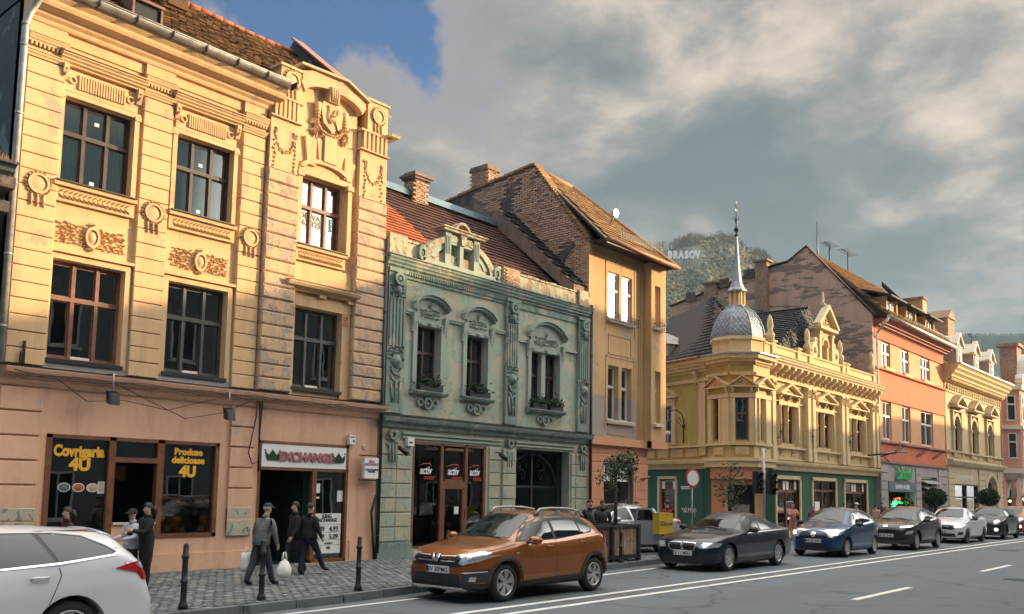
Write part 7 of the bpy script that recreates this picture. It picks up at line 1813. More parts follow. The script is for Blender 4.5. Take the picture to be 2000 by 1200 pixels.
def cars():
    MT['p_orange'] = car_paint('copper_orange_paint',(.27,.085,.014),.4); MT['p_navy'] = car_paint('dark_blue_paint',(.006,.013,.026),.1); MT['p_blue'] = car_paint('mid_blue_paint',(.012,.045,.12),.2)
    MT['p_teal'] = car_paint('dark_teal_paint',(.010,.020,.026),.1); MT['p_white'] = car_paint('white_car_paint',(.62,.64,.68),.0); MT['p_green'] = car_paint('dark_green_paint',(.009,.026,.02),.1); MT['p_silver'] = car_paint('silver_paint',(.42,.44,.48),.5); MT['p_red'] = car_paint('red_orange_paint',(.40,.13,.03),.4)
    # copper crossover hatchback
    L = 4.10; xf,xr,r = .84,3.44,.325
    top = [(0,.70),(.05,.83),(.25,.92),(.9,1.01),(1.12,1.05),(1.55,1.31),(1.95,1.505),(2.3,1.535),(2.9,1.535),(3.4,1.48),(3.62,1.42),(3.85,1.12),(3.98,1.0),(4.06,.85),(4.1,.6)]
    belt = [(0,.78),(.9,.93),(1.3,.97),(2.4,1.0),(3.2,1.06),(3.7,1.10),(4.1,1.0)]
    dec = [
     ('windscreen','carglass','F',[(-.60,1.06),(.60,1.06),(.54,1.28),(.47,1.46),(-.47,1.46),(-.54,1.28)],dict(res=.09)),
     ('side_window','carglass','LR',[(1.30,1.02),(2.18,1.04),(2.14,1.42),(1.98,1.42),(1.74,1.33)]),
     ('side_window','carglass','LR',[(2.26,1.045),(3.02,1.09),(2.92,1.425),(2.6,1.44),(2.22,1.43)]),
     ('side_window','carglass','LR',[(3.06,1.095),(3.34,1.15),(3.40,1.22),(3.22,1.35),(2.98,1.42)]),
     ('window_trim','plastic','LR',[(1.18,1.0),(2.3,1.02),(3.36,1.12),(3.44,1.22),(3.24,1.38),(2.6,1.46),(2.0,1.45),(1.70,1.345)],dict(off=.003)),
     ('grille','blackletter','F',[(-.50,.60),(.50,.60),(.62,.68),(.60,.80),(-.60,.80),(-.62,.68)],dict(off=.008)),
     ('grille_bar','chrome','F2',[(.12,.755),(.44,.765),(.44,.785),(.12,.778)],dict(off=.02)),
     ('grille_bar','chrome','F2',[(.10,.685),(.44,.695),(.44,.715),(.10,.708)],dict(off=.02)),
     ('headlamp','headlamp','F2',[(.50,.66),(.60,.64),(.78,.70),(.88,.80),(.60,.80)],dict(off=.012,res=.04)),
     ('headlamp','headlamp','LR',[(.06,.70),(.30,.74),(.50,.84),(.34,.86),(.08,.80)],dict(off=.012,res=.04)),
     ('lamp_strip','chrome','LR',[(.10,.735),(.30,.775),(.46,.835),(.40,.84),(.26,.79),(.10,.755)],dict(off=.018,res=.04)),
     ('lower_grille','blackletter','F',[(-.56,.28),(.56,.28),(.50,.48),(-.50,.48)],dict(off=.01)),
     ('fog_lamp_panel','plastic','F2',[(.54,.34),(.84,.36),(.86,.58),(.58,.52)],dict(off=.01)),
     ('fog_lamp','headlamp','F2',[(.68,.38),(.75,.38),(.76,.45),(.69,.45)],dict(off=.03)),
     ('fog_lamp_trim','chrome','F2',[(.60,.50),(.84,.53),(.84,.55),(.60,.52)],dict(off=.03)),
     ('bumper','plastic','F',[(-.86,.20),(.86,.20),(.84,.34),(.56,.27),(-.56,.27),(-.84,.34)],dict(off=.01)),
     ('skid_plate','metal_l','F',[(-.66,.215),(.66,.215),(.60,.262),(-.60,.262)],dict(off=.03,thick=.01)),
     ('badge','chrome','F',[(-.05,.79),(-.10,.79),(-.02,.68),(.02,.68),(.10,.79),(.05,.79),(0,.73)],dict(off=.03,thick=.01)),
     ('arch_cladding','plastic','LR',arcpoly(xf,r,r+.04,r+.125,-22,202),dict(off=.012,res=.05)),
     ('arch_cladding','plastic','LR',arcpoly(xr,r,r+.04,r+.125,-22,202),dict(off=.012,res=.05)),
     ('sill_cladding','plastic','LR',[(xf+.40,.215),(xr-.40,.215),(xr-.42,.37),(xf+.42,.33)],dict(off=.012)),
     ('tail_lamp','tail','LR',[(3.80,.92),(4.02,.90),(4.03,1.02),(3.88,1.10),(3.76,1.06)],dict(off=.012,res=.04)),
     ('side_badge','chrome','LR',[(1.08,.80),(1.16,.81),(1.16,.825),(1.08,.82)],dict(off=.01)),
     ('rear_bumper','plastic','LR',[(3.84,.24),(4.08,.30),(4.08,.44),(3.92,.46)],dict(off=.01)),
     ('rear_window','carglass','B',[(-.5,1.12),(.5,1.12),(.42,1.38),(-.42,1.38)])]
    spec = dict(L=L,W=1.80,zb=.22,chin=.0,top=top,belt=belt,plan=plan(L),roofw=.66,wheels=(xf,xr,r),decals=dec,rim='rim',spokes=6,double=True,mirror=(1.42,1.03),handles=((2.02,.90),(3.02,.95)),rails=(1.98,3.45),railsilver=True,plate=('BV 30PMG',.545,-.02),wiper=(1.10,1.0),
      seams=(((1.22,.40),(1.20,.97)),((2.22,.34),(2.22,1.02)),((3.08,.98),(3.10,1.06)),((2.94,.36),(3.08,.98)),((.42,.86),(1.12,.965)),((1.22,.36),(2.94,.36))))
    make_car('copper orange crossover hatchback with roof rails, first of the queue of cars',(11.02,11.06,0),'p_orange',spec,rz=radians(0))
    # dark blue saloon
    L = 4.71; xf,xr,r = .83,3.68,.33
    top = [(0,.58),(.05,.70),(.2,.80),(.7,.91),(1.35,.975),(1.48,1.0),(1.95,1.25),(2.35,1.40),(2.7,1.44),(3.1,1.42),(3.6,1.29),(4.05,1.09),(4.3,1.06),(4.6,1.05),(4.67,.95),(4.71,.6)]
    belt = [(0,.68),(.8,.86),(1.4,.92),(2.6,.95),(3.8,.99),(4.3,1.0),(4.71,.95)]
    dec = [
     ('windscreen','carglass','F',[(-.62,1.01),(.62,1.01),(.56,1.2),(.48,1.365),(-.48,1.365),(-.56,1.2)],dict(res=.09)),
     ('side_window','carglass','LR',[(1.78,.965),(2.55,.975),(2.58,1.325),(2.38,1.31),(2.1,1.2)]),
     ('side_window','carglass','LR',[(2.63,.978),(3.32,.995),(3.22,1.29),(2.98,1.325),(2.64,1.33)]),
     ('side_window','carglass','LR',[(3.36,1.0),(3.74,1.03),(3.5,1.17),(3.27,1.27)]),
     ('window_trim','blackletter','LR',[(1.66,.95),(2.6,.96),(3.82,1.0),(3.86,1.04),(3.55,1.19),(3.22,1.32),(2.98,1.355),(2.58,1.36),(2.34,1.34),(2.05,1.22)],dict(off=.003)),
     ('kidney_surround','chrome','F2',[(.01,.50),(.32,.49),(.38,.60),(.36,.695),(.02,.705)],dict(off=.012)),
     ('kidney_grille','blackletter','F2',[(.03,.515),(.31,.505),(.355,.60),(.34,.675),(.035,.685)],dict(off=.02)),
     ('headlamp','headlamp','F2',[(.45,.58),(.60,.56),(.84,.60),(.86,.68),(.50,.67)],dict(off=.012,res=.04)),
     ('headlamp','headlamp','LR',[(.08,.60),(.32,.63),(.48,.70),(.12,.70)],dict(off=.012,res=.04)),
     ('lit_lamp','lit','F',[(-.62,.60),(-.56,.60),(-.56,.65),(-.62,.65)],dict(off=.02)),
     ('lower_grille','blackletter','F',[(-.60,.22),(.60,.22),(.55,.36),(-.55,.36)],dict(off=.01)),
     ('side_intake','blackletter','F2',[(.66,.28),(.86,.30),(.84,.44),(.74,.44)],dict(off=.01)),
     ('tail_lamp','tail','LR',[(4.42,.84),(4.66,.86),(4.64,.96),(4.40,.95)],dict(off=.01,res=.04)),
     ('tail_lamp','tail','B2',[(.45,.86),(.85,.88),(.85,.98),(.45,.95)]),
     ('rear_window','carglass','B',[(-.52,1.1),(.52,1.1),(.42,1.3),(-.42,1.3)])]
    spec = dict(L=L,W=1.83,zb=.17,top=top,belt=belt,plan=plan(L),roofw=.62,wheels=(xf,xr,r),decals=dec,rim='rim',spokes=7,double=True,mirror=(1.86,1.0),mirrorpaint='blackletter',handles=((2.45,.84),(3.35,.87)),plate=('B 11 MSO',.44,.0),wiper=(1.42,.9),
      seams=(((1.50,.3),(1.55,.9)),((2.62,.28),(2.62,.95)),((3.42,.95),(3.40,.75)),((3.40,.75),(3.22,.28)),((1.5,.28),(3.22,.28)),((.5,.79),(1.45,.925))))
    make_car('dark blue saloon with twin oval grille behind the copper hatchback',(19.86,11.40,0),'p_navy',spec)
    # small rounded blue hatchback
    L = 3.76; xf,xr,r = .72,3.18,.30
    top = [(0,.60),(.04,.75),(.2,.88),(.7,1.0),(.95,1.06),(1.35,1.33),(1.7,1.49),(2.2,1.53),(2.8,1.50),(3.3,1.42),(3.5,1.34),(3.66,1.05),(3.73,.9),(3.76,.6)]
    belt = [(0,.72),(.7,.9),(1.1,.96),(2.2,1.0),(3.2,1.08),(3.76,1.0)]
    def hatch(lampmat, **k):
        return [
     ('windscreen','carglass','F',[(-.56,1.06),(.56,1.06),(.50,1.28),(.43,1.44),(-.43,1.44),(-.50,1.28)],dict(res=.09)),
     ('side_window','carglass','LR',[(1.22,1.0),(1.98,1.02),(1.96,1.40),(1.78,1.39),(1.5,1.28)]),
     ('side_window','carglass','LR',[(2.06,1.03),(2.78,1.08),(2.70,1.40),(2.5,1.42),(2.05,1.41)]),
     ('side_window','carglass','LR',[(2.83,1.085),(3.12,1.14),(2.98,1.34),(2.76,1.39)]),
     ('headlamp',lampmat,'F2',[(.46,.62),(.60,.60),(.78,.72),(.80,.86),(.62,.82)],dict(off=.015,res=.04)),
     ('headlamp',lampmat,'LR',[(.05,.66),(.22,.70),(.38,.86),(.14,.84)],dict(off=.015,res=.04)),
     ('grille','blackletter','F',[(-.42,.60),(.42,.60),(.36,.70),(-.36,.70)],dict(off=.01)),
     ('lower_grille','blackletter','F',[(-.50,.26),(.50,.26),(.46,.40),(-.46,.40)],dict(off=.01)),
     ('badge','chrome','F',[(.09*cos(a*pi/6),.70+.06*sin(a*pi/6)) for a in range(12)],dict(off=.03,thick=.01)),
     ('tail_lamp','tail','LR',[(3.5,.85),(3.72,.85),(3.66,1.05),(3.52,1.1)],dict(off=.01,res=.05)),
     ('rear_window','carglass','B',[(-.46,1.1),(.46,1.1),(.38,1.36),(-.38,1.36)])]
    spec = dict(L=L,W=1.70,zb=.19,top=top,belt=belt,plan=plan(L),roofw=.62,wheels=(xf,xr,r),decals=hatch('headlamp')+[('lit_lamp','lit','F2',[(.57,.68),(.70,.70),(.72,.79),(.60,.77)],dict(off=.022))],rim='rim',spokes=8,mirror=(1.32,1.02),mirrorpaint='plastic',handles=((1.88,.88),(2.72,.93)),plate=('AB 05 DRV',.50,.02),wiper=(1.0,.9),
      seams=(((1.1,.3),(1.12,.96)),((2.02,.28),(2.02,1.0)),((2.66,.32),(2.86,1.05)),((1.1,.28),(2.66,.28)),((.5,.92),(1.0,1.0))))
    make_car('small rounded blue hatchback with yellowish lit headlamps behind the dark saloon',(27.75,11.28,0),'p_blue',spec)
    # dark crossover
    L = 4.2; xf,xr,r = .84,3.44,.335
    top = [(0,.66),(.05,.84),(.2,.94),(.8,1.03),(1.1,1.08),(1.6,1.37),(2.0,1.53),(2.5,1.56),(3.1,1.52),(3.6,1.44),(3.8,1.30),(4.0,1.1),(4.12,.95),(4.2,.6)]
    belt = [(0,.78),(.8,.94),(1.3,1.0),(2.5,1.04),(3.4,1.12),(4.2,1.05)]
    dec = hatch('headlamp')[:0]+[
     ('windscreen','carglass','F',[(-.60,1.10),(.60,1.10),(.54,1.32),(.47,1.48),(-.47,1.48),(-.54,1.32)],dict(res=.09)),
     ('side_window','carglass','LR',[(1.40,1.05),(2.25,1.07),(2.22,1.44),(2.05,1.44),(1.75,1.35)]),
     ('side_window','carglass','LR',[(2.33,1.07),(3.06,1.12),(2.96,1.43),(2.6,1.46),(2.31,1.45)]),
     ('side_window','carglass','LR',[(3.10,1.13),(3.46,1.2),(3.26,1.36),(3.02,1.42)]),
     ('grille','blackletter','F',[(-.60,.42),(.60,.42),(.68,.60),(.60,.74),(-.60,.74),(-.68,.60)],dict(off=.01)),
     ('headlamp','lit','F2',[(.50,.80),(.78,.83),(.84,.87),(.52,.85)],dict(off=.012)),
     ('lower_lamp','headlamp','F2',[(.66,.56),(.84,.60),(.86,.72),(.70,.68)],dict(off=.012)),
     ('badge','chrome','F',[(.10*cos(a*pi/6),.84+.05*sin(a*pi/6)) for a in range(12)],dict(off=.02,thick=.01)),
     ('bumper','plastic','F',[(-.84,.22),(.84,.22),(.80,.38),(-.80,.38)],dict(off=.01)),
     ('arch_cladding','plastic','LR',arcpoly(xf,r,r+.04,r+.13,-20,200),dict(off=.012,res=.05)),('arch_cladding','plastic','LR',arcpoly(xr,r,r+.04,r+.13,-20,200),dict(off=.012,res=.05)),
     ('sill_cladding','plastic','LR',[(xf+.4,.22),(xr-.4,.22),(xr-.4,.36),(xf+.4,.34)],dict(off=.012)),
     ('tail_lamp','tail','LR',[(3.95,.86),(4.16,.9),(4.12,1.02),(3.96,1.0)],dict(off=.01)),
     ('rear_window','carglass','B',[(-.5,1.15),(.5,1.15),(.42,1.4),(-.42,1.4)])]
    spec = dict(L=L,W=1.80,zb=.22,top=top,belt=belt,plan=plan(L),roofw=.64,wheels=(xf,xr,r),decals=dec,rim='metal_l',spokes=5,double=True,mirror=(1.5,1.06),mirrorpaint='blackletter',handles=((2.1,.93),(3.0,.98)),plate=('B 42 SHN',.52,-.02),wiper=(1.1,.9),seams=(((1.3,.38),(1.28,1.0)),((2.29,.34),(2.29,1.05)),((2.95,.38),(3.14,1.08)),((1.3,.36),(2.95,.36))))
    make_car('dark teal crossover with slim lit lamps between the blue hatchback and the white saloon',(33.7,11.05,0),'p_teal',spec)
    # white saloon
    L = 4.4; xf,xr,r = .83,3.48,.31
    top = [(0,.66),(.05,.80),(.2,.90),(.8,1.0),(1.15,1.05),(1.65,1.33),(2.0,1.47),(2.4,1.50),(3.0,1.46),(3.5,1.26),(3.8,1.12),(4.3,1.10),(4.37,.95),(4.4,.6)]
    belt = [(0,.76),(.8,.92),(1.3,.97),(2.5,1.0),(3.5,1.03),(4.4,1.0)]
    def sedan(hm='headlamp'): return [
     ('windscreen','carglass','F',[(-.60,1.07),(.60,1.07),(.53,1.28),(.46,1.43),(-.46,1.43),(-.53,1.28)],dict(res=.09)),
     ('side_window','carglass','LR',[(1.45,1.01),(2.25,1.02),(2.24,1.39),(2.05,1.38),(1.78,1.28)]),
     ('side_window','carglass','LR',[(2.32,1.02),(3.0,1.05),(2.92,1.35),(2.6,1.395),(2.31,1.395)]),
     ('side_window','carglass','LR',[(3.04,1.055),(3.38,1.09),(3.18,1.22),(2.98,1.32)]),
     ('grille','blackletter','F',[(-.50,.58),(.50,.58),(.58,.66),(.56,.76),(-.56,.76),(-.58,.66)],dict(off=.01)),
     ('badge','chrome','F',[(-.05,.74),(-.10,.74),(-.02,.63),(.02,.63),(.10,.74),(.05,.74),(0,.68)],dict(off=.03)),
     ('headlamp',hm,'F2',[(.54,.66),(.78,.70),(.86,.79),(.58,.77)],dict(off=.012)),
     ('headlamp','headlamp','LR',[(.06,.70),(.30,.74),(.42,.82),(.1,.79)],dict(off=.012,res=.05)),
     ('lower_grille','blackletter','F',[(-.62,.28),(.62,.28),(.56,.42),(-.56,.42)],dict(off=.01)),
     ('fog_lamp','plastic','F2',[(.66,.36),(.82,.38),(.82,.50),(.68,.48)],dict(off=.01)),
     ('tail_lamp','tail','LR',[(4.08,.86),(4.36,.88),(4.34,1.02),(4.12,1.0)],dict(off=.01)),
     ('tail_lamp','tail','B2',[(.5,.86),(.82,.88),(.82,1.02),(.5,1.0)]),
     ('rear_window','carglass','B',[(-.5,1.14),(.5,1.14),(.42,1.36),(-.42,1.36)])]
    spec = dict(L=L,W=1.80,zb=.2,top=top,belt=belt,plan=plan(L),roofw=.64,wheels=(xf,xr,r),decals=sedan('lit'),rim='rimdark',spokes=6,mirror=(1.5,1.03),mirrorpaint='plastic',handles=((2.1,.9),(2.95,.93)),plate=('BV 07 SAP',.50,.0),wiper=(1.15,.9),seams=(((1.3,.3),(1.28,.97)),((2.28,.28),(2.28,1.0)),((2.95,.3),(3.05,1.0)),((1.3,.28),(2.95,.28))))
    make_car('white saloon with dark wheels behind the dark teal crossover',(40.9,11.15,0),'p_white',spec)
    # dark mini-like car
    L = 3.95; xf,xr,r = .76,3.34,.32
    top = [(0,.66),(.05,.86),(.2,.96),(.85,1.06),(1.05,1.12),(1.4,1.42),(1.65,1.5),(2.4,1.54),(3.4,1.50),(3.65,1.40),(3.82,1.1),(3.92,.95),(3.95,.6)]
    belt = [(0,.78),(.85,.98),(1.1,1.04),(2.5,1.07),(3.95,1.08)]
    dec = [('windscreen','carglass','F',[(-.58,1.14),(.58,1.14),(.54,1.3),(.49,1.45),(-.49,1.45),(-.54,1.3)],dict(res=.09)),
     ('side_window','carglass','LR',[(1.25,1.10),(2.1,1.11),(2.1,1.44),(1.65,1.42),(1.42,1.3)]),('side_window','carglass','LR',[(2.18,1.11),(3.3,1.13),(3.22,1.42),(2.18,1.45)]),
     ('headlamp','headlamp','F2',[(.62+.13*cos(a*pi/6),.80+.11*sin(a*pi/6)) for a in range(12)],dict(off=.015)),
     ('fog_lamp','lit','F2',[(.60+.07*cos(a*pi/6),.47+.07*sin(a*pi/6)) for a in range(12)],dict(off=.02)),
     ('grille','blackletter','F',[(-.42,.56),(.42,.56),(.46,.76),(-.46,.76)],dict(off=.01)),('lower_grille','blackletter','F',[(-.7,.26),(.7,.26),(.66,.38),(-.66,.38)],dict(off=.01)),
     ('arch_cladding','plastic','LR',arcpoly(xf,r,r+.04,r+.11,-20,200),dict(off=.012,res=.05)),('arch_cladding','plastic','LR',arcpoly(xr,r,r+.04,r+.11,-20,200),dict(off=.012,res=.05)),
     ('tail_lamp','tail','LR',[(3.76,.8),(3.92,.8),(3.9,1.0),(3.78,1.0)],dict(off=.01))]
    spec = dict(L=L,W=1.78,zb=.2,top=top,belt=belt,plan=plan(L),roofw=.63,wheels=(xf,xr,r),decals=dec,rim='rimdark',spokes=5,mirror=(1.35,1.1),mirrorpaint='blackletter',handles=((2.0,.95),(2.9,.97)),wiper=(1.0,.9),seams=(((1.15,.35),(1.15,1.05)),((2.14,.3),(2.14,1.08)),((3.0,.35),(3.1,1.08))))
    make_car('dark green boxy small car with one bright fog lamp behind the white saloon',(46.9,10.95,0),'p_green',spec)
    L = 4.2; xf,xr,r = .84,3.44,.335
    spec2 = dict(spec); make_car('orange red car cut by the right edge of the photo',(53.6,11.3,0),'p_red',spec2)
    # silver saloon parked on the pavement with an open rear door
    L = 4.45; xf,xr,r = .85,3.55,.31
    top = [(0,.60),(.05,.74),(.2,.84),(.8,.96),(1.25,1.02),(1.75,1.28),(2.15,1.42),(2.5,1.45),(3.0,1.42),(3.5,1.24),(3.85,1.08),(4.3,1.05),(4.42,.95),(4.45,.6)]
    belt = [(0,.70),(.8,.88),(1.3,.94),(2.5,.97),(3.5,1.0),(4.45,.98)]
    dec = [q for q in sedan() if q[0] not in ('side_window','badge')]+[('side_window','carglass','LR',[(1.60,.98),(2.38,.99),(2.36,1.335),(2.16,1.32),(1.92,1.24)]),('side_window','carglass','R',[(2.45,.99),(3.05,1.01),(2.98,1.31),(2.7,1.34),(2.45,1.34)])]
    spec = dict(L=L,W=1.76,zb=.2,top=top,belt=belt,plan=plan(L),roofw=.57,wheels=(xf,xr,r),decals=dec,rim='metal_l',spokes=7,mirror=(1.66,1.0),handles=((2.25,.87),),wiper=(1.2,.9),cuts=((2.44,3.15,-1.2,-.35,.30,1.30),),seams=(((1.45,.3),(1.45,.94)),))
    R = make_car('silver saloon parked on the pavement behind the planter with its rear door open',(20.37,15.97,.12),'p_silver',spec,rz=radians(-18))
    m = MB(Frame(0,0)); 
    d = MB(); a = radians(-62); c_,s_ = cos(a),sin(a)
    def dp(u,z,o): return (2.46+u*c_-o*s_*-1*0+o*sin(-a), -.86+u*s_+o*cos(a)*-1, z)
    out = [(0,.30),(.0,.95),(.06,1.33),(.50,1.33),(.74,1.0),(.76,.62),(.60,.30)]
    i0 = [d.P(*dp(u,z,0)) for u,z in out]; i1 = [d.P(*dp(u,z,.07)) for u,z in out]; d.face(i0); d.face(i1[::-1])
    for k in range(len(out)): j=(k+1)%len(out); d.face((i0[k],i0[j],i1[j],i1[k]))
    dd = d.build('open_door','p_silver'); dd.parent = R
    g = MB(); q = [(.05,.97),(.10,1.28),(.48,1.28),(.66,1.0)]
    i0 = [g.P(*dp(u,z,-.006)) for u,z in q]; i1 = [g.P(*dp(u,z,.076)) for u,z in q]; g.face(i0); g.face(i1[::-1])
    for k in range(4): j=(k+1)%4; g.face((i0[k],i0[j],i1[j],i1[k]))
    gg = g.build('door_window','carglass'); gg.parent = dd
    s = MB(); s.box(2.5,3.15,-.5,.5,.35,.55); s.box(3.05,3.2,-.5,.5,.55,1.05); ss = s.build('rear_seat','plastic'); ss.parent = R
    # white estate car in the foreground
    L = 4.56; xf,xr,r = .9,3.55,.325
    top = [(0,.62),(.05,.74),(.2,.84),(.9,.98),(1.2,1.03),(1.8,1.28),(2.2,1.40),(2.7,1.425),(3.4,1.41),(3.95,1.37),(4.10,1.345),(4.16,1.30),(4.34,1.10),(4.44,.97),(4.50,.80),(4.56,.62)]
    belt = [(0,.72),(.9,.90),(1.5,.95),(2.8,1.0),(3.8,1.09),(4.1,1.12),(4.56,.98)]
    dec = [('windscreen','carglass','F',[(-.6,1.06),(.6,1.06),(.5,1.361),(-.5,1.361)],dict(res=.09)),
     ('side_window','carglass','LR',[(1.6,.97),(2.6,1.0),(2.56,1.319),(2.2,1.319),(1.9,1.218)],dict(off=.007)),
     ('side_window','carglass','LR',[(2.66,1.005),(3.36,1.05),(3.22,1.331),(2.64,1.331)],dict(off=.007)),
     ('side_window','carglass','LR',[(3.40,1.055),(3.86,1.096),(4.0,1.121),(3.94,1.176),(3.72,1.294),(3.45,1.323),(3.28,1.327)],dict(off=.007)),
     ('window_trim','blackletter','LR',[(1.5,.955),(2.6,.985),(3.4,1.035),(4.02,1.105),(4.04,1.134),(3.94,1.210),(3.74,1.310),(3.45,1.344),(2.6,1.352),(2.15,1.344),(1.8,1.226)],dict(off=.0035)),
     ('chrome_strip','chrome','LR',[(1.5,.945),(2.6,.975),(3.4,1.025),(4.0,1.096),(4.05,1.117),(4.03,1.134),(3.98,1.110),(3.4,1.045),(2.6,.993),(1.5,.965)],dict(off=.012,res=.1)),
     ('tail_lamp','tail','LR',[(3.98,.96),(4.20,1.02),(4.36,1.04),(4.47,.92),(4.44,.83),(4.34,.82),(4.30,.90),(4.14,.93)],dict(off=.014,res=.03)),
     ('reversing_lamp','headlamp','LR',[(4.22,1.005),(4.35,1.02),(4.42,.94),(4.30,.95)],dict(off=.018,res=.03)),
     ('tail_lamp','tail','B2',[(.50,.86),(.86,.82),(.88,1.02),(.62,1.02)]),
     ('rear_window','carglass','B',[(-.52,1.1),(.52,1.1),(.46,1.36),(-.46,1.36)]),
     ('spoiler','p_white','T',[(3.98,-.50),(4.16,-.46),(4.16,.46),(3.98,.50)],dict(off=.02,thick=.02)),
     ('bumper_step','plastic','B',[(-.7,.28),(.7,.28),(.7,.42),(-.7,.42)])]
    spec = dict(L=L,W=1.84,zb=.2,top=top,belt=belt,plan=plan(L,.86),roofw=.60,wheels=(xf,xr,r),decals=dec,rim='rim',spokes=5,mirror=(1.75,1.0),handles=((2.45,.86),(3.20,.90)),wiper=(1.2,.9),seams=(((2.62,.3),(2.64,.98)),((3.38,1.03),(3.42,.92)),((3.42,.92),(3.30,.62)),((3.30,.62),(3.10,.34)),((2.6,.28),(3.10,.34)),((4.0,1.30),(4.10,1.41)),((4.46,.80),(4.52,.45))))
    make_car('white estate car with chrome window line cut by the left edge of the photo',(0.88,10.78,0),'p_white',spec)
cars()
# ------------------------------------------------------------------ people
def person(label, x, y, z, face, top=(.03,.03,.035), legs=(.02,.02,.025), shoes=(.015,.015,.015), hair=(.02,.015,.012), h=1.72, legL=(0,0), legR=(0,0), armL=(0,10), armR=(0,10), spread=4, coat=False, fat=1.0, cap=None, longhair=0, hood=False, lean=0, glasses=0):
    """leg: (swing forward deg, knee bend deg); arm: (swing forward deg, elbow bend deg); local +x is forward"""
    R = thing('person', label, 'person', (0,0,0)); s = h/1.75
    verts = []; rad = []; edges = []; zone = []
    def add(p, r, parent, zn): verts.append(Vector(p)); rad.append(r); zone.append(zn); 
    def J(p,r,par,zn):
        add(p,r,par,zn); i = len(verts)-1
        if par is not None: edges.append((par,i))
        return i
    ln = sin(radians(lean)); f = fat
    pel = J((0,0,.95),(.14*f,.17*f),None,'top' if coat else 'legs')
    wai = J((.01+ln*.15,0,1.10),(.135*f,.17*f),pel,'top'); che = J((.01+ln*.35,0,1.30),(.14*f,.19*f),wai,'top'); nb = J((-.005+ln*.5,0,1.45),(.07,.085),che,'top')
    nk = J((.0+ln*.56,0,1.52),(.052,.052),nb,'skin'); hd = J((.015+ln*.62,0,1.60),(.080,.070),nk,'skin'); hm = J((.02+ln*.65,0,1.67),(.092,.076),hd,'skin'); ht = J((.0+ln*.66,0,1.73),(.062,.055),hm,'skin')
    ns = J((.112+ln*.64,0,1.635),(.016,.016),hd,'skin')
    hp = verts[hm].copy()
    def limb(start, segs, s_): 
        i = start
        for p,r,zn in segs: i = J(p,(r,r),i,zn)
        return i
    for s_,lg in ((1,legL),(-1,legR)):
        a = radians(lg[0]); k = radians(lg[0]-lg[1]); hpz = Vector((0,s_*.095,.90)); kn = hpz+Vector((sin(a),s_*.01,-cos(a)))*.43; an = kn+Vector((sin(k),0,-cos(k)))*.41
        ft = an+Vector((.05,s_*.02,-.05)); toe = an+Vector((.17,s_*.03,-.055 if lg[1]<35 else -.10))
        lz = 'legs'
        limb(pel,[(hpz,.105*f,'top' if coat else lz),(hpz.lerp(kn,.5),.096*f,'top' if coat else lz),(kn,.080,lz),(kn.lerp(an,.4),.078,lz),(an,.066,lz),(ft,.055,'shoes'),(toe,.045,'shoes')],s_)
    for s_,ar in ((1,armL),(-1,armR)):
        a = radians(ar[0]); k = radians(ar[0]+ar[1]); sh = Vector((ln*.45,s_*.185*f,1.41)); sp_ = sin(radians(spread)); el = sh+Vector((sin(a),s_*(sp_+.06),-cos(a))).normalized()*.29; wr = el+Vector((sin(k),-s_*(.0 if ar[1]<40 else .35),-cos(k))).normalized()*.25
        d = (wr-el).normalized(); pm = wr+d*.055; 
        i = limb(che,[(sh,.078*f,'top'),(sh.lerp(el,.5),.072*f,'top'),(el,.063,'top'),(wr,.046,'top'),(pm,.030,'skin')],s_)
        side = Vector((0,1,0)).cross(d).normalized() if abs(d.y)<.9 else Vector((1,0,0))
        for q in range(4):
            o = side*(q-1.5)*.021; L_ = (.062,.074,.070,.055)[q]; b = pm+d*.03+o; t = b+d*L_*.6+Vector((0,-s_*.012,0)); t2 = t+d*L_*.3+Vector((0,-s_*.02,0)); j = J(b,(.0095,.0095),i,'skin'); j = J(t,(.009,.009),j,'skin'); J(t2,(.0075,.0075),j,'skin')
        b = wr+d*.03+side*-.035+Vector((0,-s_*.01,0)); j = J(b,(.011,.011),len(verts)-13 if False else i,'skin'); J(b+d*.04-side*.012,(.009,.009),j,'skin')
    me = D.meshes.new('body'); me.from_pydata([v*s for v in verts],edges,[]); ob = D.objects.new('body',me); COL.objects.link(ob)
    md = ob.modifiers.new('skin','SKIN'); md.use_smooth_shade = True; md.branch_smoothing = .4
    sv = me.skin_vertices[0].data
    for i,r in enumerate(rad): sv[i].radius = (r[0]*s,r[1]*s); sv[i].use_root = (i==0)
    sb = ob.modifiers.new('sub','SUBSURF'); sb.levels = 1; sb.render_levels = 1
    dg = bpy.context.evaluated_depsgraph_get(); m2 = D.meshes.new_from_object(ob.evaluated_get(dg)); D.objects.remove(ob)
    keys = ['top','legs','skin','shoes']; cols = dict(top=top,legs=legs,shoes=shoes)
    m2.materials.clear()
    for k in keys:
        if k == 'skin': m2.materials.append(MT['skin']); continue
        nm = 'cloth_%02d%02d%02d'%tuple(int(c*99) for c in cols[k])
        if nm not in MT: MT[nm] = plain(nm,cols[k],.85 if k!='shoes' else .5,0,.3,10)
        m2.materials.append(MT[nm])
    segs = [(verts[a]*s,verts[b]*s,zone[b]) for a,b in edges]
    for p in m2.polygons:
        c = p.center; best = 9; zo = 'top'
        for a,b,zn in segs:
            ab = b-a; t = max(0,min(1,(c-a).dot(ab)/max(ab.length_squared,1e-9))); dd = (c-a-ab*t).length
            if dd < best: best = dd; zo = zn
        p.material_index = keys.index(zo); p.use_smooth = True
    body = D.objects.new('body',m2); COL.objects.link(body); body.parent = R
    hp = hp*s; hn = 'hair_%02d%02d'%(int(hair[0]*99),int(hair[1]*99))
    if hn not in MT: MT[hn] = plain(hn,hair,.6,0,.4,30)
    m = MB(); n = 14; rg = []
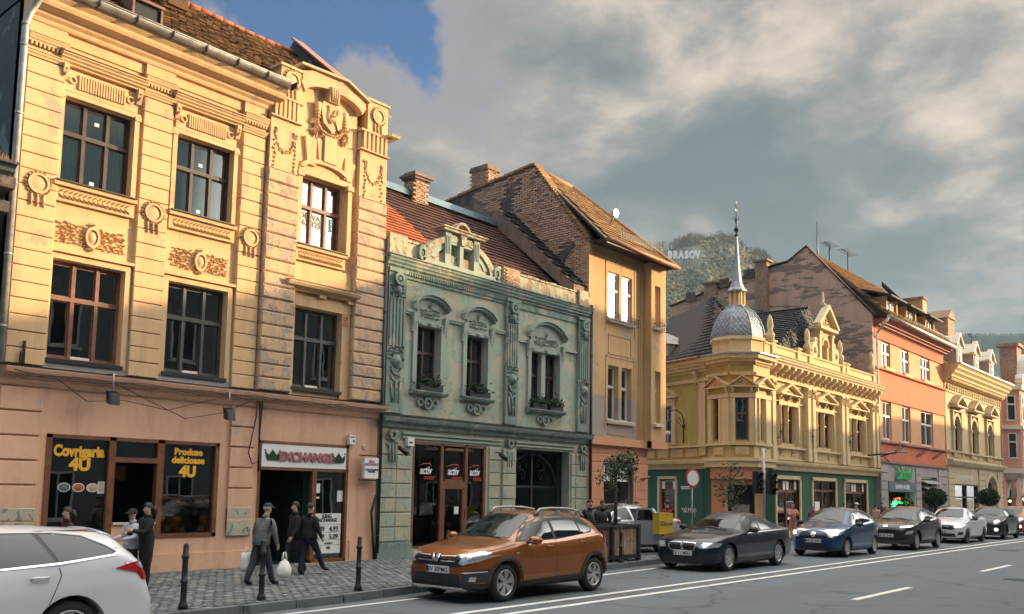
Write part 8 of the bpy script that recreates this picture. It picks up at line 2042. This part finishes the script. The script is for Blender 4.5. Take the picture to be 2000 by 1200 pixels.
    for i in range(6):
        t = i/5*radians(112); rg.append([m.P(hp.x-.012+ (.108*s)*sin(t)*cos(2*pi*k/n)*(1.0 if cos(2*pi*k/n)<.2 else .93), hp.y+.092*s*sin(t)*sin(2*pi*k/n), hp.z+.012+(.105*s*cos(t) if cos(2*pi*k/n)<.25 else max(.105*s*cos(t),.045*s))) for k in range(n)])
    for a,b in zip(rg,rg[1:]):
        for k in range(n): m.face((a[k],b[k],b[(k+1)%n],a[(k+1)%n]),True)
    m.face(rg[0])
    if longhair: m.tube([(hp.x-.09,0,hp.z+.02),(hp.x-.13,0,hp.z-.06),(hp.x-.12,0,hp.z-.10-longhair)],[.05,.05,.018],8)
    m.build('hair',MT[hn],R)
    for s_ in (-1,1):
        m = MB(); m.sphere(hp.x+.083*s,s_*.031*s,hp.z-.012,.011*s,6,4); m.build('eye','blackletter',R)
        m = MB(); m.sphere(hp.x-.005,s_*.078*s,hp.z-.02,.022*s,6,4,1.4); m.build('ear','skin',R)
    m = MB(); m.box(hp.x+.083*s,hp.x+.094*s,-.022*s,.022*s,hp.z-.075*s,hp.z-.067*s); m.build('mouth','redbrown',R)
    if cap:
        cn = 'cap_%02d%02d'%(int(cap[0]*99),int(cap[1]*99))
        if cn not in MT: MT[cn] = plain(cn,cap,.85,0,.2,10)
        m = MB(); rg = []
        for i in range(5):
            t = i/4*radians(86); rg.append([m.P(hp.x-.005+.118*s*sin(t)*cos(2*pi*k/n), .100*s*sin(t)*sin(2*pi*k/n), hp.z+.022+.095*s*cos(t)) for k in range(n)])
        for a,b in zip(rg,rg[1:]):
            for k in range(n): m.face((a[k],b[k],b[(k+1)%n],a[(k+1)%n]),True)
        m.face(rg[0]); A = [radians(-75+150*k/10) for k in range(11)]
        a = [m.P(hp.x+.10*s*cos(t),.095*s*sin(t),hp.z+.030) for t in A]; b = [m.P(hp.x+.02+.175*s*cos(t),.10*s*sin(t),hp.z+.008) for t in A]; c = [m.P(hp.x+.02+.175*s*cos(t),.10*s*sin(t),hp.z+.0) for t in A]
        for k in range(10): m.face((a[k],b[k],b[k+1],a[k+1]),True); m.face((b[k],c[k],c[k+1],b[k+1])); m.face((a[k],a[k+1],c[k+1],c[k]))
        m.build('cap',MT[cn],R)
    # collar, jacket hem
    m = MB(); m.lathe(verts[nb].x*s,0,[(.085*s,1.45*s),(.078*s,1.53*s),(.066*s,1.53*s),(.066*s,1.45*s)],12); m.build('collar',m2.materials[0],R)
    if not coat:
        m = MB(); n=16
        ra,rb = .155*f*s,.185*f*s
        rg = [[m.P(.0+ra*k_*cos(2*pi*k/n),rb*k_*sin(2*pi*k/n),z_*s) for k in range(n)] for z_,k_ in ((1.12,.93),(1.0,1.0),(.88,1.04),(.875,.98))]
        for a,b in zip(rg,rg[1:]):
            for k in range(n): m.face((a[k],b[k],b[(k+1)%n],a[(k+1)%n]),True)
        m.build('jacket_hem',m2.materials[0],R)
    # feet on the ground
    lo = min(v.co.z for v in m2.vertices)
    R.location = (x,y,z-lo); R.rotation_euler = (0,0,radians(face))
    return R, (verts,s,R)
def people():
    g = .135
    R,_ = person('old man in grey jacket and dark cap walking with two white bags',9.55,14.0,g,8,(.13,.14,.14),(.03,.035,.045),hair=(.4,.38,.36),h=1.43,legL=(-16,8),legR=(20,4),armL=(-8,12),armR=(6,14),spread=12,cap=(.02,.03,.03),fat=1.1,lean=12)
    def bag(lab,x,y,z,w,hh,square):
        m = MB(); n = 14; pr = [(.02,hh),(.035,hh*.93),(.55,hh*.78),(.95,hh*.5),(1.0,hh*.28),(.8,hh*.08),(.4,.0)] if not square else [(.6,hh),(.9,hh*.97),(.95,hh*.6),(1.0,hh*.3),(.92,.04),(.5,0)]
        rn = random.Random(2); rg = []
        for r,zz in pr: rg.append([m.P(x+w*r*cos(2*pi*k/n)*(1+.10*rn.uniform(-1,1)),y+w*.6*r*sin(2*pi*k/n)*(1+.1*rn.uniform(-1,1)),z+zz+rn.uniform(-.012,.012)) for k in range(n)])
        for a,b in zip(rg,rg[1:]):
            for k in range(n): m.face((a[k],b[k],b[(k+1)%n],a[(k+1)%n]),True)
        m.face(rg[-1]); m.face(rg[0][::-1])
        for s_ in (-1,1): m.tube([(x+s_*w*.3,y,z+hh*.9),(x+s_*.02,y,z+hh+.10)],[.02,.012],5)
        tag(m.build('plastic_bag','white'),lab,'bag')
    bag('bulging white plastic bag carried low in the old man’s nearer hand',9.86,13.72,.26,.15,.36,False)
    bag('flat white plastic bag hanging from the old man’s other hand',9.42,14.22,.36,.13,.34,True)
    def pp(px, y, py=None, g_=.135):
        d = ray(px,990); k = y/d.y; r = ray(px,py or 990); kk = y/r.y
        return d.x*k, y, g_, CAM_H+r.z*kk-g_
    def P_(lab,px,y,py,face,*a,**k): x,y,gz,h = pp(px,y,py); return person(lab,x,y,gz,face,*a,h=h,**k)
    P_('woman in long black coat with dark ponytail standing before the bakery',290,14.6,988,175,(.008,.008,.010),(.008,.008,.01),hair=(.012,.01,.01),armL=(30,70),armR=(25,60),coat=True,fat=1.3,longhair=.12)
    P_('child in white hoodie and black cap beside the woman in black',261,14.9,1000,190,(.50,.50,.56),(.015,.015,.02),hair=(.012,.01,.01),armL=(20,60),armR=(20,60),cap=(.015,.015,.02),fat=1.1)
    P_('woman in dark top seen over the white car roof at the bakery window',132,15.4,996,178,(.05,.012,.012),(.015,.015,.02),hair=(.03,.018,.012),longhair=.1,fat=1.15)
    P_('man in black jacket walking left in front of the exchange doorway',577,15.3,983,172,(.010,.010,.014),(.014,.02,.035),legL=(-14,10),legR=(16,6),armL=(12,20),armR=(-12,20),fat=1.1)
    P_('man in dark navy jacket striding right past the exchange rate board',606,15.0,986,4,(.008,.010,.018),(.01,.015,.03),legL=(-10,4),legR=(32,6),armL=(-20,18),armR=(10,25),fat=1.15)
    P_('man in dark jacket standing by the salmon wall, left of a pair',1152,14.35,980,250,(.012,.012,.016),(.02,.02,.025),fat=1.15)
    P_('man in dark jacket with yellow shirt, right of a pair by the salmon wall',1177,14.35,981,235,(.015,.017,.02),(.02,.02,.025),fat=1.2)
    P_('woman with dark long hair outside the restaurant window',1219,16.6,984,200,(.06,.06,.065),(.02,.02,.025),longhair=.15)
    P_('bearded man outside the restaurant right of the planter tree',1243,16.6,983,215,(.10,.09,.08),(.02,.02,.025))
    R,_ = P_('delivery rider in red jacket carrying a square yellow bag on his back',1303,13.7,980,68,(.20,.015,.02),(.015,.018,.03),hair=(.02,.015,.012),armL=(20,50),armR=(20,50),legL=(4,2),legR=(-6,4))
    bx,by,_,bh = pp(1301,13.42,1043); bh += .135; Fb = Frame(bx,by,-22); m = MB(Fb); m.box(-.24,.24,-.30,.0,bh,bh+.57); b = thing('delivery_bag','square yellow delivery bag with dark lettering on the rider’s back','bag',Fb.w(0,0,bh)); m.build('bag_body','yellowbag',b)
    m = MB(Fb); m.box(-.245,.245,-.305,.005,bh+.55,bh+.585); m.box(-.245,.245,-.305,.005,bh-.01,bh+.01); m.build('bag_lid','yellowbag',b); text(b,'Glovo',Fb,0,.006,bh+.24,.17,'sett',bold=.003)
    m = MB(Fb); m.box(-.16,-.12,-.42,-.30,bh+.1,bh+.5); m.box(.12,.16,-.42,-.30,bh+.1,bh+.5); m.build('bag_strap','plastic',b)
    P_('woman in pink and orange coat with yellow trousers by the green shop',1548,14.6,984,230,(.45,.20,.15),(.45,.25,.05),hair=(.02,.015,.012),armL=(30,80),armR=(30,80),coat=True,longhair=.12)
    for i,(px,yy,lab,top,cap,hh) in enumerate((
        (1588,15.5,'person in red top half hidden behind the blue hatchback',(.35,.02,.02),None,1.5),(1622,15.9,'dark haired person crouching low behind the blue hatchback roof',(.02,.02,.025),None,1.55),
        (1648,15.6,'person in dark hooded coat behind the blue hatchback',(.015,.015,.02),None,1.66),(1672,15.4,'person with white cap and blue jacket behind the blue hatchback',(.10,.16,.22),(.65,.65,.62),1.72),
        (1710,15.6,'person in pale pink top between the blue hatchback and the dark crossover',(.45,.25,.22),None,1.62),(1722,15.9,'person in black jacket just behind the one in pink',(.012,.012,.015),None,1.74),
        (1908,15.4,'stooped person in black seen between the white saloon and the dark small car',(.012,.012,.015),None,1.7),(1946,15.5,'person in dark green jacket beside the second ball tree',(.02,.035,.03),None,1.75))):
        P_(lab,px,yy,988-int((hh-1.6)*40),200+i*37,top,(.02,.02,.03),cap=cap,fat=1.15,hair=(.02,.015,.012))
MT['yellowbag'] = plain('yellow_bag_fabric',(.62,.42,.03),.7,0,.12,6)
people()

# ------------------------------------------------------------------ street furniture
def furniture():
    def bollard(x,y,lab):
        t = thing('bollard',lab,'bollard',(x,y,.13),'black cast iron bollards along the kerb')
        m = MB(); m.lathe(x,y,[(.07,.12),(.07,.19),(.054,.22),(.045,.24),(.042,.50),(.055,.51),(.055,.54),(.042,.55),(.040,.84),(.053,.85),(.053,.89),(.040,.90),(.038,1.03),(.024,1.06)],14); m.build('post','metal_d',t)
    bollard(6.92,11.97,'black bollard nearest the white estate car, leftmost of the kerb'); bollard(8.32,12.13,'black bollard in front of the old man’s legs'); bollard(10.32,12.22,'black bollard standing alone between the old man and the copper car'); bollard(13.3,13.0,'black bollard just behind the bonnet of the copper car'); bollard(19.3,12.8,'black bollard before the wooden planter')
    # planter with a small tree
    p = thing('planter','dark framed planter with reddish wooden panels beside the silver car','planter',(19.58,13.30,.13))
    for (x0,x1,mt) in ((18.23,19.13,'woodred'),(19.23,20.38,'brick2')):
        m = MB()
        for q in range(7): a = x0+.04+(x1-x0-.08)*q/7; m.box(a,a+(x1-x0-.08)/7-.012,13.00,13.04,.30,1.02)
        m.build('wood_panel',mt,p)
    m = MB()
    for x in (18.18,19.18,20.40): m.box(x-.05,x+.05,12.94,13.06,.12,1.05); m.box(x-.05,x+.05,13.80,13.90,.12,1.05)
    m.box(18.13,20.45,12.95,13.06,1.00,1.06); m.box(18.13,20.45,13.80,13.90,1.00,1.06); m.box(18.13,18.23,12.95,13.90,1.00,1.06); m.box(20.35,20.45,12.95,13.90,1.00,1.06); m.box(18.13,20.45,12.95,13.06,.2,.30); m.box(18.18,20.38,13.05,13.85,.2,.95); m.box(20.38,20.43,13.00,13.85,.2,1.02); m.build('frame','pipe',p)
    rn = random.Random(9)
    def leafy(m,c,rx,rz,n,s0=.05,s1=.09,shell=.5):
        for k in range(n):
            while 1:
                v = Vector((rn.uniform(-1,1),rn.uniform(-1,1),rn.uniform(-1,1)))
                if shell < v.length < 1: break
            p = (c[0]+v.x*rx,c[1]+v.y*rx,c[2]+v.z*rz); s = rn.uniform(s0,s1); a = Vector((rn.gauss(0,1),rn.gauss(0,1),rn.gauss(0,.6))).normalized()*s; b = a.cross(Vector((rn.gauss(0,1),rn.gauss(0,1),rn.gauss(0,1)))).normalized()*s*.5
            P_ = Vector(p); m.poly([tuple(P_-a),tuple(P_-b),tuple(P_+a),tuple(P_+b)])
    t = thing('small_tree','small bent tree with drooping leaves growing from the planter','tree',(20.1,13.5,1)); x,y = 20.1,13.5
    m = MB(); m.tube([(x,y,.9),(x+.0,y,1.7),(x-.02,y,2.35),(x-.05,y,2.62)],[.05,.045,.04,.03],7)
    ends = []
    for k in range(14):
        a = rn.uniform(0,6.3); r = rn.uniform(.25,.75); e = (x+r*cos(a)*1.1+.15,y+r*sin(a)*.8,2.55+rn.uniform(-.35,.45)); m.tube([(x-.03,y,2.35+rn.uniform(-.2,.2)),(x+r*.5*cos(a),y+r*.5*sin(a),2.75),e,(e[0]+.1*cos(a),e[1],e[2]-.35)],[.018,.013,.008,.004],4); ends.append(e)
    m.tube([(x-.03,y,2.5),(x-.35,y-.1,2.62),(x-.75,y-.2,2.5),(x-.85,y-.2,2.15)],[.018,.012,.008,.004],4); m.build('trunk','bark',t)
    m = MB()
    for e in ends: leafy(m,(e[0]+.05,e[1],e[2]-.1),.22,.32,42,.035,.065,0)
    leafy(m,(x+.25,y,2.6),.5,.38,420,.035,.065,.1); m.build('crown','leaf',t)
    d = Vector((34.2,17.0)); x,y = 32.0,16.2
    t = thing('small_tree','thin sparse young tree in front of the corner entrance','tree',(x,y,.1)); m = MB(); m.tube([(x,y,.1),(x+.03,y,1.2),(x,y,2.0),(x-.05,y,3.0)],[.04,.035,.03,.01],6)
    for k in range(22): a = rn.uniform(0,6.3); z = rn.uniform(1.5,3.0); m.tube([(x,y,z),(x+.5*cos(a),y+.5*sin(a),z+rn.uniform(-.3,.3))],[.012,.004],4)
    m.build('trunk','bark',t); m = MB(); leafy(m,(x,y,2.2),.65,.95,420,.04,.08,0); m.build('crown','leaf',t)
    for (px,yy,lab) in ((1827,14.9,'clipped ball tree before the orange house entrance'),(1931,14.9,'clipped ball tree before the cream house arch')):
        dd = ray(px,1000); k = yy/dd.y; x = dd.x*k; R_ = .62 if px<1900 else .70
        zc = CAM_H+ray(px,972).z*k
        t = thing('ball_tree',lab,'tree',(x,yy,.1)); m = MB(); m.tube([(x,yy,.1),(x,yy,zc)],[.09,.07],7); m.build('trunk','bark',t); m = MB(); leafy(m,(x,yy,zc),R_,R_*.85,1900,.05,.10,.5); m.sphere(x,yy,zc,R_*.72,12,8,.85); m.build('crown','leafdark',t)
    m = MB(); x,y = 55.5,14.8
    t = thing('shrub_row','dark bushes by the grey shop wall left of the orange house','shrub',(x,y,.1)); m = MB()
    for q in range(3): leafy(m,(52.8+q*.4,16.4,.7+q*.3),.55,.6,420,.06,.12,0)
    m.build('foliage','leafdark',t)
    # round sign
    dd = ray(1353,934); k = 15.2/dd.y; x,y = dd.x*k,15.2; z = CAM_H+dd.z*k
    t = thing('round_sign','round white traffic sign with red rim on a thin post','traffic sign',(x,y,.1)); Fs = Frame(x,y,-18)
    m = MB(Fs); m.disc_o(0,z,.30,-.01,.01,28); m.build('sign_face','white',t); m = MB(Fs); m.ring_o(0,z,.255,.31,-.012,.016,28); m.build('red_rim','redletter',t); m = MB(Fs); m.tube([(0,-.04,.1),(0,-.04,z+.3)],.03,8); m.build('post','metal_l',t)
    # traffic lights
    dd = ray(1492,930); y = 15.0; k = y/dd.y; x = dd.x*k
    t = thing('traffic_light','grey traffic light pole with dark signal heads and backing boards','traffic light',(x,y,.1)); Fs = Frame(x,y,-30)
    m = MB(Fs); m.tube([(0,0,.1),(0,0,3.65)],.055,8); m.build('pole','metal_l',t)
    for du,dz in ((-.28,2.35),(.32,2.32)):
        m = MB(Fs); m.box(du-.15,du+.15,-.12,.12,dz-.42,dz+.42); b = m.build('signal_head','metal_d',t)
        m = MB(Fs)
        for q in (-.27,0,.27): m.ring_o(du,dz+q,.09,.115,.12,.26,14,1,0,180); 
        m.build('visor','metal_d',b)
        for q in (-.27,0,.27): m = MB(Fs); m.disc_o(du,dz+q,.09,.12,.128,14); m.build('lens','carglass',b)
        m = MB(Fs); m.tube([(0,0,dz+.3),(du,0,dz+.3)],.025,5); m.tube([(0,0,dz-.3),(du,0,dz-.3)],.025,5); m.build('arm','metal_d',t)
    # cables strung by the corner houses
    m = MB(); m.tube([(49.5,17.0,4.1),(50.8,16.4,4.25),(52.3,16.6,4.4),(54.5,16.5,4.5)],.05,5); m.tube([(51,16.8,4.1),(52.4,16.2,4.5),(53.2,16.5,5.0)],.04,5); m.tube([(51.8,16.9,4.1),(52.6,16.5,3.4)],.03,5); tag(m.build('iron_bracket','metal_d'),'dark iron arm sticking out between the corner house and the orange house','bracket')
    # haze
furniture()
# ------------------------------------------------------------------ evening haze
def haze():
    m = MB(); m.box(-920,1820,-620,1520,-1.2,260); m.build('haze_tmp','glass')
    o = D.objects['haze_tmp']; o.name = 'haze'; o['kind'] = 'stuff'
    mt = D.materials.new('haze_air'); mt.use_nodes = True; nt = mt.node_tree; nt.nodes.clear()
    out = nt.nodes.new('ShaderNodeOutputMaterial'); v = nt.nodes.new('ShaderNodeVolumePrincipled')
    v.inputs['Color'].default_value = (.62,.84,1.0,1); v.inputs['Density'].default_value = HAZE_DENSITY; v.inputs['Anisotropy'].default_value = .1
    nt.links.new(v.outputs[0], out.inputs['Volume']); o.data.materials.clear(); o.data.materials.append(mt); o.data.name = 'haze'
HAZE_DENSITY = .00016
haze()
